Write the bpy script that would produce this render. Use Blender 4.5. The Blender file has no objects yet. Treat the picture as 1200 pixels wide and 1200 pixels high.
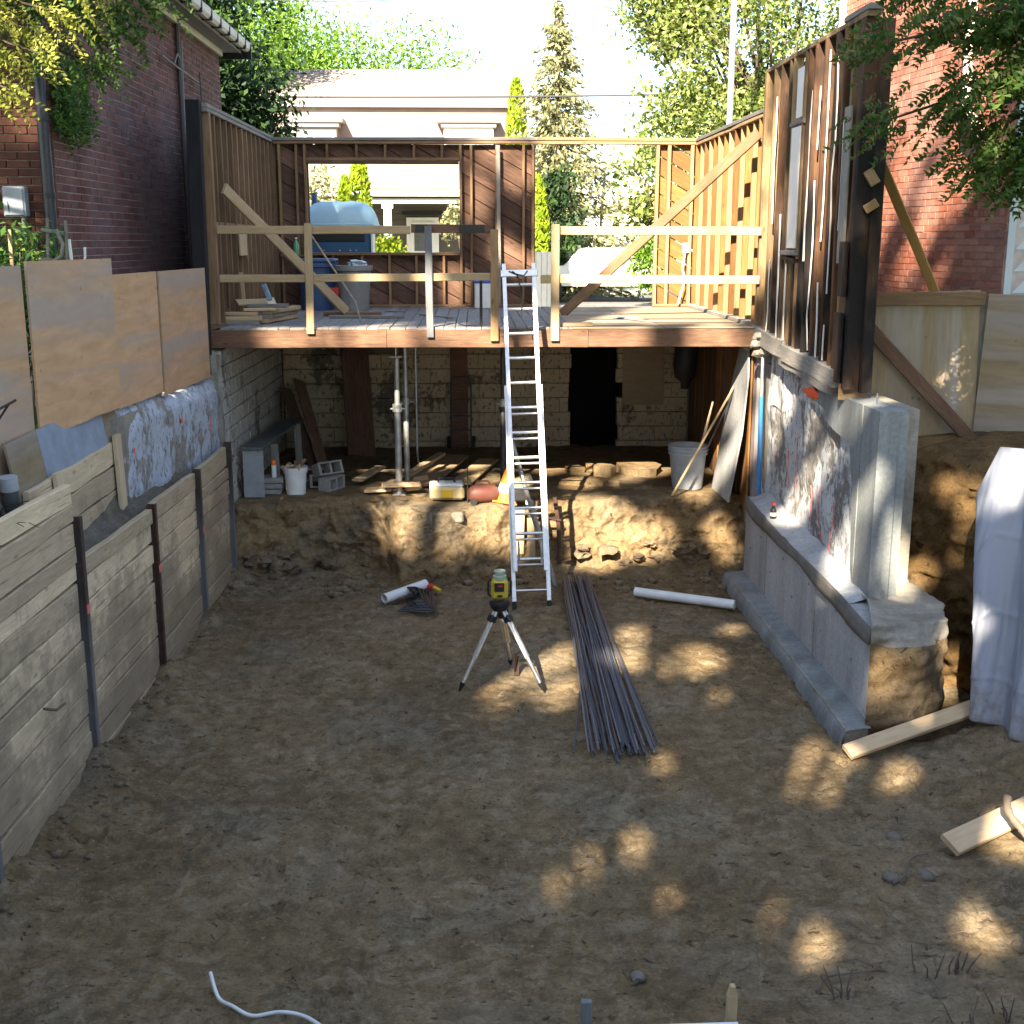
import bpy, bmesh, math, random
import numpy as np
from mathutils import Vector, Matrix, noise, Euler

random.seed(7)
rng = np.random.default_rng(7)
V = Vector
R = math.radians
C = bpy.context.scene.collection
scene = bpy.context.scene

# ------------------------------------------------------------------ camera, world, sun, exposure
PITCH, YAW = 12.758, 1.796
cam_d = bpy.data.cameras.new("camera")
cam = bpy.data.objects.new("camera", cam_d)
C.objects.link(cam)
cam.location = (0, 0, 4.1)
cam.rotation_euler = (R(90 - PITCH), 0, R(-YAW))
cam_d.sensor_width = 36
cam_d.lens = 36 * 1400 / 1200
cam_d.clip_end = 2000
scene.camera = cam

SUN = V((0.35, 1.0, -0.75)).normalized()          # the way the light travels
world = bpy.data.worlds.new("World")
scene.world = world
world.use_nodes = True
wn = world.node_tree
sky = wn.nodes.new("ShaderNodeTexSky")
sky.sky_type = 'NISHITA'
sky.sun_disc = False
sky.sun_elevation = R(35.3)
sky.sun_rotation = R(199.3)
sky.air_density = 1.0
sky.dust_density = 1.0
sky.ozone_density = 1.0
bg = wn.nodes["Background"]
bg.inputs[1].default_value = 0.05
# added pale light over the whole dome: whitens the sky, lifts the shade
added_light = wn.nodes.new("ShaderNodeMixRGB"); added_light.blend_type = 'ADD'
added_light.inputs[0].default_value = 1.0
added_light.inputs[2].default_value = (1.2, 1.42, 1.7, 1)
wn.links.new(sky.outputs[0], added_light.inputs[1])
wn.links.new(added_light.outputs[0], bg.inputs[0])

sun_d = bpy.data.lights.new("sun", 'SUN')
sun_d.energy = 5.0
sun_d.angle = R(0.53)
sun_d.color = (1.0, 0.86, 0.66)
sun = bpy.data.objects.new("sun", sun_d)
C.objects.link(sun)
sun.location = (-10, -20, 30)
sun.rotation_euler = SUN.to_track_quat('-Z', 'Y').to_euler()

scene.view_settings.view_transform = 'Standard'
scene.view_settings.look = 'None'
scene.view_settings.exposure = 2.68
scene.view_settings.gamma = 1.0
scene.view_settings.use_curve_mapping = False

# ------------------------------------------------------------------ helpers: objects
W = {}
I4 = Matrix.Identity(4)
def T(x, y, z): return Matrix.Translation((x, y, z))
def RZ(a): return Matrix.Rotation(a, 4, 'Z')
def RX(a): return Matrix.Rotation(a, 4, 'X')
def RY(a): return Matrix.Rotation(a, 4, 'Y')

def put(o, parent, M, label=None, cat=None, group=None, kind=None):
    C.objects.link(o)
    W[o.name] = M
    if parent is not None:
        o.parent = parent
        o.matrix_basis = W[parent.name].inverted() @ M
    else:
        o.matrix_basis = M
    if label: o["label"] = label
    if cat: o["category"] = cat
    if group: o["group"] = group
    if kind: o["kind"] = kind
    return o

def thing(name, label, cat, loc=(0, 0, 0), group=None, kind=None):
    o = bpy.data.objects.new(name, None)
    o.empty_display_size = 0.1
    return put(o, None, T(*loc), label, cat, group, kind)

def ob(name, me, mat, parent=None, M=I4, **k):
    if mat is not None and len(me.materials) == 0:
        me.materials.append(mat)
    o = bpy.data.objects.new(name, me)
    return put(o, parent, M, **k)

def smooth(me, ang=38):
    me.polygons.foreach_set("use_smooth", [True] * len(me.polygons))
    me.set_sharp_from_angle(angle=R(ang))
    return me

def copy_tree(src, M, label, group=None):
    """a copy of a thing with copies of its parts and sub-parts"""
    kids = {}
    for o in src.children_recursive: kids[o.name] = o
    rel = {n: W[src.name].inverted() @ W[n] for n in kids}
    c = src.copy()
    C.objects.link(c)
    W[c.name] = M
    c.matrix_basis = M
    c["label"] = label
    if group: c["group"] = group
    new = {src.name: c}
    todo = list(src.children)
    while todo:
        o = todo.pop(0)
        d = o.copy()
        C.objects.link(d)
        p = new[o.parent.name]
        d.parent = p
        W[d.name] = M @ rel[o.name]
        d.matrix_basis = W[p.name].inverted() @ W[d.name]
        new[o.name] = d
        todo += list(o.children)
    return c

class MB:
    """collects shapes and builds them as one mesh"""
    def __init__(s): s.v = []; s.f = []
    def add(s, vs, fs):
        n = len(s.v)
        s.v += [tuple(v) for v in vs]
        s.f += [tuple(i + n for i in f) for f in fs]
        return s
    def box(s, c, d, M=None, ch=0.0):
        x, y, z = d[0] / 2, d[1] / 2, d[2] / 2
        vs = [V((a * x, b * y, e * z)) for a in (-1, 1) for b in (-1, 1) for e in (-1, 1)]
        if M is not None: vs = [M @ v for v in vs]
        vs = [v + V(c) for v in vs]
        return s.add(vs, [(0, 1, 3, 2), (4, 6, 7, 5), (0, 4, 5, 1), (2, 3, 7, 6), (0, 2, 6, 4), (1, 5, 7, 3)])
    def rbox(s, c, d, b=0.01, M=None):
        """box with chamfered edges"""
        x, y, z = d[0] / 2, d[1] / 2, d[2] / 2
        b = min(b, x * .9, y * .9, z * .9)
        vs = []; idx = {}
        for sx in (-1, 1):
            for sy in (-1, 1):
                for sz in (-1, 1):
                    for k in range(3):
                        p = [sx * (x - b), sy * (y - b), sz * (z - b)]
                        p[k] = (sx * x, sy * y, sz * z)[k]
                        idx[(sx, sy, sz, k)] = len(vs)
                        vs.append(V(p))
        g = lambda a, b_, c_, k: idx[(a, b_, c_, k)]
        fs = []
        for q in (-1, 1):
            fs.append([g(q, -1, -1, 0), g(q, 1, -1, 0), g(q, 1, 1, 0), g(q, -1, 1, 0)][::q])
            fs.append([g(-1, q, -1, 1), g(-1, q, 1, 1), g(1, q, 1, 1), g(1, q, -1, 1)][::q])
            fs.append([g(-1, -1, q, 2), g(1, -1, q, 2), g(1, 1, q, 2), g(-1, 1, q, 2)][::q])
        for a in (-1, 1):
            for e in (-1, 1):
                fs.append([g(a, e, -1, 0), g(a, e, 1, 0), g(a, e, 1, 1), g(a, e, -1, 1)][::-a * e])
                fs.append([g(a, -1, e, 0), g(a, 1, e, 0), g(a, 1, e, 2), g(a, -1, e, 2)][::a * e])
                fs.append([g(-1, a, e, 1), g(1, a, e, 1), g(1, a, e, 2), g(-1, a, e, 2)][::-a * e])
                for h in (-1, 1):
                    fs.append([g(a, e, h, 0), g(a, e, h, 1), g(a, e, h, 2)][::a * e * h])
        if M is not None: vs = [M @ v for v in vs]
        return s.add([v + V(c) for v in vs], fs)
    def tube(s, pts, r, n=8, caps=True):
        pts = [V(p) for p in pts]
        rs = r if isinstance(r, (list, tuple)) else [r] * len(pts)
        vs = []; fs = []
        prev = None
        for i, p in enumerate(pts):
            t = (pts[min(i + 1, len(pts) - 1)] - pts[max(i - 1, 0)])
            if t.length < 1e-9: t = V((0, 0, 1))
            t.normalize()
            if prev is None:
                a = V((0, 0, 1)) if abs(t.z) < .9 else V((1, 0, 0))
            else: a = prev
            x = (a - t * a.dot(t))
            if x.length < 1e-6: x = V((1, 0, 0)) - t * t.x
            x.normalize(); y = t.cross(x); prev = x
            for k in range(n):
                an = 2 * math.pi * k / n
                vs.append(p + (x * math.cos(an) + y * math.sin(an)) * rs[i])
        for i in range(len(pts) - 1):
            for k in range(n):
                k2 = (k + 1) % n
                fs.append((i * n + k, i * n + k2, (i + 1) * n + k2, (i + 1) * n + k))
        if caps:
            fs.append(tuple(range(n))[::-1])
            fs.append(tuple((len(pts) - 1) * n + k for k in range(n)))
        return s.add(vs, fs)
    def lathe(s, prof, c=(0, 0, 0), n=28, sq=0.0, M=None):
        vs = []; fs = []
        for r, z in prof:
            for k in range(n):
                a = 2 * math.pi * k / n
                q = 1.0
                if sq: q = 1 + sq * (abs(math.sin(2 * a)) ** 1.5)
                p = V((r * q * math.cos(a), r * q * math.sin(a), z))
                if M is not None: p = M @ p
                vs.append(p + V(c))
        for i in range(len(prof) - 1):
            for k in range(n):
                k2 = (k + 1) % n
                fs.append((i * n + k, i * n + k2, (i + 1) * n + k2, (i + 1) * n + k))
        if prof[0][0] > 1e-4: fs.append(tuple(range(n))[::-1])
        if prof[-1][0] > 1e-4: fs.append(tuple((len(prof) - 1) * n + k for k in range(n)))
        return s.add(vs, fs)
    def prism(s, poly, o, u, v, w, t):
        """polygon (list of 2-D points) in the plane o + u,v, thickness t along w"""
        o, u, v, w = V(o), V(u), V(v), V(w)
        n = len(poly)
        a = [o + u * p[0] + v * p[1] for p in poly]
        b = [p + w * t for p in a]
        fs = [tuple(range(n))[::-1], tuple(range(n, 2 * n))]
        for i in range(n):
            j = (i + 1) % n
            fs.append((i, j, n + j, n + i))
        return s.add(a + b, fs)
    def rock(s, c, r, seed=0, sub=1, flat=.7, rough=.35):
        bm = bmesh.new()
        bmesh.ops.create_icosphere(bm, subdivisions=sub, radius=1)
        bm.verts.index_update()
        vs = []
        for v in bm.verts:
            d = 1 + rough * noise.noise(v.co * 1.7 + V((seed * 3.1, seed * 7.7, seed)))
            q = v.co * d
            vs.append(V((q.x * r, q.y * r, q.z * r * flat)) + V(c))
        fs = [tuple(v.index for v in f.verts) for f in bm.faces]
        bm.free()
        return s.add(vs, fs)
    def mesh(s, name="mesh", sm=None):
        me = bpy.data.meshes.new(name)
        me.from_pydata(s.v, [], s.f)
        bm = bmesh.new(); bm.from_mesh(me)
        bmesh.ops.recalc_face_normals(bm, faces=bm.faces)
        bm.to_mesh(me); bm.free()
        if sm: smooth(me, sm)
        return me
    def build(s, name, mat, parent=None, sm=None, M=I4, **k):
        return ob(name, s.mesh(name, sm), mat, parent, M, **k)

def spl(pts, n=6):
    """a smooth run of points through pts"""
    P = [V(p) for p in pts]; out = []
    for i in range(len(P) - 1):
        a, b, c, d = P[max(0, i - 1)], P[i], P[i + 1], P[min(len(P) - 1, i + 2)]
        for k in range(n):
            t = k / n
            out.append(.5 * (2 * b + (c - a) * t + (2 * a - 5 * b + 4 * c - d) * t * t + (3 * b - a - 3 * c + d) * t ** 3))
    out.append(P[-1])
    return out

def frame(p, q, n):
    p, q, n = V(p), V(q), V(n)
    x = (q - p).normalized()
    z = (n - x * n.dot(x))
    if z.length < 1e-5: z = V((0, 0, 1)) - x * x.z
    if z.length < 1e-5: z = V((0, 1, 0))
    z.normalize()
    y = z.cross(x)
    M = Matrix((x, y, z)).transposed().to_4x4()
    M.translation = (p + q) / 2
    return M, (q - p).length

def board_mesh(L, w, t, jit=.002, seg=None, bow=0.0):
    """a length of lumber along local X, w across Y, t along Z, slightly uneven with eased edges"""
    seg = seg or max(2, min(7, int(L / .4) + 1))
    e = min(.006, t * .25, w * .25)
    ring = [(-w / 2 + e, -t / 2), (w / 2 - e, -t / 2), (w / 2, -t / 2 + e), (w / 2, t / 2 - e),
            (w / 2 - e, t / 2), (-w / 2 + e, t / 2), (-w / 2, t / 2 - e), (-w / 2, -t / 2 + e)]
    mb = MB(); vs = []; fs = []
    for i in range(seg + 1):
        f = i / seg
        b = bow * 4 * f * (1 - f)
        jy, jz = random.gauss(0, jit), random.gauss(0, jit * .6)
        for y, z in ring:
            vs.append((-L / 2 + L * f, y + jy + random.gauss(0, jit * .3), z + jz + b))
    for i in range(seg):
        for k in range(8):
            k2 = (k + 1) % 8
            fs.append((i * 8 + k, i * 8 + k2, (i + 1) * 8 + k2, (i + 1) * 8 + k))
    fs.append(tuple(range(8))[::-1]); fs.append(tuple(seg * 8 + k for k in range(8)))
    mb.add(vs, fs)
    return mb.mesh("board")

def board(name, p, q, w, t, mat, parent=None, n=(0, -1, 0), jit=.002, bow=0.0, **k):
    M, L = frame(p, q, n)
    return ob(name, board_mesh(L, w, t, jit, None, bow), mat, parent, M, **k)

def clip_poly(poly, x0, x1, z0, z1):
    def cl(ps, ax, lim, sgn):
        out = []
        for i in range(len(ps)):
            a, b = ps[i - 1], ps[i]
            da, db = sgn * (a[ax] - lim), sgn * (b[ax] - lim)
            if (da >= 0) != (db >= 0):
                f = da / (da - db)
                out.append((a[0] + (b[0] - a[0]) * f, a[1] + (b[1] - a[1]) * f))
            if db >= 0: out.append(b)
        return out
    for ax, lim, sg in ((0, x0, 1), (0, x1, -1), (1, z0, 1), (1, z1, -1)):
        poly = cl(poly, ax, lim, sg)
        if len(poly) < 3: return []
    return poly

def grid_mesh(nu, nv, fn, name="grid", sm=True):
    vs = [fn(i / (nu - 1), j / (nv - 1)) for j in range(nv) for i in range(nu)]
    fs = [(j * nu + i, j * nu + i + 1, (j + 1) * nu + i + 1, (j + 1) * nu + i) for j in range(nv - 1) for i in range(nu - 1)]
    me = bpy.data.meshes.new(name)
    me.from_pydata([tuple(v) for v in vs], [], fs)
    if sm: me.polygons.foreach_set("use_smooth", [True] * len(me.polygons))
    return me

def quads_mesh(P, name="leaves"):
    """P: (N,4,3) array of leaf quads"""
    n = len(P)
    me = bpy.data.meshes.new(name)
    me.vertices.add(n * 4)
    me.vertices.foreach_set("co", P.reshape(-1).astype(np.float32))
    me.loops.add(n * 4)
    me.loops.foreach_set("vertex_index", np.arange(n * 4, dtype=np.int32))
    me.polygons.add(n)
    me.polygons.foreach_set("loop_start", np.arange(0, n * 4, 4, dtype=np.int32))
    me.polygons.foreach_set("loop_total", np.full(n, 4, dtype=np.int32))
    me.update(calc_edges=True)
    return me

def unit(a): return a / (np.linalg.norm(a, axis=-1, keepdims=True) + 1e-9)

def leaves(cent, L, Wd, direc=None, spread=1.0, nrm=None):
    """leaf-shaped quads at cent; direc = preferred tip direction"""
    n = len(cent)
    d = rng.normal(size=(n, 3)) * spread
    if direc is not None: d = d + direc
    d = unit(d)
    m = rng.normal(size=(n, 3))
    if nrm is not None: m = m * .5 + nrm
    s = unit(np.cross(d, m))
    up = np.cross(s, d)
    l = (L * rng.uniform(.65, 1.3, size=(n, 1)))
    w = (Wd * rng.uniform(.7, 1.25, size=(n, 1)))
    P = np.stack([cent - d * l * .5, cent + s * w * .5 + up * w * .15 - d * l * .05,
                  cent + d * l * .5, cent - s * w * .5 + up * w * .15 - d * l * .05], axis=1)
    return P

# ------------------------------------------------------------------ helpers: materials
def srgb(r, g, b):
    f = lambda c: (c / 12.92 if c <= .04045 else ((c + .055) / 1.055) ** 2.4)
    return (f(r / 255), f(g / 255), f(b / 255))

class NT:
    def __init__(s, name):
        s.m = bpy.data.materials.new(name); s.m.use_nodes = True
        s.t = s.m.node_tree; s.n = s.t.nodes; s.b = s.n["Principled BSDF"]; s.l = s.t.links
    def new(s, typ, **k):
        o = s.n.new(typ)
        for a, b in k.items(): setattr(o, a, b)
        return o
    def coord(s, kind="Object", scale=(1, 1, 1), rand=True):
        tc = s.new("ShaderNodeTexCoord")
        out = tc.outputs[kind]
        if kind == "World":
            pass
        mp = s.new("ShaderNodeMapping")
        mp.inputs["Scale"].default_value = scale
        s.l.new(out, mp.inputs[0])
        if rand:
            oi = s.new("ShaderNodeObjectInfo")
            mu = s.new("ShaderNodeMath", operation='MULTIPLY'); mu.inputs[1].default_value = 57.0
            s.l.new(oi.outputs["Random"], mu.inputs[0])
            s.l.new(mu.outputs[0], mp.inputs["Location"])
        return mp.outputs[0]
    def pos(s, scale=(1, 1, 1)):
        g = s.new("ShaderNodeNewGeometry")
        mp = s.new("ShaderNodeMapping"); mp.inputs["Scale"].default_value = scale
        s.l.new(g.outputs["Position"], mp.inputs[0])
        return mp.outputs[0]
    def noise(s, vec, scale, detail=6, rough=.6, dist=0.0):
        n = s.new("ShaderNodeTexNoise")
        n.inputs["Scale"].default_value = scale; n.inputs["Detail"].default_value = detail
        n.inputs["Roughness"].default_value = rough; n.inputs["Distortion"].default_value = dist
        s.l.new(vec, n.inputs["Vector"])
        return n.outputs["Fac"]
    def ramp(s, fac, stops, interp='LINEAR'):
        r = s.new("ShaderNodeValToRGB")
        r.color_ramp.interpolation = interp
        e = r.color_ramp.elements
        while len(e) < len(stops): e.new(.5)
        for el, (p, c) in zip(e, stops):
            el.position = p
            el.color = (c if len(c) == 4 else (*c, 1)) if isinstance(c, (tuple, list)) else (c, c, c, 1)
        s.l.new(fac, r.inputs[0])
        return r.outputs[0]
    def mix(s, fac, a, b, mode='MIX'):
        m = s.new("ShaderNodeMixRGB", blend_type=mode)
        for i, x in ((0, fac), (1, a), (2, b)):
            if isinstance(x, (int, float)): m.inputs[i].default_value = x if i == 0 else (x, x, x, 1)
            elif isinstance(x, (tuple, list)): m.inputs[i].default_value = (*x, 1) if len(x) == 3 else x
            else: s.l.new(x, m.inputs[i])
        return m.outputs[0]
    def math(s, op, a, b=None, clamp=False):
        m = s.new("ShaderNodeMath", operation=op); m.use_clamp = clamp
        for i, x in ((0, a), (1, b)):
            if x is None: continue
            if isinstance(x, (int, float)): m.inputs[i].default_value = x
            else: s.l.new(x, m.inputs[i])
        return m.outputs[0]
    def objrand(s):
        return s.new("ShaderNodeObjectInfo").outputs["Random"]
    def island(s):
        return s.new("ShaderNodeNewGeometry").outputs["Random Per Island"]
    def color(s, c): 
        if isinstance(c, (tuple, list)): s.b.inputs["Base Color"].default_value = (*c, 1)
        else: s.l.new(c, s.b.inputs["Base Color"])
    def set(s, rough=None, metal=None, spec=None):
        if rough is not None:
            if isinstance(rough, (int, float)): s.b.inputs["Roughness"].default_value = rough
            else: s.l.new(rough, s.b.inputs["Roughness"])
        if metal is not None: s.b.inputs["Metallic"].default_value = metal
        if spec is not None: s.b.inputs["Specular IOR Level"].default_value = spec
    def bump(s, h, strength=.4, dist=.01):
        b = s.new("ShaderNodeBump")
        b.inputs["Strength"].default_value = strength; b.inputs["Distance"].default_value = dist
        s.l.new(h, b.inputs["Height"])
        s.l.new(b.outputs[0], s.b.inputs["Normal"])

def sc(c, k): return tuple(min(1, x * k) for x in c)

def m_wood(name, light, dark, grain=1.0, rand=.35, mud=0.0, mudcol=(.12, .1, .075), knots=True, rough=.85, char=0.0):
    t = NT(name)
    co = t.coord("Object", (1.4, 14 * grain, 14 * grain))
    g = t.noise(co, 3.2, 8, .65, .6)
    col = t.ramp(g, [(.28, dark), (.5, tuple((a + b) / 2 for a, b in zip(light, dark))), (.72, light)])
    r = t.objrand()
    col = t.mix(1.0, col, t.ramp(r, [(0, 1 - rand), (1, 1 + rand * .35)]), 'MULTIPLY')
    # coarse weather patches
    co2 = t.coord("Object", (1.2, 3, 3))
    p = t.noise(co2, 1.6, 5, .6)
    col = t.mix(t.ramp(p, [(.42, 0.0), (.75, .55)]), col, sc(dark, .75))
    if knots:
        kv = t.new("ShaderNodeTexVoronoi"); kv.inputs["Scale"].default_value = 1.0
        t.l.new(t.coord("Object", (2.6, 7, 7)), kv.inputs["Vector"])
        k = t.ramp(kv.outputs["Distance"], [(.05, 1.0), (.13, 0.0)])
        col = t.mix(t.math('MULTIPLY', k, .7), col, sc(dark, .45))
    if mud:
        ck = t.noise(t.coord('Object', (1.6, 55, 55)), 1.0, 3, .55)
        col = t.mix(t.ramp(ck, [(.66, 0.0), (.69, .75)]), col, sc(dark, .3))
        n = t.noise(t.pos((1, 1, 1)), 1.6, 7, .68)
        n2 = t.noise(t.pos((1, 1, 1)), 9, 5, .7)
        mm = t.math('ADD', t.math('MULTIPLY', n, .75), t.math('MULTIPLY', n2, .25))
        # mud clings to the lower boards
        g2 = t.new("ShaderNodeNewGeometry"); sx = t.new("ShaderNodeSeparateXYZ"); t.l.new(g2.outputs["Position"], sx.inputs[0])
        low = t.math('MULTIPLY', t.math('SUBTRACT', 1.7, sx.outputs[2]), .13)
        f = t.ramp(t.math('ADD', mm, low), [(.53, 0.0), (.58, mud * .55), (.7, mud)])
        col = t.mix(f, col, mudcol)
    if char:
        n = t.noise(t.pos((1, 4.5, .5)), 1.1, 5, .6)
        col = t.mix(t.ramp(n, [(.43, 0.0), (.56, char)]), col, (.012, .011, .011))
    t.color(col); t.set(rough, spec=.25)
    t.bump(g, .35, .004)
    return t.m

def m_plain(name, col, rough=.6, metal=0.0, var=.15, scale=6, bump=0.0, spec=.4, dirt=0.0, dirtcol=(.12, .1, .08)):
    t = NT(name)
    n = t.noise(t.coord("Object"), scale, 6, .6)
    c = t.ramp(n, [(.3, sc(col, 1 - var)), (.7, sc(col, 1 + var * .6))])
    if dirt:
        d = t.noise(t.coord("Object"), scale * .6 + 1.3, 8, .7)
        c = t.mix(t.ramp(d, [(.45, 0.0), (.7, dirt)]), c, dirtcol)
    t.color(c); t.set(t.ramp(n, [(.3, max(.05, rough - .1)), (.7, min(1, rough + .1))]), metal, spec)
    if bump: t.bump(t.noise(t.coord("Object"), scale * 6, 5, .65), bump, .005)
    return t.m

def m_soil(name, a, b, c2, bump=.8, big=.5, grey=None, patches=None, crisp=0.0):
    t = NT(name)
    p = t.pos()
    n1 = t.noise(p, big, 5, .6, .4)
    n2 = t.noise(p, 7, 9, .72)
    n3 = t.noise(p, 45, 6, .7)
    col = t.ramp(n1, [(.3, a), (.52, b), (.7, c2)])
    if grey is not None:
        gp = t.noise(p, .7, 6, .65)
        col = t.mix(t.ramp(gp, [(.48, 0.0), (.64, .6)]), col, grey)
    if patches:
        pn = t.noise(t.pos((1, 1, 1)), 7.0, 5, .6, 1.0)
        pm_ = t.noise(p, 1.1, 3, .5)
        col = t.mix(t.math('MULTIPLY', t.ramp(pn, [(.52, 0.0), (.56, .55)]), t.ramp(pm_, [(.36, .15), (.58, 1.0)])), col, patches)
        mo = t.noise(p, 3.3, 6, .65)
        col = t.mix(t.ramp(mo, [(.54, 0.0), (.66, .5)]), col, sc(a, .6))
    col = t.mix(1.0, col, t.ramp(n2, [(.25, .5), (.5, .95), (.75, 1.3)]), 'MULTIPLY')
    col = t.mix(1.0, col, t.ramp(n3, [(.3, .68), (.7, 1.22)]), 'MULTIPLY')
    if crisp:
        cv = t.noise(t.pos((1, 1.7, 1)), 10, 5, .62, .6)              # dark crevices: relief shading put into the colour
        cv2 = t.noise(t.pos((1, 1.4, 1)), 34, 3, .6)
        k = t.math('MAXIMUM', t.ramp(cv, [(.62, 0.0), (.66, crisp)]), t.ramp(cv2, [(.66, 0.0), (.7, crisp * .8)]))
        col = t.mix(k, col, sc(a, .25))
        ch = t.noise(t.pos((1, 1.5, 1)), 27, 2, .5)
        col = t.mix(t.ramp(ch, [(.68, 0.0), (.71, .55)]), col, sc(c2, 1.5))
    t.color(col); t.set(.95, spec=.15)
    h = t.math('ADD', t.math('MULTIPLY', n2, .7), t.math('MULTIPLY', n3, .3))
    t.bump(h, bump, .03)
    return t.m

def m_leaf(name, a, b, trans=.35, c=None):
    t = NT(name)
    r = t.island()
    col = t.ramp(r, [(0, a), (.6, b), (1, c or b)])
    t.color(col); t.set(.6, spec=.25)
    tr = t.new("ShaderNodeBsdfTranslucent")
    t.l.new(t.mix(.35, col, sc(b, 1.6)), tr.inputs[0])
    mx = t.new("ShaderNodeMixShader"); mx.inputs[0].default_value = trans
    t.l.new(t.b.outputs[0], mx.inputs[1]); t.l.new(tr.outputs[0], mx.inputs[2])
    t.l.new(mx.outputs[0], t.n["Material Output"].inputs[0])
    return t.m

def m_brick(name, stops, blackening=None, smear=(0.2, .16, .15), smearamt=.25):
    t = NT(name)
    col = t.ramp(t.island(), stops)
    n = t.noise(t.pos(), 30, 5, .6)
    col = t.mix(1.0, col, t.ramp(n, [(.3, .75), (.7, 1.2)]), 'MULTIPLY')
    big = t.noise(t.pos((1, 1, .7)), .9, 5, .55)
    col = t.mix(t.ramp(big, [(.48, 0.0), (.7, smearamt)]), col, smear)
    if blackening:
        # smoke stain with a shape of its own: centre (y, z), radii
        cy, cz, ry, rz, amt = blackening
        g = t.new("ShaderNodeNewGeometry"); sx = t.new("ShaderNodeSeparateXYZ"); t.l.new(g.outputs["Position"], sx.inputs[0])
        a = t.math('DIVIDE', t.math('SUBTRACT', sx.outputs[1], cy), ry)
        b = t.math('DIVIDE', t.math('SUBTRACT', sx.outputs[2], cz), rz)
        d = t.math('SQRT', t.math('ADD', t.math('MULTIPLY', a, a), t.math('MULTIPLY', b, b)))
        d = t.math('ADD', d, t.math('MULTIPLY', t.math('SUBTRACT', t.noise(t.pos(), 1.1, 4, .6), .5), .7))
        col = t.mix(t.ramp(d, [(.35, amt), (1.0, 0.0)]), col, (.012, .011, .014))
    t.color(col); t.set(.85, spec=.2)
    t.bump(n, .35, .004)
    return t.m

# ------------------------------------------------------------------ materials
LAG = m_wood("lagging_wood", (.74, .6, .4), (.48, .375, .24), 1, .4, mud=.68, mudcol=(.17, .135, .095))
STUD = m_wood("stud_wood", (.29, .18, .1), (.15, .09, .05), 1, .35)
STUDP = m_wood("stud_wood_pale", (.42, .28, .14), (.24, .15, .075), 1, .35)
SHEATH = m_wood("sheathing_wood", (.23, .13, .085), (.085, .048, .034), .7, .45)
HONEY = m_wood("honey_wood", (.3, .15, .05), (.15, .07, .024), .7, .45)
CHAR = m_wood("charred_wood", (.17, .085, .042), (.06, .034, .022), 1, .5, char=.98)
CHARP = m_wood("scorched_pale_wood", (.46, .31, .16), (.24, .15, .08), 1, .4, char=.6)
RAIL = m_wood("rail_wood", (.55, .42, .25), (.38, .27, .15), 1, .25)
GREYW = m_wood("weathered_wood", (.3, .28, .25), (.15, .14, .125), 1, .3, rough=.9)
GREYP = m_wood("grey_painted_wood", (.2, .21, .22), (.1, .105, .11), 1, .2)
DECKW = m_wood("deck_wood", (.28, .27, .26), (.16, .15, .145), 1, .3)
BEAM = m_wood("beam_wood", (.2, .115, .07), (.075, .042, .028), 1, .25)
BRACEW = m_wood("brace_wood", (.26, .165, .095), (.15, .09, .05))
NEWW = m_wood("new_lumber", (.62, .47, .3), (.46, .33, .2), 1, .12)

def m_ply(name, a, b, grey=.4, rand=.2):
    t = NT(name)
    co = t.coord("Object", (1.1, 5, 1))
    g = t.noise(co, 2.2, 8, .66, .45)
    col = t.ramp(g, [(.3, b), (.7, a)])
    band = t.noise(t.coord("Object", (.25, 3.2, 1)), 1.0, 4, .55, .5)
    col = t.mix(t.ramp(band, [(.45, 0.0), (.6, grey)]), col, (.33, .31, .3))
    kv = t.new("ShaderNodeTexVoronoi"); kv.inputs["Scale"].default_value = 1.0
    t.l.new(t.coord("Object", (4.5, 5.5, 1)), kv.inputs["Vector"])
    fine = t.noise(t.coord("Object", (9, 12, 1)), 1.6, 4, .6)
    k = t.math('MULTIPLY', t.ramp(kv.outputs["Distance"], [(.05, 1.0), (.12, 0.0)]), t.ramp(fine, [(.45, 0.0), (.55, .6)]))
    col = t.mix(k, col, sc(b, .4))
    col = t.mix(1.0, col, t.ramp(t.objrand(), [(0, 1 - rand), (1, 1 + rand * .3)]), 'MULTIPLY')
    t.color(col); t.set(.8, spec=.2); t.bump(g, .15, .003)
    return t.m
PLY = m_ply("plywood", (.6, .385, .22), (.45, .275, .145), .6)
PLYR = m_ply("plywood_weathered", (.3, .235, .145), (.2, .15, .09), .55)

def m_peel(name, paint, base, thr=.52, scale=1.6, streak=.55, red=False):
    t = NT(name)
    p = t.pos((1, 1, streak))
    n = t.noise(p, scale, 9, .68, .3)
    n2 = t.noise(t.pos(), 11, 6, .7)
    m = t.math('ADD', t.math('MULTIPLY', n, .72), t.math('MULTIPLY', n2, .28))
    pc = t.mix(t.ramp(t.noise(t.pos(), 2.1, 6, .6), [(.35, 0.0), (.7, .6)]), paint, sc(paint, .72))
    bc = t.mix(1.0, base, t.ramp(t.noise(t.pos(), 22, 5, .7), [(.3, .5), (.7, 1.35)]), 'MULTIPLY')
    f = t.ramp(m, [(thr - .015, 0.0), (thr + .02, 1.0)])
    col = t.mix(f, pc, bc)
    chips = t.ramp(t.noise(t.pos((1, 1, .5)), 24, 5, .62), [(.58, 0.0), (.61, 1.0)])
    col = t.mix(t.math('MULTIPLY', chips, .8), col, sc(base, .45))
    t.color(col); t.set(.9, spec=.2)
    h = t.math('SUBTRACT', t.math('MULTIPLY', n2, .5), t.math('MULTIPLY', f, .25))
    t.bump(h, .8, .02)
    return t.m
STONEP = m_peel("peeling_blue_white_paint", (.42, .47, .54), (.25, .235, .21), .53)
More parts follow.
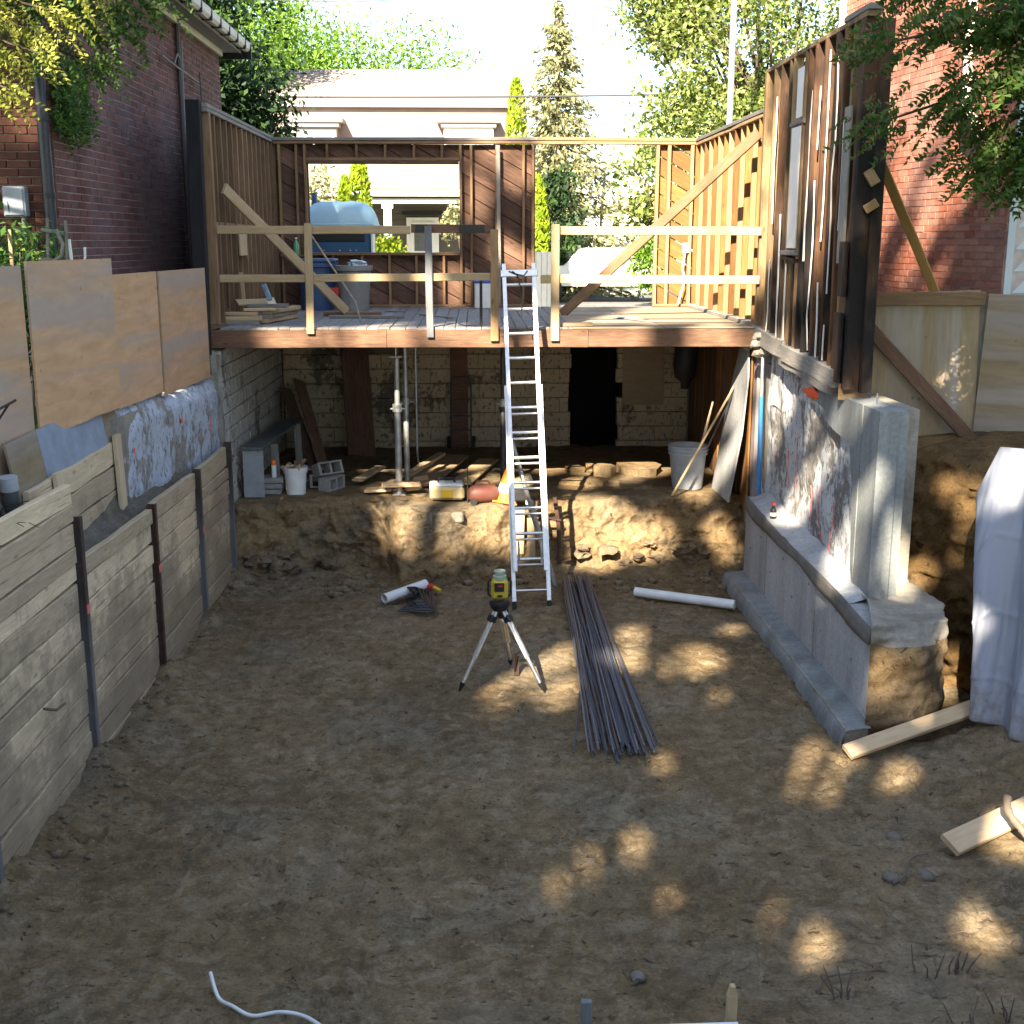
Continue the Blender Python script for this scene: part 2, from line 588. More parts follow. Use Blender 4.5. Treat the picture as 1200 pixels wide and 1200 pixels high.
CONCP = m_peel("whitewashed_concrete", (.47, .48, .49), (.19, .18, .165), .515, 1.7, .45)
BLOCKP = m_peel("grimy_white_block", (.5, .49, .44), (.2, .17, .13), .57, 1.2, .8)
BLOCKT = m_peel("grimy_tan_block", (.44, .355, .245), (.13, .105, .08), .55, 1.1, .8)

def m_concrete(name, col, var=.25, streak=1.0, holes=True):
    t = NT(name)
    n = t.noise(t.pos((1.0, 1.0, .25 * streak)), 2.6, 7, .65)
    c = t.ramp(n, [(.3, sc(col, 1 - var)), (.7, sc(col, 1 + var * .7))])
    f = t.noise(t.pos(), 30, 5, .65)
    c = t.mix(1.0, c, t.ramp(f, [(.3, .8), (.7, 1.15)]), 'MULTIPLY')
    if holes:
        vo = t.new("ShaderNodeTexVoronoi"); vo.inputs["Scale"].default_value = 13
        t.l.new(t.pos(), vo.inputs["Vector"])
        h = t.math('MULTIPLY', t.ramp(vo.outputs["Distance"], [(.04, 1.0), (.1, 0.0)]), t.ramp(t.noise(t.pos(), 5, 2, .5), [(.5, 0.0), (.6, .8)]))
        c = t.mix(h, c, sc(col, .35))
    t.color(c); t.set(.82, spec=.25); t.bump(f, .3, .006)
    return t.m
CONC = m_concrete("new_concrete", (.205, .22, .22), .4, .6)
CONCW = m_concrete("pale_concrete", (.36, .365, .37), .3)
ROUGHC = m_concrete("rough_concrete", (.27, .25, .21), .4, 3)

SOIL = m_soil("pit_soil", (.13, .09, .047), (.182, .13, .07), (.222, .163, .097), 1.0, .55, (.165, .145, .108), (.245, .195, .13), .8)
BANK = m_soil("sand_bank", (.14, .092, .045), (.215, .148, .076), (.125, .095, .062), 1.0, 1.5, (.15, .13, .1), (.25, .18, .1), .8)
BANKR = m_soil("clay_bank", (.1, .062, .028), (.17, .105, .045), (.06, .045, .03), 1.0, 1.4, None, (.16, .1, .04), .8)
SOILD = m_soil("dark_soil", (.1, .085, .065), (.16, .14, .11), (.13, .115, .1), .9, .8)
GRASS = m_soil("lawn", (.05, .1, .02), (.09, .16, .03), (.12, .18, .05), .8, .4)
ROAD = m_soil("asphalt", (.12, .12, .12), (.15, .15, .15), (.17, .17, .17), .4, .4)

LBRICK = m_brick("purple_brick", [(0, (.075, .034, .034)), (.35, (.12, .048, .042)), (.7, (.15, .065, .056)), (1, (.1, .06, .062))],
                 blackening=(18.6, 3.9, 3.0, 2.6, .93), smear=(.21, .16, .16), smearamt=.4)
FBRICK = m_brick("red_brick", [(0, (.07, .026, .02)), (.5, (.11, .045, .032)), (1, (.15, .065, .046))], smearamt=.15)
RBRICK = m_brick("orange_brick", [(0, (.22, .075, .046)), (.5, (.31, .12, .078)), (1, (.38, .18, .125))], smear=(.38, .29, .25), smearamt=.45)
MORT = m_plain("mortar", (.4, .345, .33), .9, var=.25)
MORTD = m_plain("sooty_mortar", (.3, .26, .26), .9, var=.35, scale=2)
WHITEW = m_plain("white_paint", (.75, .74, .71), .5, var=.08)
CREAMT = m_plain("cream_trim", (.62, .57, .48), .6, var=.12, dirt=.3)
BLACKP = m_plain("black_paint", (.014, .015, .018), .45, var=.3)
DARKROOF = m_plain("dark_shingle", (.045, .048, .058), .9, var=.3, scale=12, bump=.4)
ALU = m_plain("aluminium", (.68, .69, .7), .4, .9, .2, 14, .08, dirt=.35, dirtcol=(.36, .33, .28))
STEEL = m_plain("dark_steel", (.09, .09, .1), .55, .75, .4, 14, .2, dirt=.3, dirtcol=(.13, .06, .03))
RUST = m_plain("rusty_steel", (.085, .045, .035), .8, .3, .5, 10, .3)
GALV = m_plain("galvanised_steel", (.5, .51, .5), .45, .7, .3, 8, .1, dirt=.25)
rt_ = NT("rebar_steel"); rr_ = rt_.objrand()
rc_ = rt_.ramp(rr_, [(0, (.07, .08, .105)), (.5, (.14, .16, .2)), (.85, (.2, .22, .26)), (1, (.15, .1, .075))])
rn_ = rt_.noise(rt_.coord("Object", (3, 30, 30)), 5, 5, .6)
rt_.color(rt_.mix(rt_.ramp(rn_, [(.5, 0.0), (.7, .6)]), rc_, (.1, .062, .045))); rt_.set(.5, .55)
wv_ = rt_.new("ShaderNodeTexWave"); wv_.inputs["Scale"].default_value = 26; rt_.l.new(rt_.coord("Object", (1, 1, 1), False), wv_.inputs[0]); rt_.bump(wv_.outputs["Fac"], .5, .004)
REBAR = rt_.m
PVC = m_plain("white_plastic_pipe", (.72, .74, .75), .4, var=.06, dirt=.2)
PLAW = m_plain("white_plastic", (.74, .75, .74), .45, var=.08, dirt=.3, dirtcol=(.35, .3, .22))
PLAG = m_plain("grey_plastic", (.2, .205, .2), .55, var=.15, dirt=.25)
PLAG2 = m_plain("pale_grey_plastic", (.34, .37, .41), .5, var=.12, dirt=.35)
PLAB = m_plain("blue_plastic", (.035, .075, .17), .5, var=.15, dirt=.2)
PLAK = m_plain("black_plastic", (.015, .015, .016), .5, var=.2)
RUBBER = m_plain("black_rubber", (.02, .02, .02), .8, var=.3)
ORANGE = m_plain("orange_plastic", (.8, .2, .03), .5, var=.1)
ORANGEP = m_plain("orange_spray_paint", (.85, .12, .035), .7, var=.15)
PINKP = m_plain("pink_marking_paint", (.75, .16, .14), .7, var=.25)
YELLOW = m_plain("yellow_plastic", (.62, .42, .03), .45, var=.1, dirt=.2)
YTOOL = m_plain("tan_plastic", (.55, .44, .24), .5, var=.1, dirt=.3)
REDP = m_plain("red_plastic", (.45, .03, .03), .45, var=.15)
pl_ = NT("pile_steel"); pg_ = pl_.new("ShaderNodeNewGeometry"); px_ = pl_.new("ShaderNodeSeparateXYZ"); pl_.l.new(pg_.outputs["Position"], px_.inputs[0])
pn_ = pl_.noise(pl_.pos(), 9, 6, .65)
ph_ = pl_.math('ADD', px_.outputs[2], pl_.math('MULTIPLY', pn_, .5))
pl_.color(pl_.mix(pl_.ramp(pl_.math('MULTIPLY', ph_, .5), [(.5, 0.0), (.85, 1.0)]), (.17, .165, .17), pl_.ramp(pn_, [(.35, (.05, .038, .034)), (.65, (.085, .06, .05))])))
pl_.set(.75, .3); PILE = pl_.m
REDD = m_plain("dull_red_paint", (.12, .038, .026), .6, var=.3, dirt=.4)
BLUEP = m_plain("blue_tape", (.04, .2, .48), .5, var=.12)
POTTY = m_plain("blue_polyethylene", (.03, .1, .2), .55, var=.12)
POTTYR = m_plain("light_blue_roof", (.3, .47, .55), .5, var=.08)
GLASS = m_plain("dark_glass", (.03, .035, .04), .1, spec=.6)
FARB = m_plain("far_pale_brick", (.29, .21, .18), .9, var=.12, scale=3)
FARR = m_plain("far_shingle", (.24, .19, .15), .9, var=.2, scale=14, bump=.4)
FARW = m_plain("far_pale_shingle", (.22, .185, .17), .9, var=.12, scale=14, bump=.3)
TRIMD = m_plain("grey_trim", (.22, .21, .2), .7, var=.1)
SIDING = m_plain("blue_grey_siding", (.42, .46, .5), .6, var=.08, scale=2)
SIDD = m_plain("porch_siding", (.1, .085, .07), .7, var=.12)
tt_ = NT("white_tarp"); tg_ = tt_.new("ShaderNodeNewGeometry"); ts_ = tt_.new("ShaderNodeSeparateXYZ"); tt_.l.new(tg_.outputs["Position"], ts_.inputs[0])
tm_ = tt_.math('SUBTRACT', tt_.noise(tt_.pos(), 7, 6, .7), tt_.math('MULTIPLY', ts_.outputs[2], .28))
tt_.color(tt_.mix(tt_.ramp(tm_, [(.36, 0.0), (.52, .7)]), (.31, .33, .39), (.17, .135, .095))); tt_.set(.38, spec=.5)
nv = tt_.noise(tt_.pos((1, 1, .5)), 3.0, 2, .5, .6); nr_ = tt_.math('ABSOLUTE', tt_.math('SUBTRACT', nv, .5))
tt_.bump(tt_.ramp(nr_, [(0, 1.0), (.05, 0.0)]), .18, .01)
tb_ = tt_.new("ShaderNodeBsdfTranslucent"); tb_.inputs[0].default_value = (.5, .52, .6, 1)
tx_ = tt_.new("ShaderNodeMixShader"); tx_.inputs[0].default_value = .25
tt_.l.new(tt_.b.outputs[0], tx_.inputs[1]); tt_.l.new(tb_.outputs[0], tx_.inputs[2]); tt_.l.new(tx_.outputs[0], tt_.n["Material Output"].inputs[0])
TARPM = tt_.m
CLOTHB = m_plain("black_bag", (.012, .012, .014), .6, var=.3)
BARK = m_soil("bark", (.06, .045, .035), (.1, .08, .06), (.14, .115, .09), 1.0, 3)
TWIG = m_plain("dry_twig", (.13, .1, .075), .8, var=.35, scale=12)
STRAW = m_plain("dry_stem", (.4, .33, .2), .8, var=.3, scale=12)
PEB = m_plain("stone", (.16, .145, .12), .9, var=.35, scale=8, bump=.3)
CLOD = m_soil("soil_clod", (.12, .092, .06), (.175, .135, .09), (.21, .17, .12), .7, 3)
GREEN = m_plain("green_glass_bottle", (.1, .32, .16), .15, var=.1)
L_DARK = m_leaf("leaf_dark", (.006, .02, .008), (.014, .036, .012), .2, (.045, .09, .015))
L_LIME = m_leaf("leaf_lime", (.08, .16, .015), (.13, .24, .025), .35, (.17, .28, .04))
L_CEDAR = m_leaf("leaf_cedar", (.13, .21, .012), (.22, .3, .014), .3, (.3, .36, .02))
L_SPRUCE = m_leaf("leaf_spruce", (.1, .11, .04), (.25, .25, .13), .3, (.36, .34, .2))
L_MAPLE = m_leaf("leaf_maple", (.07, .11, .02), (.2, .25, .06), .4, (.34, .36, .16))
L_ARBOR = m_leaf("leaf_arborvitae", (.03, .065, .013), (.06, .12, .022), .3, (.11, .16, .035))
L_GOLD = m_leaf("leaf_gold_cedar", (.1, .13, .02), (.24, .26, .045), .35, (.34, .33, .08))
L_SHADE = m_leaf("leaf_shade", (.03, .06, .015), (.05, .09, .02), .2)
L_BROWN = m_leaf("leaf_brown", (.12, .065, .03), (.2, .11, .05), .3)
L_VINE = m_leaf("leaf_vine", (.03, .08, .02), (.07, .15, .03), .35, (.16, .24, .05))

# ------------------------------------------------------------------ ground
def fbm(x, y, s, seed=0.0): return noise.fractal(V((x * s, y * s, seed)), 1.0, 2.1, 4)

HX0, HX1, HY0, HY1 = -3.75, 6.4, -1.2, 19.3
g = MB()
def gq(x0, x1, y0, y1, z=2.5): g.add([(x0, y0, z), (x1, y0, z), (x1, y1, z), (x0, y1, z)], [(0, 1, 2, 3)])
F_ = 600
gq(-F_, HX0, -F_, F_); gq(HX1, F_, -F_, F_); gq(HX0, HX1, -F_, HY0); gq(HX0, HX1, HY1, F_)
g.build("ground", GRASS, kind="structure")
s = MB(); s.add([(-300, 27.5, 2.504), (300, 27.5, 2.504), (300, 37, 2.504), (-300, 37, 2.504)], [(0, 1, 2, 3)])
s.build("road", ROAD, kind="structure")
s = MB()
s.box((0, 26.6, 2.56), (120, 1.5, .12)); s.box((0, 38.2, 2.56), (120, 1.5, .12))
s.build("pavement", CONCW, kind="structure")
s = MB(); s.add([(1.2, 19.4, 2.508), (4.4, 19.4, 2.508), (4.4, 25.8, 2.508), (1.2, 25.8, 2.508)], [(0, 1, 2, 3)])
s.build("driveway", CONCW, kind="structure")

# pit floor: one sheet that rises to the yard behind the camera
def pit_h(x, y):
    h = 0.0
    if y < 6.4: h += 0.14 * (6.4 - y) ** 1.35
    if y < 2.2: h += (2.2 - y) * .2
    h = min(h, 2.52)
    w = min(1.0, max(.25, (h < .05) * .4 + .6))
    h += fbm(x, y, .55, 3) * .035 + fbm(x, y, 2.2, 9) * .024 * w - abs(fbm(x, y, 4.2, 4)) * .03 + fbm(x, y, 11, 4) * .012 + fbm(x, y, 22, 6) * .007
    d = x + 3.02                                          # loose soil along the lagging
    if d < .5: h += .07 * max(0, .5 - d) * (1.2 + 1.5 * fbm(x, y, 1.2, 12))
    for px, py, a, r in ((-2.98, 8.9, .16, .22), (-2.95, 10.95, .1, .22), (-2.92, 12.7, .1, .2), (-2.95, 14.2, .12, .3), (-3.05, 7.2, .12, .25)):
        q = ((x - px) ** 2 + (y - py) ** 2) / (r * r)
        if q < 6: h += a * math.exp(-q)
    if y > 13.9 and x < 3.0: h += .12 * (y - 13.9) * (.6 + fbm(x, y, 2.5, 21))
    if x > 3.0 and y > 9.3: h -= 0.02
    if x > 3.4 and y < 9.2: h += .22 * min(1, (x - 3.4)) * (1 + .8 * fbm(x, y, 1.5, 31))
    return h
PX0, PX1, PY0, PY1 = -3.35, 6.5, -1.3, 15.0
NU, NVV = 430, 760
def yv(v): return PY0 + (PY1 - PY0) * (v if v > .35 else v)
me = grid_mesh(NU, NVV, lambda u, v: (PX0 + (PX1 - PX0) * u, yv(v), pit_h(PX0 + (PX1 - PX0) * u, yv(v))), "pit_floor")
co_ = np.empty(len(me.vertices) * 3, np.float32); me.vertices.foreach_get("co", co_); co_ = co_.reshape(-1, 3)
for i in range(460):                                       # boot prints all over the trampled floor
    x, y = random.uniform(-2.7, 4.4), 4.0 + 10 * random.random() ** 1.1
    a = random.uniform(0, math.pi) if random.random() < .5 else random.gauss(1.57, .4)
    ca, sa = math.cos(a), math.sin(a)
    mk = (np.abs(co_[:, 0] - x) < .26) & (np.abs(co_[:, 1] - y) < .26)
    p = co_[mk]; u_ = (p[:, 0] - x) * ca + (p[:, 1] - y) * sa; v_ = -(p[:, 0] - x) * sa + (p[:, 1] - y) * ca
    wd_ = .05 * (1 - .25 * np.cos(u_ / .15 * 2.2 + .6) ** 2) + .004
    q = np.sqrt((u_ / .145) ** 2 + (v_ / wd_) ** 2)
    dep = random.uniform(.008, .022)
    co_[mk, 2] += np.where(q < 1, -dep * np.clip((1 - q) * 3, 0, 1), dep * .7 * np.exp(-((q - 1.25) / .22) ** 2)) + np.where(q < 1, .003 * np.sign(np.sin(u_ * 210)), 0)
me.vertices.foreach_set("co", co_.reshape(-1)); me.update()
ob("pit_floor", me, SOIL, kind="structure")

# loose clods and crumbs on the floor
cl = MB()
for i in range(9000):
    x = random.uniform(-3.0, 5.2); y = 4.2 + (10.2) * random.random() ** 1.25
    if x > 3.0 and y > 9.2: continue
    if fbm(x, y, .8, 40) < -.12 and random.random() < .8: continue
    r = .005 + .014 * random.random() ** 3 + (.03 * random.random() ** 3 if random.random() < .1 else 0)
    n = random.randint(0, 1)
    z = pit_h(x, y)
    a = random.random() * 6.28
    vs = [(x + r * math.cos(a + k * 2.09) * random.uniform(.7, 1.5), y + r * math.sin(a + k * 2.09) * random.uniform(.7, 1.5), z - .003) for k in range(3)]
    vs.append((x + random.uniform(-.3, .3) * r, y + random.uniform(-.3, .3) * r, z + r * random.uniform(.5, 1.1)))
    cl.add(vs, [(0, 1, 3), (1, 2, 3), (2, 0, 3)])
for i in range(200):
    x = random.uniform(-2.9, 3.0); y = random.uniform(13.7, 14.5)
    r = .015 + .06 * random.random() ** 3
    cl.rock((x, y, pit_h(x, y) + r * .3), r, i, 1)
for i in range(90):
    x = -3.0 + abs(random.gauss(0, .18)); y = random.uniform(6, 14.3)
    cl.rock((x, y, pit_h(x, y) + .01), .012 + .03 * random.random() ** 2, i, 1)
cl.build("soil_clods", CLOD, kind="stuff")

# ------------------------------------------------------------------ earth bank under the house and the basement floor
EX = [(-3.4, 14.95), (-2.8, 14.94), (-1.5, 15.16), (-1.25, 15.1), (-.9, 14.5), (-.4, 14.42), (.05, 14.6), (.9, 15.05), (1.6, 15.12), (2.7, 15.25), (3.6, 15.15)]
def edge_y(x):
    for (a, b), (c, d) in zip(EX, EX[1:]):
        if a <= x <= c:
            f = (x - a) / (c - a); f = f * f * (3 - 2 * f)
            return b + (d - b) * f
    return EX[0][1] if x < EX[0][0] else EX[-1][1]
PROF = [(0, -.5, -.08), (.12, -.36, .1), (.26, -.25, .34), (.4, -.16, .58), (.5, -.1, .74), (.56, -.02, .83), (.62, .12, .86), (.7, .5, .85), (1, 4.4, .84)]
def bank_pt(u, v):
    x = -3.25 + 6.85 * u
    for (a, y0, z0), (b, y1, z1) in zip(PROF, PROF[1:]):
        if a <= v <= b:
            f = (v - a) / (b - a)
            dy, z = y0 + (y1 - y0) * f, z0 + (z1 - z0) * f
            break
    y = edge_y(x) + dy if v < .7 else (edge_y(x) + .5) * (1 - (v - .7) / .3) + 19.35 * (v - .7) / .3
    k = 1.0 if v < .6 else .35
    n1 = noise.fractal(V((x * .9, z * 1.6, 5.0)), 1, 2, 4); n2 = noise.fractal(V((x * 3.4, y * 3.4, z * 3.4)), 1, 2, 4)
    ridge = abs(noise.noise(V((x * 2.1, z * .8, 2.0))))
    n3 = abs(noise.noise(V((x * 6.0, y * 4, z * 5.0)))); n4 = noise.fractal(V((x * 14, y * 14, z * 14)), 1, 2, 3)
    y += k * (-.12 * n1 - .07 * n2 + .1 * ridge - .04 + .07 * n3 - .02 * n4)
    z += k * (.05 * n2) + (.03 * n1 if v > .6 else 0)
    return (x, y, z)
me = grid_mesh(420, 190, bank_pt, "earth_bank")
ob("earth_bank", me, BANK, kind="structure")
# grey slumped clods and flat broken slabs of fill at the foot of the bank
s = MB()
for i in range(46):
    x = random.choice([random.uniform(-2.95, -1.2), random.uniform(1.2, 3.0)]); y = edge_y(x) - random.uniform(.22, .5)
    s.rock((x, y, random.uniform(.0, .3)), random.uniform(.03, .13), i + 50, 2, .5, .8)
s.build("bank_rubble", CLOD, kind="stuff")

# ------------------------------------------------------------------ right-hand bank, beyond the pier
PATH = [(3.85, 11.7), (3.88, 11.15), (4.15, 10.75), (4.5, 10.45), (4.62, 10.0), (4.62, 9.5), (4.85, 8.6), (5.2, 7.4), (5.5, 6), (5.6, 3.5), (5.6, 1.2), (5.5, -1.2)]
def path_at(u):
    L = [0]
    for a, b in zip(PATH, PATH[1:]): L.append(L[-1] + math.dist(a, b))
    d = u * L[-1]
    for i in range(len(PATH) - 1):
        if d <= L[i + 1] + 1e-9:
            f = (d - L[i]) / (L[i + 1] - L[i])
            return (PATH[i][0] + (PATH[i + 1][0] - PATH[i][0]) * f, PATH[i][1] + (PATH[i + 1][1] - PATH[i][1]) * f)
    return PATH[-1]
def rbank(u, v):
    x, y = path_at(u); x2, y2 = path_at(min(1, u + .02)); x1, y1 = path_at(max(0, u - .02))
    tx, ty = x2 - x1, y2 - y1; l = math.hypot(tx, ty) or 1
    nx, ny = -ty / l, tx / l                       # outwards, away from the pit
    if v < .55:
        f = v / .55; z = -.1 + 2.22 * f; o = .05 + .22 * f ** 1.5 - .12 * math.sin(f * 3.1)
    elif v < .65:
        f = (v - .55) / .1; z = 2.12 + .1 * math.sin(f * 1.57); o = .27 + .18 * f
    else:
        f = (v - .65) / .35; z = 2.22 + .26 * f; o = .45 + 3.2 * f
    n1 = noise.fractal(V((x * 1.1, y * 1.1, z * 1.3)), 1, 2, 4); n2 = noise.fractal(V((x * 3.2, y * 3.2, z * 4)), 1, 2, 4)
    k = 1 if v < .62 else .3
    n3 = abs(noise.noise(V((x * 5, y * 5, z * 6)))); n4 = noise.fractal(V((x * 13, y * 13, z * 13)), 1, 2, 3)
    o += k * (.14 * n1 + .06 * n2 + .07 * n3 + .02 * n4)
    return (x + nx * o, y + ny * o, z + .04 * n2 + (.05 * n1 if v > .5 else 0))
me = grid_mesh(330, 150, rbank, "side_bank")
ob("side_bank", me, BANKR, kind="structure")

# left: soil behind the timber lagging and up to the hoarding
def lsoil(u, v):
    y = 1.0 + 13.6 * u
    prof = [(0, -3.12, 1.2), (.15, -3.14, 1.6), (.4, -3.3, 1.66), (.6, -3.42, 2.1), (1, -5.2, 2.52)]
    for (a, x0, z0), (b, x1, z1) in zip(prof, prof[1:]):
        if a <= v <= b: f = (v - a) / (b - a); x, z = x0 + (x1 - x0) * f, z0 + (z1 - z0) * f; break
    up = max(0.0, min(1.0, (9.2 - y) / .6))                 # the fill is higher behind the tall boards
    z += up * (.62 - .62 * v) if v < .6 else up * .1
    if y < 2: z = max(z, 2.3 * (2 - y) + z * (y - 1))
    n = noise.fractal(V((x * 2.4, y * 2.4, 8)), 1, 2, 4)
    return (x, y, z + .05 * n)
me = grid_mesh(200, 40, lsoil, "soil_fill")
ob("soil_fill", me, SOILD, kind="structure")

# ------------------------------------------------------------------ left: timber lagging between steel piles
lag = thing("timber_retaining_wall", "muddy horizontal timber lagging between steel piles down the left side of the pit", "retaining wall", (-3.05, 10.5, 0))
def lagx(y): return -3.07 + .1 * max(0, (y - 7)) / 7.5
bays = [(2.6, 4.9), (4.9, 7.0), (7.02, 8.92), (8.98, 10.93), (10.98, 12.68), (12.72, 14.22)]
for bi, (y0, y1) in enumerate(bays):
    top = 2.34 if bi <= 2 else 1.7
    z = -.06
    while z < top - .05:
        h = min(random.choice([.14, .185, .19, .2, .235]), top - z)
        if top - z - h < .09: h = top - z
        tilt = random.gauss(0, .006)
        dx = random.gauss(0, .008)
        board("lagging_board", (lagx(y0) - .035 + dx, y0 + .012, z + h / 2 + tilt), (lagx(y1) - .035 + dx, y1 - .012, z + h / 2 - tilt), h - .012, .06, LAG, lag,
              n=(1, 0, 0), jit=.004)
        z += h
# two short doubled boards standing on the upper tier
pile_spec = [(4.9, 2.5), (7.0, 2.5), (8.95, 2.06), (10.95, 1.72), (12.7, 1.72), (14.25, 1.76)]
for i, (y, top) in enumerate(pile_spec):
    m = MB(); x = lagx(y) + .01
    m.box((x + .03, y, top / 2 - .1), (.012, .055, top + .2)); m.box((x - .012, y, top / 2 - .1), (.07, .01, top + .2))
    m.box((x - .045, y, top / 2 - .1), (.01, .055, top + .18))
    p = m.build("steel_pile", RUST if i in (3,) else PILE, lag)
    if i in (2, 3, 4):
        zt = {2: 1.33, 3: 1.1, 4: 1.05}[i]
        mm = MB(); mm.box((x + .0375, y, zt), (.006, .057, .07)); mm.build("paint_mark", PINKP, p)
# upper set-back tier
up = thing("timber_retaining_wall", "upper set-back tier of pale lagging boards with two upright posts, in front of the blue-grey scrap board", "retaining wall", (-3.3, 10, 1.6))
zz = [(1.64, 1.86), (1.86, 2.08), (2.08, 2.3)]
for k, (a, b) in enumerate(zz):
    y0 = (9.0, 8.95, 8.75)[k]
    board("lagging_board", (-3.32, y0, (a + b) / 2), (-3.36, 11.1, (a + b) / 2), b - a - .014, .045, LAG if k == 0 else NEWW if False else LAG, up, n=(1, 0, 0), jit=.004)
board("post", (-3.26, 9.32, 1.95), (-3.28, 9.32, 2.33), .14, .04, LAG, up, n=(1, 0, 0))
board("post", (-3.29, 11.02, 1.6), (-3.31, 11.02, 2.36), .15, .045, LAG, up, n=(1, 0, 0))
# scrap board leaning behind it: pale wood with a blue-grey painted field
sb = thing("scrap_board", "low scrap plywood with a blue-grey painted middle leaning under the left hoarding", "board", (-3.45, 10, 2.2))
Mb, Lb = frame((-3.4, 8.72, 2.42), (-3.39, 11.3, 2.5), (1, 0, .15))
ob("panel", board_mesh(Lb, .46, .018, .002), PLYR, sb, Mb)
m = MB(); m.box((0.1, 0, 0), (1.55, .44, .004))
ob("painted_field", m.mesh(), m_plain("slate_blue_paint", (.24, .29, .36), .8, var=.2, dirt=.25), sb, Mb @ T(0, 0, .0125))

# painted foundation stub behind the lagging
def stub(u, v):
    y = 11.05 + 3.45 * u
    x = -3.34 + .24 * u
    z = 1.4 + 1.14 * v - .05 * u * v
    n = noise.fractal(V((y * 2.6, z * 2.6, 1)), 1, 2, 4)
    crumb = max(0, v - .86) * .55
    return (x + .014 * n + .012 * noise.noise(V((y * 9, z * 9, 3))) - crumb - (.1 if v > .985 else 0) - max(0, .04 - u) * 3, y, z + .03 * n * (v > .8))
st = thing("foundation_wall", "old foundation wall in peeling blue-white paint behind the timber lagging", "wall", (-3.3, 12.8, 1.5))
m = grid_mesh(110, 40, stub, "foundation_face")
ob("wall_face", m, STONEP, st)
m = MB(); m.box((-3.53, 12.75, 1.93), (.42, 3.3, 1.1), None); m.build("core", ROUGHC, st)
for (y, z, r) in ((11.5, 2.13, .035), (13.0, 2.2, .045)):
    m = MB(); c_ = V((stub((y - 11.05) / 3.45, .75)[0] + .014, y, z)); n_ = 14
    rim = [(c_.x + .004, c_.y + r * 1.1 * random.uniform(.5, 1.2) * math.cos(6.283 * k / n_), c_.z + r * random.uniform(.5, 1.3) * math.sin(6.283 * k / n_)) for k in range(n_)]
    m.add([tuple(c_ + V((.008, 0, 0)))] + rim, [(0, 1 + k, 1 + (k + 1) % n_) for k in range(n_)])
    m.build("paint_mark", ORANGEP, st)
m = MB(); m.box((-3.12, 14.1, 1.95), (.006, .02, .22)); m.build("paint_mark", PINKP, st)

# ------------------------------------------------------------------ left hoarding: four sheets of plywood
hd = thing("plywood_hoarding", "hoarding of four weathered plywood sheets standing along the left grade", "hoarding", (-3.5, 11, 2.3))
def hx(y): return -3.56 + .4 * (y - 8) / 6.4
sheets = [(7.55, 9.43, 2.4, 3.92, .0), (9.46, 11.28, 2.58, 3.95, .03), (11.3, 12.62, 2.56, 3.8, .0), (12.66, 14.35, 2.52, 3.8, .01)]
for i, (y0, y1, z0, z1, d) in enumerate(sheets):
    Mh, Lh = frame((hx(y0) + d, y0, (z0 + z1) / 2), (hx(y1) + d, y1, (z0 + z1) / 2), (1, 0, 0))
    mm = MB(); w = z1 - z0
    # ragged bottom edge
    n = 9; pts = [(-Lh / 2, w / 2), (Lh / 2, w / 2)]
    sgn = 1
    bot = [(Lh / 2 - Lh * k / n, -w / 2 + random.uniform(-.006, .012)) for k in range(n + 1)]
    poly = pts + bot
    mm.prism(poly, (0, 0, -.009), (1, 0, 0), (0, 1, 0), (0, 0, 1), .018)
    # frame() may have flipped Y; keep the straight edge on top
    if (Mh.to_3x3() @ V((0, 1, 0))).z < 0: Mh = Mh @ RX(math.pi)
    ob("plywood_sheet", mm.mesh(), PLY, hd, Mh)
board("post", (hx(9.44) - .05, 9.44, 1.9), (hx(9.44) - .05, 9.44, 3.85), .09, .04, GREYW, hd, n=(1, 0, 0))
board("post", (hx(12.64) - .05, 12.64, 1.9), (hx(12.64) - .05, 12.64, 3.8), .09, .04, GREYW, hd, n=(1, 0, 0))

# ------------------------------------------------------------------ basement: block walls
def block_wall(t, o, ux, n, L, z0, z1, mat, holes=(), bl=.4, bh=.2, depth=.16, back=MORTD, dark=()):
    """running-bond blocks as separate parts; o = start, ux = direction along the wall, n = facing normal"""
    o, ux, n = V(o), V(ux), V(n)
    cache = {}
    row = 0; z = z0
    while z < z1 - .03:
        h = min(bh, z1 - z)
        s0 = -(bl / 2 if row % 2 else 0)
        while s0 < L - .01:
            a, b = max(0, s0), min(L, s0 + bl)
            s0 += bl
            if b - a < .05: continue
            segs = [(a, b)]
            for (hx0, hx1, hz0, hz1) in holes:
                if z + h / 2 > hz0 and z + h / 2 < hz1:
                    ns = []
                    for (p, q) in segs:
                        if q <= hx0 or p >= hx1: ns.append((p, q)); continue
                        if p < hx0: ns.append((p, hx0 + random.uniform(-.02, .03)))
                        if q > hx1: ns.append((hx1 + random.uniform(-.03, .02), q))
                    segs = ns
            for p, q in segs:
                if q - p < .04: continue
                key = (round(q - p, 2), round(h, 2), mat.name)
                if key not in cache:
                    mb = MB(); mb.rbox((0, 0, 0), (key[0] - (.012 if bl < .5 else .004), depth, key[1] - (.012 if bl < .5 else .004)), .006)
                    cache[key] = mb.mesh("block")
                c = o + ux * ((p + q) / 2) + V((0, 0, z + h / 2)) - n * (depth / 2 + random.uniform(0, .008))
                M = Matrix((ux, -n, V((0, 0, 1)))).transposed().to_4x4(); M.translation = c
                ob("block", cache[key], mat, t, M)
        z += h; row += 1

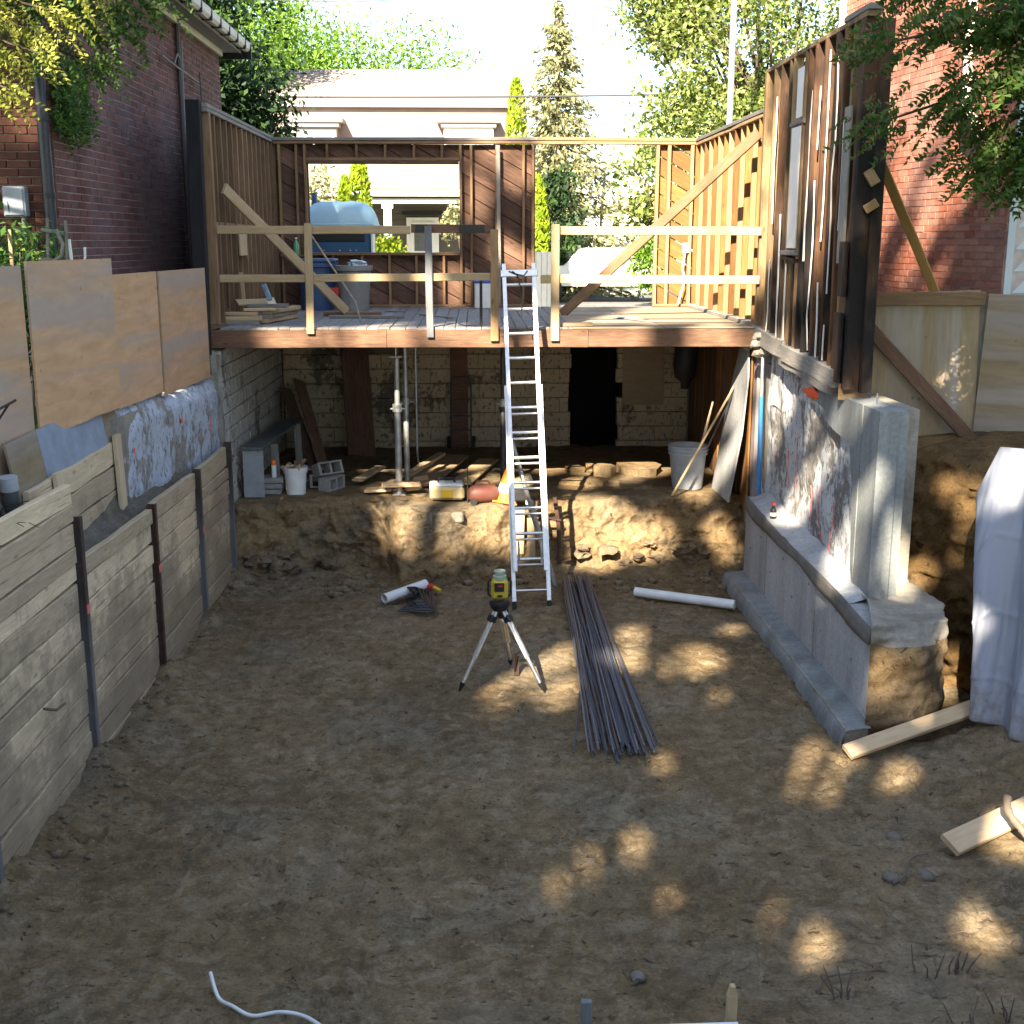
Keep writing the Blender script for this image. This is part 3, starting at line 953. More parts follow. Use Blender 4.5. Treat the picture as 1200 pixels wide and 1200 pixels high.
t = thing("block_wall", "grimy white concrete block wall on the left side of the open basement", "wall", (-3.05, 17, .8))
block_wall(t, (-3.06, 14.62, 0), (0, 1, 0), (1, 0, 0), 4.58, .62, 2.82, BLOCKP)
m = MB(); m.box((-3.27, 16.9, 1.7), (.12, 4.6, 2.3)); m.build("mortar_backing", SOILD, t)
m = MB()
pm = grid_mesh(14, 40, lambda u, v: (-3.3 + .27 * u + .02 * noise.noise(V((u * 5, v * 9, 1))), 14.46 - .04 * noise.noise(V((u * 6, v * 11, 4))), .5 + 2.28 * v), "end")
ob("wall_end", pm, ROUGHC, t)
m = MB(); m.box((-3.2, 14.56, 1.6), (.26, .12, 2.3)); m.build("end_core", ROUGHC, t)

t = thing("block_wall", "dark back wall of the basement in grimy blocks with a black doorway opening", "wall", (0, 19.2, .8))
holes = [(4.58, 5.36, 0, 2.5), (5.36, 5.45, 1.65, 1.85), (1.0, 1.9, 2.36, 2.62)]
block_wall(t, (-3.05, 19.2, 0), (1, 0, 0), (0, -1, 0), 6.5, .7, 2.8, BLOCKT, holes, .52, .235)
m = MB()
m.box((-.97, 19.42, 1.7), (4.95, .1, 2.3)); m.box((-3.3, 19.25, 1.7), (.3, .3, 2.3)); m.box((2.96, 19.42, 1.7), (1.1, .1, 2.3))
m.build("mortar_backing", m_plain("tan_mortar", (.2, .165, .12), .9, var=.4), t)
# the dark room behind the doorway
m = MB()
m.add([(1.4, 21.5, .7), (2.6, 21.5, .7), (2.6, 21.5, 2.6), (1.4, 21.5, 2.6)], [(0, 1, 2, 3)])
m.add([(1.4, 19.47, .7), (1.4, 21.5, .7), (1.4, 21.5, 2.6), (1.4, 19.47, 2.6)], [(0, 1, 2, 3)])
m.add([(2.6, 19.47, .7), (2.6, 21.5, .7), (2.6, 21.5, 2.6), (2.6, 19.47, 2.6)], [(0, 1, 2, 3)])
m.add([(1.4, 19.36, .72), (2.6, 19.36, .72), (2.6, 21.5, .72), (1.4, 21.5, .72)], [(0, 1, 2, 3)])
m.build("passage", m_plain("blackening", (.01, .01, .01), .95), t)  # the room's darkness is put into its near-black colour
m = MB(); m.box((2.72, 19.185, 2.0), (.67, .02, .96)); m.build("patch_panel", m_wood("tan_panel", (.34, .26, .17), (.24, .18, .11), .6), t)
m = MB(); m.box((-.25, 19.185, 1.75), (.28, .03, 1.95)); m.build("strapping", SHEATH, t)

t = thing("basement_side_wall", "brown boarded right side wall of the basement in shadow", "wall", (3.45, 17, .8))
for k in range(14):
    y = 14.95 + k * .31
    board("wall_board", (3.46 + random.uniform(-.01, .02), y, .75), (3.46, y, 2.8), .29, .025, SHEATH if k % 3 else HONEY, t, n=(-1, 0, 0))
m = MB(); m.box((3.58, 17, 1.7), (.16, 4.6, 2.3)); m.build("backing", MORTD, t)

# ------------------------------------------------------------------ floor deck of the gutted house
dk = thing("floor_deck", "raised timber floor of the gutted house with a heavy rim beam over the open basement", "floor deck", (0, 14.6, 3.07))
m = MB()
for x0, x1 in ((-3.2, -1.06), (-1.055, 1.38), (1.385, 3.47)):
    board("rim_beam", (x0, 14.6, 2.955), (x1, 14.6, 2.955), .215, .075, BEAM, dk, n=(0, -1, 0), jit=.002)
x = -3.05; i = 0
while x < 1.15:
    w = random.choice([.135, .14, .14, .185])
    board("floor_board", (x + w / 2, 14.57, 3.075 + random.uniform(-.002, .003)), (x + w / 2, 19.28, 3.075), w - .006, .025, DECKW, dk, n=(0, 0, 1))
    x += w; i += 1
for (x0, x1, y0, y1, dz) in ((x, 2.3, 14.57, 16.9, 0), (2.31, 3.46, 14.57, 17.0, .003), (x, 2.05, 16.91, 19.28, .002), (2.06, 3.46, 17.01, 19.28, 0)):
    board("floor_sheet", (x0, (y0 + y1) / 2, 3.075 + dz), (x1, (y0 + y1) / 2, 3.075 + dz), y1 - y0, .02, PLYR, dk, n=(0, 0, 1), jit=.0006)
for k in range(14):
    xx = -2.9 + k * .475
    board("joist", (xx, 14.65, 2.955), (xx, 19.2, 2.955), .2, .045, SHEATH, dk, n=(1, 0, 0))
m = MB(); m.box((0.15, 16.95, 3.056), (6.6, 4.5, .008)); m.build("light_stop_sheet", SHEATH, dk)  # thin sheet added to stop sun leaking through the deck seams
m = MB(); m.box((0.2, 19.28, 2.93), (6.9, .06, .27)); m.build("rim_joist", SHEATH, dk)
# foot blocks of the two braces
board("foot_block", (-2.1, 17.0, 3.115), (-1.3, 17.0, 3.115), .14, .045, STUD, dk, n=(0, 0, 1))
board("foot_block", (-1.95, 16.4, 3.11), (-.95, 16.35, 3.11), .1, .04, GREYW, dk, n=(0, 0, 1))
board("foot_block", (.98, 14.75, 3.11), (1.45, 14.75, 3.11), .12, .045, RAIL, dk, n=(0, 0, 1))
for (a, b) in (((-.75, 17.1), (-.3, 16.3)), ((1.9, 16.3), (2.2, 15.6)), ((-1.3, 17.9), (-1.0, 17.8))):
    board("debris", (*a, 3.1), (*b, 3.1), .07, .02, GREYW, dk, n=(0, 0, 1))

# guard rail along the edge of the deck
gr = thing("guard_rail", "makeshift lumber guard rail along the front edge of the floor deck", "guard rail", (0, 14.52, 3.07))
yp = 14.535
board("rail_post", (-1.965, yp, 3.02), (-1.95, yp, 4.31), .09, .04, RAIL, gr)
board("rail_post", (-.53, yp - .002, 2.975), (-.54, yp, 4.28), .085, .04, GREYP, gr, label="charcoal grey rail post")
board("rail_post", (.245, yp, 2.93), (.245, yp, 4.24), .095, .045, STUDP, gr)
board("rail_post", (.975, yp, 2.93), (.97, yp, 4.3), .1, .045, RAIL, gr)
yr = 14.585
board("rail", (-3.02, yr, 4.235), (-.75, yr, 4.235), .095, .04, RAIL, gr)
board("rail", (-.74, yr + .001, 4.25), (.23, yr, 4.245), .1, .04, BEAM, gr)
board("rail", (-3.02, yr, 3.665), (.22, yr + .001, 3.69), .09, .04, RAIL, gr, bow=.0)
board("rail", (.99, yr, 4.225), (3.44, yr, 4.22), .1, .04, RAIL, gr)
board("rail", (.8, yr, 3.66), (3.44, yr, 3.645), .1, .04, RAIL, gr)
for (x, w) in ((-.62, .14), (-.02, .3)):
    m = MB(); m.box((x, yr - .024, 4.248), (w, .004, .09)); m.build("black_tape_wrap", PLAK, gr)

b1 = thing("diagonal_brace", "pale diagonal brace from the left stud wall down to a block on the deck", "brace", (-2.4, 16, 3.1))
board("brace_board", (-2.98, 14.9, 4.72), (-1.78, 17.0, 3.14), .14, .04, RAIL, b1, n=(1, -.5, 0))
b2 = thing("diagonal_brace", "long brown diagonal brace running from the right stud wall down across the doorway gap", "brace", (2.3, 16, 3.1))
board("brace_board", (3.42, 14.85, 5.36), (1.24, 17.05, 3.1), .135, .04, BRACEW, b2, n=(-.7, -.7, 0))
pr_ = thing("prop_rod", "thin pale rod leaning behind the left rail post", "rod", (-1.9, 15, 3.1))
m = MB(); m.tube([(-1.93, 14.62, 4.18), (-1.5, 15.4, 3.35), (-1.45, 15.5, 3.09)], .012, 6); m.build("rod", GALV, pr_)

# ------------------------------------------------------------------ left stud wall
ls = thing("stud_wall", "left stud wall of the gutted house with closely set brown studs", "stud wall", (-3.1, 17, 3.07))
for k in range(14):
    y = 14.64 + k * .347
    m_ = STUD
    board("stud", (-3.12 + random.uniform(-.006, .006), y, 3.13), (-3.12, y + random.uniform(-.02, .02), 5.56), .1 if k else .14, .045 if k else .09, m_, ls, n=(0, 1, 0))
board("top_plate", (-3.12, 14.56, 5.585), (-3.12, 19.3, 5.6), .12, .045, GREYW, ls, n=(0, 0, 1))
board("top_plate", (-3.12, 14.56, 5.635), (-3.12, 19.3, 5.65), .12, .045, GREYW, ls, n=(0, 0, 1))
board("bottom_plate", (-3.12, 14.56, 3.108), (-3.12, 19.2, 3.108), .1, .04, STUD, ls, n=(0, 0, 1))
board("cross_block", (-3.1, 14.7, 4.28), (-3.1, 17.5, 4.28), .09, .04, STUDP, ls, n=(1, 0, 0))
for k in range(12):
    z = 3.1 + k * .21
    board("sheathing_board", (-3.195, 14.6, z + .1), (-3.195, 19.25, z + .1), .2, .022, SHEATH, ls, n=(1, 0, 0))
board("corner_stud", (-3.14, 19.24, 3.08), (-3.14, 19.24, 5.56), .2, .04, STUD, ls, n=(0, -1, 0))
board("mounting_panel", (-3.05, 16.3, 3.92), (-3.05, 16.3, 4.22), .5, .02, NEWW, ls, n=(1, 0, 0))
bp = thing("corner_post", "charred black corner post at the near end of the left stud wall", "post", (-3.26, 14.5, 2.6))
board("post_timber", (-3.24, 14.48, 2.55), (-3.2, 14.5, 5.68), .16, .14, m_wood("black_char", (.03, .03, .034), (.012, .012, .014), knots=False), bp, n=(0, -1, 0))

# ------------------------------------------------------------------ back stud wall
bw = thing("stud_wall", "back stud wall with dark diagonal board sheathing, a big window opening and an open doorway gap", "stud wall", (0, 19.2, 3.07))
yb = 19.2
def bst(x, z0, z1, w=.04, m_=STUD, d=.1): board("stud", (x, yb, z0), (x + random.uniform(-.005, .005), yb, z1), d, w, m_, bw, n=(1, 0, 0))
board("top_plate", (-3.06, yb, 5.63), (1.0, yb, 5.64), .13, .05, GREYW, bw, n=(0, 0, 1))
board("top_plate", (-3.06, yb, 5.578), (1.0, yb, 5.585), .11, .045, STUD, bw, n=(0, 0, 1))
board("top_plate", (1.003, yb, 5.64), (3.46, yb, 5.63), .13, .05, STUDP, bw, n=(0, 0, 1))
board("top_plate", (1.003, yb, 5.585), (3.46, yb, 5.58), .11, .045, STUDP, bw, n=(0, 0, 1))
for x in (-2.98, -2.72, -2.58): bst(x, 3.1, 5.55, m_=STUDP if x == -2.98 else STUD)
for x in (-.195, -.03, .36, .78, .93): bst(x, 3.1, 5.55, m_=STUD)
board("stud", (.4, yb - .08, 3.1), (.385, yb - .08, 5.54), .06, .05, GREYW, bw, n=(0, -1, 0), label="pale loose stud nailed to the face")
for x in (2.86, 3.04, 3.4): bst(x, 3.1, 5.55, .05, m_=STUDP)
for x in (-2.24, -1.79, -1.35, -.91, -.48): bst(x, 5.36, 5.55)
board("header", (-2.56, yb, 5.335), (-.22, yb, 5.335), .11, .045, STUD, bw, n=(0, 0, 1))
board("header", (-2.56, yb, 5.288), (-.22, yb, 5.288), .12, .045, BEAM, bw, n=(0, 0, 1))
board("sill_plate", (-2.56, yb, 3.91), (-.22, yb, 3.91), .13, .045, STUD, bw, n=(0, 0, 1))
for x in (-2.2, -1.75, -1.32, -.9, -.47): bst(x, 3.1, 3.885)
board("bottom_plate", (-3.0, yb, 3.11), (.95, yb, 3.11), .1, .04, STUD, bw, n=(0, 0, 1))
board("bottom_plate", (2.84, yb, 3.11), (3.42, yb, 3.11), .1, .04, STUDP, bw, n=(0, 0, 1))
board("ledge", (-3.0, yb - .1, 3.885), (-2.56, yb - .1, 3.885), .1, .03, STUD, bw, n=(0, 0, 1))
def diag(regions, ang, w, gap, mat, z_ref=0, y=19.262, th=.022):
    ca, sa = math.cos(ang), math.sin(ang)
    for (x0, x1, z0, z1) in regions:
        k0 = -80
        for k in range(-60, 60):
            c = k * w + z_ref
            # strip along (ca, -sa), offset along normal (sa, ca)
            a, b = c + gap / 2, c + w - gap / 2
            poly = [(-20 * ca + a * sa, 20 * sa + a * ca), (20 * ca + a * sa, -20 * sa + a * ca), (20 * ca + b * sa, -20 * sa + b * ca), (-20 * ca + b * sa, 20 * sa + b * ca)]
            pl = clip_poly(poly, x0, x1, z0, z1)
            if len(pl) < 3: continue
            cx = sum(p[0] for p in pl) / len(pl); cz = sum(p[1] for p in pl) / len(pl)
            if max(p[0] for p in pl) - min(p[0] for p in pl) < .03: continue
            # local frame: X along the board
            lp = [((px - cx) * ca - (pz - cz) * sa, (px - cx) * sa + (pz - cz) * ca) for px, pz in pl]
            mb = MB(); mb.prism(lp, (0, 0, 0), (1, 0, 0), (0, 1, 0), (0, 0, 1), th)
            M = Matrix(((ca, sa, 0, cx), (0, 0, 1, y + random.uniform(-.003, .004)), (-sa, ca, 0, cz), (0, 0, 0, 1)))
            ob("sheathing_board", mb.mesh("sheathing"), mat, bw, M)
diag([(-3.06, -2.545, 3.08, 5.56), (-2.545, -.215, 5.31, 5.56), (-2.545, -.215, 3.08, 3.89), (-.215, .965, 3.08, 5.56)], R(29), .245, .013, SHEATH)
m = MB()
for (x0, x1, z0, z1) in [(-3.06, -2.545, 3.08, 5.56), (-2.545, -.215, 5.31, 5.56), (-2.545, -.215, 3.08, 3.89), (-.215, .965, 3.08, 5.56)]: m.box(((x0 + x1) / 2, 19.3, (z0 + z1) / 2), (x1 - x0 - .004, .006, z1 - z0))
m.build("seam_blackout", m_plain("blackout_sheet", (.02, .018, .016), .9), bw)  # added black sheet: blocks light leaks and darkens the board seams
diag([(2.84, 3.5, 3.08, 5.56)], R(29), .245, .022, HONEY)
# cable and box on the right piece
cb = thing("cable_box", "small white junction box with a dangling cable on the honey-coloured boards", "junction box", (3.3, 19.1, 4.0))
m = MB(); m.rbox((3.33, 19.13, 4.0), (.1, .05, .15), .008); m.build("box", PLAW, cb, M=I4)
m = MB(); m.tube([(3.32, 19.11, 3.92), (3.28, 19.08, 3.7), (3.33, 19.1, 3.5), (3.27, 19.09, 3.3), (3.22, 19.05, 3.13)], .016, 6); m.build("cable", PLAW, cb, 40)

# ------------------------------------------------------------------ right stud wall (low part along the deck, tall part over the old foundation)
rw = thing("stud_wall", "right stud wall of the gutted house with honey-brown studs and patchy wood infill", "stud wall", (3.55, 17, 3.07))
for k in range(13):
    y = 14.95 + k * .35
    board("stud", (3.5, y, 3.1), (3.5 + random.uniform(-.01, .01), y, 5.54), .1, .045, STUDP if k % 2 else HONEY, rw, n=(0, 1, 0))
board("top_plate", (3.5, 14.74, 5.565), (3.5, 19.27, 5.565), .11, .045, STUDP, rw, n=(0, 0, 1))
board("top_plate", (3.5, 14.74, 5.615), (3.5, 19.27, 5.625), .13, .05, GREYW, rw, n=(0, 0, 1))
for k in range(20):
    y = 14.78 + k * .225
    z = 3.05; mats = [HONEY, STUD, HONEY, STUD, BEAM]
    while z < 5.5:
        h = random.uniform(.5, 1.7) if k > 5 else random.uniform(.25, 1.1); z2 = min(5.55, z + h)
        if z2 - z > .06 and random.random() > .012:
            board("infill_board", (3.58 + random.uniform(-.015, .02), y + .11, z), (3.58 + random.uniform(-.015, .02), y + .11, z2 - .01), .215, .022, random.choice(mats), rw, n=(-1, 0, 0))
        z = z2
board("bottom_plate", (3.45, 14.9, 3.11), (3.45, 19.1, 3.11), .14, .05, GREYW, rw, n=(0, 0, 1))

tw = thing("stud_wall", "tall fire-charred stud wall standing on the old foundation, with a narrow window slot", "stud wall", (3.55, 13, 2.95))
TZ0, TZ1 = 2.93, 6.02
def tst(y, m_, w=.045, d=.1, z0=None, z1=TZ1, x=3.5):
    zb = 2.97 if y > 13.0 else 2.9
    board("stud", (x, y, z0 if z0 is not None else zb), (x + random.uniform(-.008, .008), y + random.uniform(-.012, .012), z1), d, w, m_, tw, n=(0, 1, 0), jit=.003)
tst(14.66, CHARP, .09, .12, x=3.49); tst(14.3, CHARP); tst(13.98, CHAR)
tst(13.62, CHARP); tst(13.45, CHARP, .05)
tst(12.98, CHARP, .05); tst(12.86, CHAR)
for y in (12.55, 12.2, 11.85, 11.55): tst(y, CHAR, .05, .14)
tst(11.4, CHARP, .05)
# doubled corner with patches nailed to it
board("corner_post", (3.52, 11.12, 2.75), (3.52, 11.12, 6.02), .14, .16, CHAR, tw, n=(0, -1, 0), jit=.004)
board("corner_post", (3.64, 11.05, 2.72), (3.64, 11.05, 6.0), .1, .12, CHAR, tw, n=(0, -1, 0), jit=.004)
board("nailed_board", (3.43, 11.33, 3.9), (3.43, 11.33, 5.3), .19, .025, GREYW, tw, n=(-1, 0, 0))
board("nailed_board", (3.42, 11.2, 3.6), (3.42, 11.2, 4.1), .2, .03, CHAR, tw, n=(-1, 0, 0))
board("nailed_board", (3.42, 11.24, 2.8), (3.42, 11.24, 3.45), .24, .03, CHAR, tw, n=(-1, 0, 0))
board("scrap_block", (3.53, 11.0, 4.72), (3.6, 10.96, 4.6), .09, .04, STUDP, tw, n=(0, -1, 0))
board("scrap_block", (3.53, 11.0, 4.38), (3.62, 10.95, 4.44), .08, .04, STUDP, tw, n=(0, -1, 0))
board("top_plate", (3.51, 11.0, 6.045), (3.51, 14.72, 6.045), .12, .05, CHARP, tw, n=(0, 0, 1))
board("top_plate", (3.51, 10.98, 6.098), (3.51, 11.7, 6.098), .13, .05, GREYW, tw, n=(0, 0, 1))
# narrow window slot
board("sill", (3.48, 12.93, 3.98), (3.48, 13.5, 3.98), .16, .05, GREYW, tw, n=(0, 0, 1))
board("sill", (3.47, 12.95, 3.9), (3.47, 13.5, 3.93), .12, .04, CHAR, tw, n=(0, 0, 1))
board("header", (3.5, 12.93, 5.33), (3.5, 13.5, 5.33), .12, .045, GREYW, tw, n=(0, 0, 1))
tst(13.25, CHARP, .045, z0=2.95, z1=3.86); tst(13.12, CHAR, .045, z0=2.95, z1=3.86)
m = MB(); m.box((3.455, 13.12, 5.63), (.012, .3, .5)); m.build("white_panel", WHITEW, tw)
m = MB(); m.box((3.452, 13.22, 4.66), (.012, .36, 1.26)); m.build("white_panel", WHITEW, tw)
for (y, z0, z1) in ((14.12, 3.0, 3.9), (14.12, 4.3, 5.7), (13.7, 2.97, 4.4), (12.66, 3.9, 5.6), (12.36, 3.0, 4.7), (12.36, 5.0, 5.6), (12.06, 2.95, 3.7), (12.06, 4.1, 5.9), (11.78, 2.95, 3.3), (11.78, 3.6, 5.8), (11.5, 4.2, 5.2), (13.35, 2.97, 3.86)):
    board("sunlit_edge_strip", (3.447, y, z0), (3.447, y + .015, z1), random.uniform(.014, .034), .012, WHITEW, tw, n=(-1, 0, 0), jit=.009)  # white strips put sunlight on the stud edges as colour
# charred cladding behind, with gaps that let the light through
y = 11.15
while y < 14.6:
    w = random.uniform(.15, .22)
    if not (12.93 < y + w / 2 < 13.52):
        board("cladding_board", (3.6, y + w / 2, TZ0), (3.6 + random.uniform(-.01, .015), y + w / 2 + random.uniform(-.01, .01), 6.0), w, .02, CHAR, tw, n=(-1, 0, 0), jit=.003)
    else:
        board("cladding_board", (3.6, y + w / 2, TZ0), (3.6, y + w / 2, 3.9), w, .02, CHAR, tw, n=(-1, 0, 0), jit=.003)
    y += w + random.choice([.012, .03, .045])
# weathered sill beams under the wall
board("sill_beam", (3.52, 13.25, 2.92), (3.5, 14.75, 3.0), .2, .2, GREYW, tw, n=(-1, 0, 0), jit=.006)
board("sill_beam", (3.5, 11.25, 2.83), (3.51, 13.2, 2.9), .18, .22, GREYW, tw, n=(-1, 0, 0), jit=.006)
board("sill_beam", (3.47, 11.35, 2.71), (3.5, 13.4, 2.79), .09, .16, GREYW, tw, n=(-1, 0, 0), jit=.006)
board("sill_end", (3.45, 11.22, 2.72), (3.7, 11.15, 2.72), .16, .18, CHARP, tw, n=(0, -1, 0), jit=.005)

# ------------------------------------------------------------------ right: old foundation, new pier and underpinning
fw = thing("foundation_wall", "old rough whitewashed foundation wall on the right with red spray lines", "wall", (3.5, 12.5, .95))
def oldf(u, v):
    y = 10.3 + 4.75 * u
    ztop = 2.66 if y < 12.0 else 2.66 + .32 * min(1, (y - 12.0) / 2.4)
    z = .8 + (ztop - .8) * v
    n = noise.fractal(V((y * 1.6, z * 1.6, 3)), 1, 2, 5)
    n2 = noise.noise(V((y * 7, z * 4, 1)))
    x = 3.54 - .045 * n - .015 * n2 + (.05 if v > .985 else 0)
    if y > 14.2: x += .1 * math.sin((y - 14.2) * 3)
    return (x, y, z + .02 * n)
ob("wall_face", grid_mesh(170, 80, oldf, "foundation_face"), CONCP, fw)
m = MB(); m.box((3.78, 12.75, 1.72), (.36, 4.6, 1.84)); m.build("core", ROUGHC, fw)
# smooth pale strip and red lines
def onwall(y, z, d=.0):
    u = (y - 10.3) / 4.75; ztop = 2.66 if y < 12.0 else 2.66 + .32 * min(1, (y - 12) / 2.4)
    return oldf(u, (z - .8) / (ztop - .8))[0] - d
sm_ = grid_mesh(8, 14, lambda u, v: (onwall(13.55 + .42 * u, 2.2 + .58 * v, .012), 13.55 + .42 * u, 2.2 + .58 * v + .03 * math.sin(u * 3)), "strip")
ob("parged_strip", sm_, CONCW, fw)
for (y, z0, z1) in ((13.2, 1.35, 1.8), (12.9, 1.25, 2.05), (12.2, 1.2, 1.6), (11.85, 1.05, 1.65), (11.4, 1.05, 1.6), (13.75, 1.5, 1.75)):
    m = MB(); ps = [(onwall(y + random.uniform(-.01, .01), z0 + (z1 - z0) * k / 6, .006), y + random.uniform(-.008, .008), z0 + (z1 - z0) * k / 6) for k in range(7)]
    m.tube(ps, .0045, 5); m.build("red_line", PINKP, fw)
m = MB(); n_ = 26
rim = [(12.32 + .3 * math.cos(6.283 * k / n_) * random.uniform(.75, 1.1), 2.56 + .055 * math.sin(6.283 * k / n_) * random.uniform(.5, 1.4)) for k in range(n_)]
m.add([(onwall(12.32, 2.56, .06), 12.32, 2.56)] + [(onwall(a_, b_, .042), a_, b_) for a_, b_ in rim], [(0, 1 + k, 1 + (k + 1) % n_) for k in range(n_)])
m.build("paint_mark", ORANGEP, fw)

# crumbling old footing and rubble end
rb = thing("rubble_footing", "lumpy rubble footing with an earth face under the near end of the new pier", "footing", (3.6, 9.7, 0))
def lump(u, v):
    # wraps front face and right side
    p = [(3.26, 9.3), (3.62, 9.3), (3.9, 9.42), (4.0, 9.7), (4.02, 10.6)]
    s_ = u * 4; i = min(3, int(s_)); f = s_ - i
    x = p[i][0] + (p[i + 1][0] - p[i][0]) * f; y = p[i][1] + (p[i + 1][1] - p[i][1]) * f
    z = -.1 + 1.12 * min(1, v / .75)
    n = noise.fractal(V((x * 2.6, y * 2.6, z * 2.6)), 1, 2, 4)
    if v > .75:
        f2 = (v - .75) / .25; x += (3.55 - x) * f2; y += (10.25 - y) * f2; z = 1.02 - .04 * f2
    bul = .045 * math.exp(-((z - .78) / .2) ** 2)
    cx, cy = x - 3.6, y - 10.2; l = math.hypot(cx, cy) or 1
    k = bul + .09 * n + .03 * abs(noise.noise(V((x * 5, y * 5, z * 12)))) + .03 * noise.noise(V((x * 9, y * 9, z * 9)))
    return (x + cx / l * k, y + cy / l * k, z + .03 * n)
ob("rubble_face", grid_mesh(70, 60, lump, "rubble"), BANK, rb)
def lump2(u, v):
    x, y, z = lump(u, .62 + .38 * v)
    cx, cy = x - 3.6, y - 10.2; l = math.hypot(cx, cy) or 1
    n = noise.noise(V((x * 6, y * 6, z * 6)))
    k = .02 + .015 * n - .03 * max(0, .15 - v) / .15
    return (x + cx / l * k, y + cy / l * k, z + .012)
ob("grout_cap", grid_mesh(60, 40, lump2, "grout"), ROUGHC, rb)

pier = thing("concrete_pier", "smooth grey concrete pier and patch at the near end of the old foundation", "pier", (3.65, 10.3, .85))
m = MB()
prof = [(3.49, 10.12), (3.58, 10.12), (3.595, 10.105), (3.66, 10.105), (3.675, 10.12), (3.745, 10.12), (3.745, 10.56), (3.49, 10.56)]
m.prism(prof, (0, 0, .86), (1, 0, 0), (0, 1, 0), (0, 0, 1), 1.81)
m.build("column", CONC, pier)
m = MB(); m.prism([(10.57, 2.67), (11.98, 2.66), (11.98, 2.5), (11.7, 2.36), (11.3, 2.3), (10.9, 2.27), (10.74, 1.9), (10.66, 1.2), (10.57, 1.0)], (3.485, 0, 0), (0, 1, 0), (0, 0, 1), (1, 0, 0), .258)
m.build("patch", CONC, pier)
for (y, x) in ((10.6, 3.62), (11.3, 3.6)):
    m = MB(); m.tube([(x, y, 2.6), (x, y, 2.77)], .008, 6); m.build("rebar_stub", REBAR, pier)

uw = thing("underpinning_wall", "low new concrete underpinning wall along the right of the pit with a footing strip", "wall", (3.3, 11.5, 0))
def wtop(y): return 1.06 - .14 * (14 - y) / 4.7
m = MB()
m.prism([(9.36, -.1), (14.05, -.1), (14.05, wtop(14.05)), (9.36, wtop(9.36))], (3.285, 0, 0), (0, 1, 0), (0, 0, 1), (1, 0, 0), .27)
m.build("wall_face", CONCW, uw)
for (y0, y1) in ((9.36, 10.9), (10.9, 12.95), (12.95, 14.05)):
    pass
m = MB(); m.box((3.283, 12.98, .55), (.006, .012, .95)); m.box((3.283, 11.0, .5), (.006, .01, .8)); m.build("form_joint", ROUGHC, uw)
for k in range(9):
    m = MB(); y = 9.8 + k * .5; m.lathe([(0, 0), (.014, 0), (.014, .006), (0, .006)], (3.2845, y + random.uniform(-.06, .06), .5 + .28 * (k % 2) + random.uniform(-.04, .04)), 8, M=RY(R(-90))); m.build("tie_hole", ROUGHC, uw)
def foot(u, v):
    y = 9.2 + 4.9 * u
    pr = [(0, 3.02, -.08), (.3, 3.04, .06), (.5, 3.07, .13), (1, 3.3, .16)]
    for (a, x0, z0), (b, x1, z1) in zip(pr, pr[1:]):
        if a <= v <= b: f = (v - a) / (b - a); x, z = x0 + (x1 - x0) * f, z0 + (z1 - z0) * f; break
    n = noise.fractal(V((y * 2.2, x * 3, 1)), 1, 2, 4)
    return (x + .03 * n, y, z + .02 * n)
ob("footing", grid_mesh(110, 14, foot, "footing"), CONC, uw)
m = MB(); m.box((3.17, 11.6, .05), (.2, 4.7, .16)); m.build("footing_core", ROUGHC, uw)
# sagging form strip along the top edge
def strip(u, v):
    y = 9.32 + 4.75 * u
    z = wtop(y) + .035 - (.12 + .03 * math.sin(u * 9)) * v + .02 * math.sin(u * 7)
    return (3.272 - .03 * v - .012 * math.sin(u * 23) * v, y, z)
me = grid_mesh(60, 4, strip, "strip")
o_ = ob("form_strip", me, m_plain("dark_form_board", (.13, .12, .105), .8, var=.35, dirt=.4), uw)
md = o_.modifiers.new("solid", 'SOLIDIFY'); md.thickness = .012
def ledge(u, v):
    y = 10.12 + 3.98 * u
    n = noise.fractal(V((y * 3, v, 5)), 1, 2, 4)
    return (3.29 + .25 * v, y, wtop(y) + .012 + .02 * n + .08 * v * v)
ob("ledge", grid_mesh(110, 8, ledge, "ledge"), CONCW, uw)

# ------------------------------------------------------------------ right hoarding and braces
rh = thing("plywood_hoarding", "weathered plywood hoarding on the right bank in front of the orange brick house", "hoarding", (4.5, 11.6, 2.2))
board("plywood_sheet", (4.25, 11.58, 2.16), (4.2, 11.6, 3.62), 1.4, .018, PLYR, rh, n=(0, -1, 0), jit=.001)
a, b = V((4.94, 11.55, 0)), V((6.05, 11.0, 0))
Mh, Lh = frame(V((a.x, a.y, 2.86)), V((b.x, b.y, 2.82)), (-.45, -.9, 0))
ob("plywood_sheet", board_mesh(Lh, 1.5, .018, .001), PLYR, rh, Mh)
board("top_board", (3.58, 11.55, 3.56), (4.93, 11.55, 3.56), .13, .035, STUD, rh)
board("cross_board", (3.62, 11.54, 3.48), (4.86, 11.42, 2.2), .13, .04, BEAM, rh, n=(0, -1, 0))
board("post", (4.93, 11.62, 2.0), (4.93, 11.62, 3.6), .09, .05, GREYW, rh)
br = thing("diagonal_brace", "honey-coloured raking brace between the charred wall corner and the right hoarding", "brace", (4.1, 11.8, 3.6))
board("brace_board", (3.62, 11.3, 5.05), (4.66, 12.0, 3.5), .09, .045, m_wood("raker_wood", (.52, .32, .13), (.34, .2, .08)), br, n=(-.5, -.8, .2))

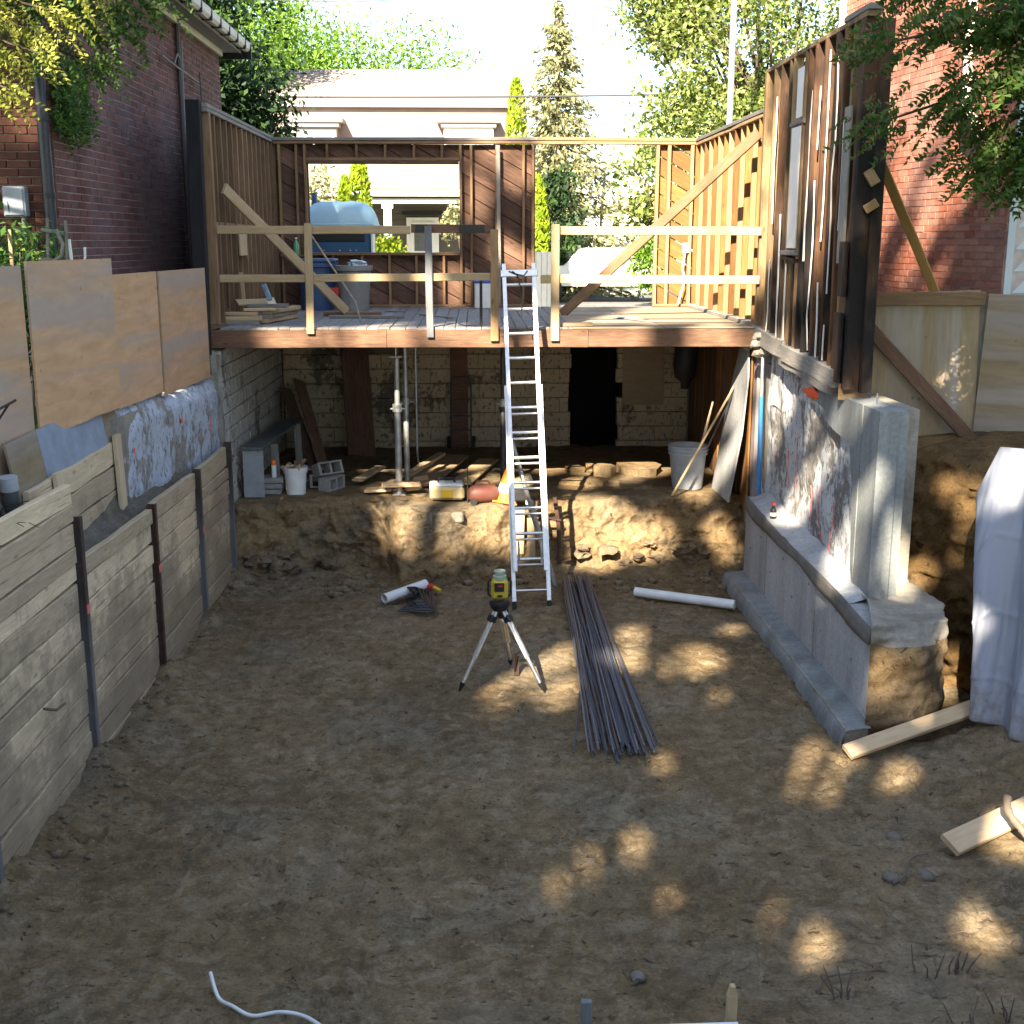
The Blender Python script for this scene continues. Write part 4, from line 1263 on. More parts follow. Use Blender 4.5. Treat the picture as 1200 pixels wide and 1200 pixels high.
# ------------------------------------------------------------------ brick walls
def brick_wall(t, o, ux, n, L, z0, z1, mat, mortar, single=None, bl=.215, bh=.068, joint=.009, proud=.006, header_every=6, cutoff=None, smat=None):
    """bricks with recessed joints; bricks for which single(s, z) is true are parts of their own, the rest are one joined part"""
    o, ux, n = V(o), V(ux).normalized(), V(n).normalized()
    up = V((0, 0, 1))
    mb = MB(); cache = {}
    row = 0; z = z0; cnt = 0
    while z < z1:
        hd = header_every and row % header_every == 5
        l = bl / 2 - joint / 2 if hd else bl
        s = -(l / 2 if row % 2 else 0) 
        while s < L:
            a, b = max(0, s), min(L, s + l)
            s += l + joint
            if b - a < .03: continue
            if cutoff and not cutoff((a + b) / 2, z): continue
            j = random.uniform(-.0025, .0025)
            c = o + ux * ((a + b) / 2) + up * (z + bh / 2 + random.uniform(-.0012, .0012)) + n * (proud / 2 - .02 + j)
            w2, h2, d2 = (b - a) / 2, bh / 2, proud / 2 + .02
            if single and cnt < 290 and single((a + b) / 2, z):
                k = round(b - a, 2)
                if k not in cache:
                    q = MB(); q.rbox((0, 0, 0), (b - a, 2 * d2, bh), .004); cache[k] = q.mesh("brick")
                M = Matrix((ux, -n, up)).transposed().to_4x4()
                if M.determinant() < 0: M = Matrix((-ux, -n, up)).transposed().to_4x4()
                M.translation = c
                ob("brick", cache[k], smat or mat, t, M); cnt += 1
            else:
                vs = [c + ux * (sx * w2) + n * (sy * d2) + up * (sz * h2) for sx in (-1, 1) for sy in (-1, 1) for sz in (-1, 1)]
                mb.add(vs, [(0, 2, 3, 1), (4, 5, 7, 6), (2, 6, 7, 3), (0, 1, 5, 4), (0, 4, 6, 2), (1, 3, 7, 5)])
        z += bh + joint; row += 1
    if mb.v:
        mb.build("brick_course", mat, t, kind="stuff")

# left neighbour's house
lh = thing("brick_house", "dark purple-red brick house on the left with a white gutter and a smoke-stained side wall", "house", (-6, 16, 2.5))
LX = -4.0
m = MB(); m.box((LX - 2.6 - .02, 16.1, 4.7), (5.2, 8.2, 5.0)); m.build("wall", MORT, lh)
m.v, m.f = [], []
brick_wall(lh, (LX - .02, 12.0, 2.6), (0, 1, 0), (1, 0, 0), 8.2, 0 + 2.6, 7.12, LBRICK, MORTD, cutoff=lambda s, z: True) if False else None
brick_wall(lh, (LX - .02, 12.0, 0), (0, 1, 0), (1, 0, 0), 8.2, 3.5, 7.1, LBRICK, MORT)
FB2 = m_plain("single_red_brick", (.2, .075, .05), .85, var=.3, scale=9, bump=.3)
tt = NT("front_brick"); r_ = tt.objrand()
cc = tt.ramp(r_, [(0, (.06, .024, .02)), (.5, (.105, .042, .03)), (1, (.14, .062, .044))])
nn = tt.noise(tt.coord("Object"), 14, 6, .65)
tt.color(tt.mix(1.0, cc, tt.ramp(nn, [(.3, .7), (.7, 1.2)]), 'MULTIPLY')); tt.set(.85, spec=.2); tt.bump(nn, .4, .005)
brick_wall(lh, (LX, 11.98, 0), (-1, 0, 0), (0, -1, 0), 3.0, 3.4, 7.0, FBRICK, MORT, single=lambda s, z: s < 1.05 and 3.7 < z < 6.3, header_every=0, smat=tt.m)
# roof, eaves and gutter
m = MB()
m.prism([(LX + .3, 7.12), (LX + .3, 7.2), (LX - 2.6, 9.9), (LX - 5.5, 7.2), (LX - 5.5, 7.12)], (0, 11.7, 0), (1, 0, 0), (0, 0, 1), (0, 1, 0), 8.75)
m.build("roof", DARKROOF, lh)
m = MB(); m.box((LX + .13, 16.1, 7.06), (.3, 8.6, .03)); m.build("soffit", TRIMD, lh)
m = MB(); m.box((LX + .29, 16.1, 7.1), (.025, 8.6, .13)); m.build("fascia", TRIMD, lh)
m = MB(); m.box((LX + .03, 16.1, 7.0), (.05, 8.1, .09)); m.build("frieze_board", CREAMT, lh)
gt = MB()
pr2 = [(.0, .0), (.0, -.1), (.03, -.13), (.085, -.13), (.12, -.09), (.13, 0), (.12, 0), (.105, -.08), (.08, -.115), (.035, -.115), (.012, -.09), (.012, 0)]
gt.prism(pr2, (LX + .31, 11.7, 7.2), (1, 0, 0), (0, 0, 1), (0, 1, 0), 8.8)
go = gt.build("gutter", CREAMT, lh)
for k in range(14):
    y = 12 + k * .62
    m = MB(); m.box((LX + .376, y, 7.13), (.142, .045, .15)); m.build("gutter_bracket", BLACKP, go)
m = MB(); m.box((LX + .36, 20.5, 7.09), (.18, .025, .26)); m.box((LX + .15, 20.45, 7.02), (.3, .02, .14)); m.build("end_board", BLACKP, lh)
# downpipe at the corner
dp = MB(); dp.tube([(LX - .03, 11.87, 6.9), (LX - .03, 11.87, 5.9), (LX - .03, 11.87, 4.45), (LX - .01, 11.87, 2.6)], .055, 14)
o_ = dp.build("downpipe", m_plain("navy_black_paint", (.02, .023, .034), .35, var=.3), lh, 40)
for z in (5.2, 6.2, 4.5):
    m = MB(); m.tube([(LX - .03, 11.87, z), (LX - .03, 11.87, z + .05)], .063, 14); m.build("pipe_clip", BLACKP, o_, 40)
dp = MB(); dp.tube([(LX + .03, 17.25, 7.0), (LX + .03, 17.25, 3.0)], .035, 8); o_ = dp.build("vent_pipe", m_plain("dark_brown_pipe", (.07, .05, .05), .6), lh, 40)
dp = MB(); dp.tube([(LX + .06, 17.3 + .03 * math.sin(z * 3), z) for z in [6.75 - k * .3 for k in range(12)]], .012, 5); dp.build("cable", TRIMD, o_, 40)
dp = MB(); dp.tube([(LX + .04, 16.3, 6.42), (LX + .05, 16.6, 6.4), (LX + .05, 17.2, 6.37), (LX + .05, 18.3, 6.34)], .014, 5)
dp.tube([(LX + .05, 16.9, 6.4), (LX + .05, 17.1, 6.55), (LX + .05, 17.3, 6.5)], .012, 5); dp.build("wall_cable", TRIMD, lh, 40)
dp = MB(); dp.tube([(LX + .03, 18.5, 6.5), (LX + .03, 18.6, 5.0), (LX + .03, 18.62, 3.0)], .008, 5); dp.build("thin_wire", PLAK, lh)
# electrical box on the front
eb = thing("meter_box", "pale grey meter box on the brick beside the black downpipe", "meter box", (-4.34, 11.93, 4.47))
m = MB(); m.rbox((-4.36, 11.91, 4.47), (.21, .12, .28), .012); m.build("housing", PLAG2, eb)
m = MB(); m.rbox((-4.36, 11.845, 4.47), (.18, .012, .25), .004); m.build("cover", PLAG2, eb)
m = MB(); m.tube([(-4.3, 11.9, 4.33), (-4.3, 11.9, 3.3)], .02, 8); m.build("conduit", PLAG, eb)

# right neighbour's house
rhs = thing("brick_house", "orange-red brick house on the right, patched and striped by tree shade", "house", (6.5, 15, 2.3))
A, B = V((5.68, 12.95, 0)), V((5.2, 17.6, 0))
ux = (B - A).normalized(); nn_ = V((-ux.y, ux.x, 0))
Lr = (B - A).length
m = MB()
off = -nn_ * .02
c4 = [A + off, B + off, B - nn_ * 5 + off, A - nn_ * 5 + off]
m.add([p + V((0, 0, 2.0)) for p in c4] + [p + V((0, 0, 9.2)) for p in c4], [(0, 1, 2, 3), (4, 5, 6, 7), (0, 1, 5, 4), (1, 2, 6, 5), (2, 3, 7, 6), (3, 0, 4, 7)])
m.build("wall", MORT, rhs)
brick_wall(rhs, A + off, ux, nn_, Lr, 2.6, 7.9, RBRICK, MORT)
m = MB()
cx = (A + B) / 2 - nn_ * 2.5
pr3 = [(-.35, 9.15), (-.35, 9.25), (2.5, 11.4), (5.3, 9.25), (5.3, 9.15)]
m.prism(pr3, A - ux * .35, -nn_, (0, 0, 1), ux, Lr + .7)
m.build("roof", DARKROOF, rhs)
m = MB(); q = B + nn_ * .04; m.tube([(q.x, q.y, 9), (q.x, q.y, 2.6)], .05, 10); m.build("downpipe", WHITEW, rhs, 40)
m = MB(); q = A + ux * .9 + nn_ * .1
m.tube([(q.x, q.y, 8.5), (q.x, q.y, 5.75), (q.x - .02, q.y - .15, 5.5), (q.x + .05, q.y - .55, 5.15)], .055, 10); m.build("offset_pipe", m_plain("pinkish_pipe", (.6, .42, .36), .6), rhs, 40)
# clapboard extension to its right
ce = thing("clapboard_house", "blue-grey clapboard house wall at the right edge beside the brick house", "house", (7, 13.3, 2.3))
m = MB(); m.box((7.75, 14.0, 5.2), (3.9, 2.0, 5.9)); m.build("wall", SIDING, ce)
z = 2.4
while z < 8.0:
    M, L = frame((5.76, 12.985 , z + .12), (9.7, 12.985, z + .12), (0, -1, .1))
    mb = MB(); mb.box((0, 0, 0), (L, .255, .016)); ob("clapboard", mb.mesh("clapboard"), SIDING, ce, M)
    z += .232
m = MB(); m.box((5.75, 12.97, 5.2), (.08, .08, 5.8)); m.build("corner_board", SIDING, ce)

# ------------------------------------------------------------------ across the street
fh = thing("porch_house", "overexposed pale two-storey house across the street with a shingled front porch", "house", (-3, 48, 2.5))
m = MB(); m.box((-3.3, 50, 5.75), (9.6, 7.5, 6.5)); m.build("wall", FARB, fh)
rf = MB(); rf.prism([(46.1, 8.92), (46.1, 9.02), (50, 10.7), (54.4, 9.02), (54.4, 8.92)], (-8.6, 0, 0), (0, 1, 0), (0, 0, 1), (1, 0, 0), 10.4)
rfo = rf.build("roof", FARW, fh)
sl_ = math.atan2(10.7 - 9.02, 3.9)
for k in range(13):
    f_ = (k + .5) / 13; M_, L_ = frame((-8.62, 46.1 + 3.9 * f_, 9.04 + 1.68 * f_), (1.82, 46.1 + 3.9 * f_, 9.04 + 1.68 * f_), (0, -math.sin(sl_) + .06, math.cos(sl_)))
    mb_ = MB(); mb_.box((0, 0, 0), (L_, .33, .03)); ob("shingle_course", mb_.mesh("shingle_course"), FARW, rfo, M_)
m = MB(); m.box((-3.4, 46.08, 8.97), (10.4, .1, .14)); m.build("eave_trim", TRIMD, rfo)
for (x, w) in ((-5.9, 2.3), (-.15, 2.2)):
    m = MB(); m.box((x, 45.9, 7.1), (w - .4, .9, 2.4)); by = m.build("bay", WHITEW if x > -1 else TRIMD, fh)
    m = MB(); m.box((x, 45.85, 8.38), (w + .1, 1.2, .16)); m.box((x, 45.85, 8.22), (w - .2, 1.05, .16)); m.build("cornice", TRIMD, by)
    for dx in (-.5, .5):
        m = MB(); m.box((x + dx, 45.43, 7.2), (.78, .06, 1.4)); m.build("window", WHITEW, by)
# pane per bay window
for x in (-6.4, -5.4, -.65, .35):
    m = MB(); m.box((x, 45.39, 7.2), (.6, .03, 1.2)); m.build("pane", m_plain("pale_pane", (.35, .38, .4), .15), fh)
pf = MB(); pf.prism([(42.2, 5.86), (42.2, 5.96), (46.2, 7.15), (46.2, 5.86)], (-8.4, 0, 0), (0, 1, 0), (0, 0, 1), (1, 0, 0), 9.8)
pfo = pf.build("porch_roof", FARR, fh)
m = MB(); m.box((-3.5, 42.22, 5.72), (9.8, .25, .22)); m.build("porch_beam", WHITEW, fh)
m = MB(); m.box((-3.5, 42.4, 5.45), (9.4, .2, .16)); m.build("porch_beam", WHITEW, fh)
m = MB(); m.box((-3.5, 46.15, 4.1), (9.5, .12, 3.2)); m.build("porch_wall", SIDD, fh)
for k in range(14):
    m = MB(); m.box((-3.5, 46.07, 2.8 + k * .22), (9.4, .03, .2)); m.build("porch_board", SIDD, fh)
for x in (-7.9, -2.95, .95):
    m = MB(); m.box((x, 42.5, 3.9), (.26, .26, 3.0)); m.box((x, 42.5, 5.28), (.38, .38, .14)); m.build("porch_column", WHITEW, fh)
m = MB(); m.box((-3.5, 44.2, 2.62), (9.5, 4.2, .3)); m.build("porch_floor", CONCW, fh)
d = MB(); d.box((-1.9, 46.0, 3.82), (1.2, .1, 2.3)); do = d.build("door_frame", WHITEW, fh)
m = MB(); m.box((-1.9, 45.93, 3.75), (.88, .06, 2.1)); dd = m.build("door", WHITEW, do)
m = MB(); m.box((-1.9, 45.89, 4.2), (.62, .03, .9)); m.build("pane", m_plain("door_glass", (.12, .13, .13), .2), fh)
m = MB(); m.box((-1.9, 45.99, 5.12), (1.5, .07, .1)); m.build("door_hood", BLACKP, fh)
m = MB(); m.lathe([(0, .24), (.06, .18), (.09, .0), (.05, -.12), (0, -.15)], (-.95, 45.95, 4.4), 10); m.build("porch_lamp", BLACKP, fh, 40)
m = MB(); m.box((-6.5, 42.6, 3.05), (3.4, .12, .9)); m.build("porch_rail", WHITEW, fh)
m = MB(); m.box((-6.7, 44.0, 6.95), (.5, .35, .12)); m.build("roof_vent", TRIMD, fh)
m = MB(); m.tube([(.7, 50, 10.6), (.7, 50, 11.4), (.76, 50, 11.5)], .05, 6); m.build("vent_stack", GALV, fh)
gh = thing("garage", "white garage across the street in the gap of the doorway opening", "garage", (6, 46, 2.5))
m = MB(); m.box((6.6, 47, 3.9), (5.0, 4, 2.8)); m.build("wall", WHITEW, gh)
m = MB(); m.prism([(3.9, 5.28), (3.9, 5.38), (6.6, 6.3), (9.3, 5.38), (9.3, 5.28)], (0, 44.8, 0), (1, 0, 0), (0, 0, 1), (0, 1, 0), 4.4); m.build("roof", WHITEW, gh)
m = MB(); m.box((6.5, 44.98, 3.6), (2.6, .06, 2.1)); m.build("garage_door", CONCW, gh)

# portable toilet in the front yard
pt = thing("portable_toilet", "blue portable toilet with a light blue domed roof outside the big window opening", "portable toilet", (-2.3, 21.6, 2.5))
m = MB(); m.rbox((-2.32, 21.7, 3.42), (1.1, 1.1, 1.86), .04); body = m.build("body", POTTY, pt)
m = MB(); m.rbox((-2.32, 21.145, 4.2), (.9, .03, .2), .01); m.build("vent_band", PLAK, body)
m = MB(); m.rbox((-2.32, 21.14, 3.6), (.86, .03, .5), .015); m.build("raised_panel", POTTY, body)
for dx in (-.25, .02, .2, .3): 
    m = MB(); m.lathe([(.012, 0), (.012, .02), (0, .02)], (-2.32 + dx, 21.14, 3.95), 6, M=RX(R(90))); m.build("rivet", ALU, body)
m = MB()
for k in range(17):
    pass
def proof(u, v):
    x = -2.32 - .62 + 1.24 * u
    e = 1 - abs(2 * u - 1) ** 5; f = 1 - abs(2 * v - 1) ** 4
    return (x, 21.05 + 1.3 * v, 4.38 + .4 * (e ** .55) * (f ** .5) + .012 * max(0, math.sin(u * 31)) * e * f)
roof = ob("roof", grid_mesh(60, 24, proof, "toilet_roof"), POTTYR, pt)
m = MB(); m.rbox((-2.32, 21.7, 4.37), (1.26, 1.32, .07), .02); m.build("roof_rim", POTTYR, roof)
m = MB(); m.tube([(-2.85, 22.2, 2.6), (-2.85, 22.2, 4.95)], .05, 10); m.build("vent_stack", PLAB, pt, 40)
m = MB(); m.box((-1.75, 21.4, 3.5), (.03, .5, 1.9)); m.build("door_edge", WHITEW, pt)

# pickup parked across the street and a grey fence
pk = thing("parked_car", "white pickup seen through the doorway gap of the gutted house", "pickup", (3.2, 33, 2.5))
m = MB()
m.prism([(-2.6, .45), (-2.65, .85), (-1.2, .98), (-.75, 1.42), (.55, 1.44), (.75, .98), (2.6, .98), (2.6, .45)], (3.6, 32.1, 2.5), (1, 0, 0), (0, 0, 1), (0, 1, 0), 1.75)
body = m.build("body", WHITEW, pk)
m = MB(); m.prism([(-1.08, 1.0), (-.7, 1.36), (.5, 1.38), (.62, 1.0)], (3.6, 32.085, 2.5), (1, 0, 0), (0, 0, 1), (0, 1, 0), .02); m.build("window", m_plain("tinted_glass", (.16, .16, .19), .2), body)
for x in (-1.6, 1.7):
    m = MB(); m.lathe([(.0, -.1), (.3, -.1), (.34, -.05), (.34, .05), (.3, .1), (0, .1)], (3.6 + x, 32.1, 2.86), 20, M=RX(R(90))); w_ = m.build("wheel", RUBBER, pk, 40)
    m = MB(); m.lathe([(.0, -.02), (.2, -.02), (.2, .02), (0, .03)], (3.6 + x, 31.98, 2.86), 16, M=RX(R(90))); m.build("rim", ALU, w_, 40)
fc = thing("corrugated_fence", "grey ribbed metal fence beyond the doorway gap", "fence", (2, 30, 2.5))
for k in range(6):
    m = MB(); m.rbox((1.2 + k * .125, 27.2, 3.2), (.123, .03, 1.35), .01); m.build("fence_slat", m_plain("grey_fence", (.06, .07, .078), .6) if k == 0 else bpy.data.materials["grey_fence"], fc)
m = MB(); m.box((1.5, 27.25, 3.0), (.8, .04, .06)); m.box((1.5, 27.25, 3.6), (.8, .04, .06)); m.build("fence_rail", GALV, fc)
# poles and wires
ps = thing("utility_mast", "tall thin grey metal mast rising behind the right stud wall", "mast", (4.9, 24, 2.5))
m = MB(); m.tube([(4.95, 24, 2.5), (4.95, 24, 14)], .06, 12); m.build("shaft", GALV, ps, 40)
m = MB(); m.lathe([(.13, 0), (.13, .04), (.08, .05), (.07, .2), (0, .2)], (4.95, 24, 2.5), 12); m.build("base_plate", GALV, ps)
pl = thing("leaning_pole", "slim leaning pole beside the spruce in the distance", "pole", (4.2, 40, 2.5))
m = MB(); m.tube([(4.0, 40, 2.5), (4.35, 40, 7.5), (4.62, 40, 10.0)], [.05, .045, .02], 8); m.build("shaft", TRIMD, pl, 40)
wr = thing("overhead_cable", "black overhead cable sagging across the street in front of the pale house", "cable", (0, 30, 7.4))
m = MB(); m.tube([(-12 + 28 * k / 24, 30, 7.72 - .36 * (1 - ((k - 10) / 14) ** 2) + (0.01 * k)) for k in range(25)], .022, 6); m.build("cable", m_plain("weathered_cable", (.045, .045, .045), .7), wr)
wr = thing("overhead_cable", "thin overhead wire at the very top, above the lime green tree", "cable", (-3, 32, 10))
m = MB(); m.tube([(-9, 32, 10.0), (-3, 32, 9.93), (6, 32, 10.4)], .01, 5); m.build("cable", bpy.data.materials["weathered_cable"], wr)

# ------------------------------------------------------------------ trees and plants
def limb(mb, p, q, r0, r1, n=7, wob=.12, seg=6, sag=0.0):
    p, q = V(p), V(q); L = (q - p).length; pts = []; rs = []
    for i in range(seg + 1):
        f = i / seg
        o = V((noise.noise(p * 3 + V((f * 2, 0, 1))), noise.noise(p * 3 + V((f * 2, 5, 2))), noise.noise(p * 3 + V((f * 2, 9, 3)))))
        pts.append(p + (q - p) * f + o * wob * L * .5 * math.sin(f * 3.14) + V((0, 0, -sag * L * f * f)))
        rs.append(r0 + (r1 - r0) * f)
    mb.tube(pts, rs, n)
    return pts

def crown_pts(c, rad, nclump, per, clump_r, shell=.55, flat=1.0):
    """leaf positions in clumps spread through an uneven ellipsoid"""
    u = unit(rng.normal(size=(nclump, 3)))
    r = rng.uniform(shell, 1, size=(nclump, 1)) ** .6
    lump = np.array([[1 + .28 * noise.noise(V(x * 1.9) + V((c[0], c[1], 3)))] for x in u])
    cc = np.array(c) + u * r * lump * np.array(rad)
    P = np.repeat(cc, per, axis=0) + rng.normal(size=(nclump * per, 3)) * clump_r * np.array([1, 1, flat])
    return P, cc

def tree(name, label, base, h, crowns, mat, leaf=(.16, .1), trunk_r=.2, nclump=120, per=30, clump_r=.3, shell=.5, cat="tree", group=None, keep=None, droop=0.0):
    t = thing(name, label, cat, base, group)
    tb = MB(); b = V(base)
    tops = []
    limb(tb, b + V((0, 0, -.2)), b + V((random.uniform(-.3, .3), random.uniform(-.3, .3), h * .75)), trunk_r, trunk_r * .35, 9, .06, 8)
    Ps = []
    for (c, rad) in crowns:
        P, cc = crown_pts(c, rad, nclump, per, clump_r, shell)
        Ps.append(P)
        for k in range(0, len(cc), max(1, len(cc) // 9)):
            z0 = b.z + h * random.uniform(.3, .6)
            limb(tb, (b.x, b.y, z0), cc[k], trunk_r * .35, .02, 5, .2, 5)
    P = np.concatenate(Ps)
    if keep is not None: P = P[keep(P)]
    tb.build("trunk", BARK, t, 40)
    d = np.array([0, 0, -droop]) if droop else None
    ob("crown", quads_mesh(leaves(P, leaf[0], leaf[1], d, 1.0, np.array([0, -.2, .5]))), mat, t)
    return t

tree("maple_tree", "dark green leafy tree filling the gap behind the purple brick house", (-7.4, 27, 2.5), 8, [((-6.9, 27, 8.2), (3.0, 2.2, 2.6)), ((-6.0, 26.6, 6.8), (2.0, 1.8, 1.6)), ((-8.6, 27.5, 9.6), (3, 2, 2.4))], L_DARK, (.17, .085), .22, 200, 70, .24, .3)
tree("locust_tree", "lime green airy tree behind the roof of the pale house", (-5.5, 58, 2.5), 11, [((-5.2, 58, 11.6), (5.5, 3, 2.0)), ((-8.5, 57, 11.0), (3, 3, 2.4))], L_LIME, (.24, .11), .3, 150, 60, .5, .3)
tree("locust_tree", "sunlit yellow-green tree over the dark green tree at the upper left", (-11.5, 48, 2.5), 11, [((-9.6, 48, 12.0), (3.5, 3, 2.6))], L_LIME, (.22, .1), .3, 150, 60, .45, .3)
tree("maple_tree", "bright loose-leaved tree behind the right stud wall and the mast", (7.0, 29, 2.5), 7.5, [((6.4, 29, 8.2), (2.5, 1.8, 1.7)), ((5.3, 28.6, 6.6), (1.5, 1.3, 1.2)), ((7.6, 29.5, 9.6), (2.6, 2, 1.6)), ((7.2, 28.5, 6.6), (1.8, 1.5, 1.4)), ((4.7, 29.6, 9.4), (1.2, 1.0, .9))], L_MAPLE, (.14, .095), .2, 72, 62, .26, .3)
tree("maple_tree", "pale sparse tree hanging in the doorway gap below the top plate", (6.0, 38, 2.5), 5.5, [((5.4, 38, 5.9), (1.3, 1.2, 1.3)), ((5.9, 38.4, 4.9), (1.2, 1, .9))], L_MAPLE, (.24, .16), .12, 34, 22, .3, .3)

def spruce(label, base, h, r, mat, n=26):
    t = thing("spruce_tree", label, "tree", base)
    tb = MB(); limb(tb, base, (base[0], base[1], base[2] + h), .22, .02, 8, .01, 6)
    P = []; D = []
    for k in range(n):
        f = k / (n - 1); z = base[2] + .5 + (h - .6) * f + random.uniform(-.12, .12)
        rr = r * (1 - f) ** .85 * random.uniform(.8, 1.15) + .12
        m = int(9 + 4 * (1 - f)); a0 = random.random() * 6
        for j in range(m):
            a = a0 + 6.283 * j / m + random.uniform(-.2, .2); rl = rr * random.uniform(.5, 1.3); z2 = z + random.uniform(-.22, .22)
            tip = V((base[0] + rl * math.cos(a), base[1] + rl * math.sin(a), z2 - .32 * rl + .1 * rl))
            st = V((base[0], base[1], z))
            if j % 3 == 0: limb(tb, st, tip, .035 * (1 - f) + .012, .008, 4, .03, 3)
            for q in range(int(16 + 26 * rl)):
                g = random.random() ** .7
                p = st + (tip - st) * g + V((random.gauss(0, .1 * (.5 + rl * .4)), random.gauss(0, .1 * (.5 + rl * .4)), random.gauss(0, .1) - .1 * random.random()))
                P.append(p); D.append((math.cos(a) * .7, math.sin(a) * .7, -.5))
    tb.build("trunk", BARK, t, 40)
    ob("crown", quads_mesh(leaves(np.array(P), .21, .085, np.array(D) * 1.4, .6)), mat, t)
    return t
spruce("tall pale green spruce across the street right of the pale house", (2.45, 36, 2.5), 8.0, 2.3, L_SPRUCE, 26)

def column_cedar(label, base, h, r, n=2600, mat=None, group="columnar cedars across the street", leaf=.13):
    t = thing("columnar_cedar", label, "tree", base, group)
    tb = MB(); tb.tube([base, (base[0], base[1], base[2] + h * .8)], [.06, .02], 6); tb.build("trunk", BARK, t)
    f = rng.uniform(0, 1, n); a = rng.uniform(0, 6.283, n)
    prof = np.where(f < .25, .8 + .8 * f, 1.0) * np.sqrt(np.clip(1 - ((f - .25) / .75).clip(0, 1) ** 1.7, 0.0, 1))
    lump = np.array([1 + .22 * noise.noise(V((math.cos(x) * 1.5, math.sin(x) * 1.5, y * h * 1.3 + base[0]))) for x, y in zip(a, f)])
    rr = r * prof * lump * rng.uniform(.72, 1.05, n) + .02
    P = np.stack([base[0] + rr * np.cos(a), base[1] + rr * np.sin(a), base[2] + h * f + .05], 1)
    D = np.stack([.35 * np.cos(a), .35 * np.sin(a), np.ones(n)], 1)
    ob("crown", quads_mesh(leaves(P, leaf * 1.4, leaf * .6, D * 1.3, .6, np.stack([np.cos(a), np.sin(a), .2 * a], 1))), mat or L_CEDAR, t)
column_cedar("tall narrow bright cedar rising over the top plate right of the pale house", (1.32, 38, 2.5), 6.35, .44, 3400)
column_cedar("taller of two bright cedars framed by the window opening", (-3.3, 36, 2.5), 4.0, .42, 2600)
column_cedar("shorter slim cedar just left of the other one in the window opening", (-3.72, 36.1, 2.5), 3.4, .3, 1700)
column_cedar("cedar partly hidden by the sheathing edge at the doorway gap", (1.55, 30, 2.5), 3.1, .28, 2200)
t = thing("rounded_cedar", "low rounded bright cedar below the tall pair in the window opening", "shrub", (-2.6, 35.5, 2.5))
P, _ = crown_pts((-2.65, 35.4, 3.35), (.62, .5, .95), 90, 26, .09, .7)
ob("crown", quads_mesh(leaves(P, .15, .08, np.array([0, 0, 1.0]), .8)), L_CEDAR, t)
t = thing("rounded_shrub", "round clipped green shrub by the right edge of the doorway gap", "shrub", (4.3, 30, 2.9))
P, _ = crown_pts((4.4, 30, 3.6), (.5, .45, .62), 90, 26, .08, .8)
ob("crown", quads_mesh(leaves(P, .12, .07, np.array([0, -.3, .8]), .8)), L_LIME, t)
t = thing("conifer", "dark evergreen in shade behind the bright cedar at the doorway gap", "tree", (2.0, 33, 2.5))
P, _ = crown_pts((2.15, 33, 4.2), (.7, .6, 2.0), 100, 28, .14, .4)
P = P[P[:, 2] > 2.5]
ob("crown", quads_mesh(leaves(P, .2, .08, np.array([0, 0, -.8]), .8)), L_DARK, t)
t = thing("magnolia_shrub", "pale shrub behind the portable toilet at the left of the window opening", "shrub", (-4.9, 40, 2.5))
P, _ = crown_pts((-5.0, 39.8, 5.0), (.9, .8, 1.5), 60, 26, .22, .4)
ob("crown", quads_mesh(leaves(P, .2, .13)), L_SPRUCE, t)
t = thing("magnolia_shrub", "pale leafy branch at the right of the porch door in the window opening", "shrub", (-.4, 30, 3.0))
P, _ = crown_pts((-.42, 30, 4.55), (.36, .3, .5), 22, 18, .1, .3)
ob("crown", quads_mesh(leaves(P, .14, .08)), L_SPRUCE, t)
m = MB(); limb(m, (-.3, 30, 2.5), (-.4, 30, 4.4), .03, .01); m.build("stem", BARK, t)

# cedar sprays hanging into the frame
def sprays(starts, n, L, spread, droop, pitch=.03):
    P = []; D = []
    for (p, d) in starts:
        p = V(p); d = V(d).normalized()
        for k in range(n):
            o = p + V((random.gauss(0, spread), random.gauss(0, spread), random.gauss(0, spread * .6)))
            dd = (d + V((random.gauss(0, .45), random.gauss(0, .45), random.gauss(0, .3) - droop))).normalized()
            l = L * random.uniform(.5, 1.2); s_ = int(l / pitch)
            side = dd.cross(V((random.gauss(0, 1), random.gauss(0, 1), 1))).normalized()
            for j in range(s_):
                f = j / s_; c = o + dd * l * f + V((0, 0, -.25 * l * f * f))
                for sg in (-1, 1):
                    w = .045 * (1 - f * .6)
                    q = dd * .6 + side * sg * .9
                    P.append(c + q * w * .5); D.append(q)
    return np.array([tuple(p) for p in P]), np.array([tuple(d) for d in D])

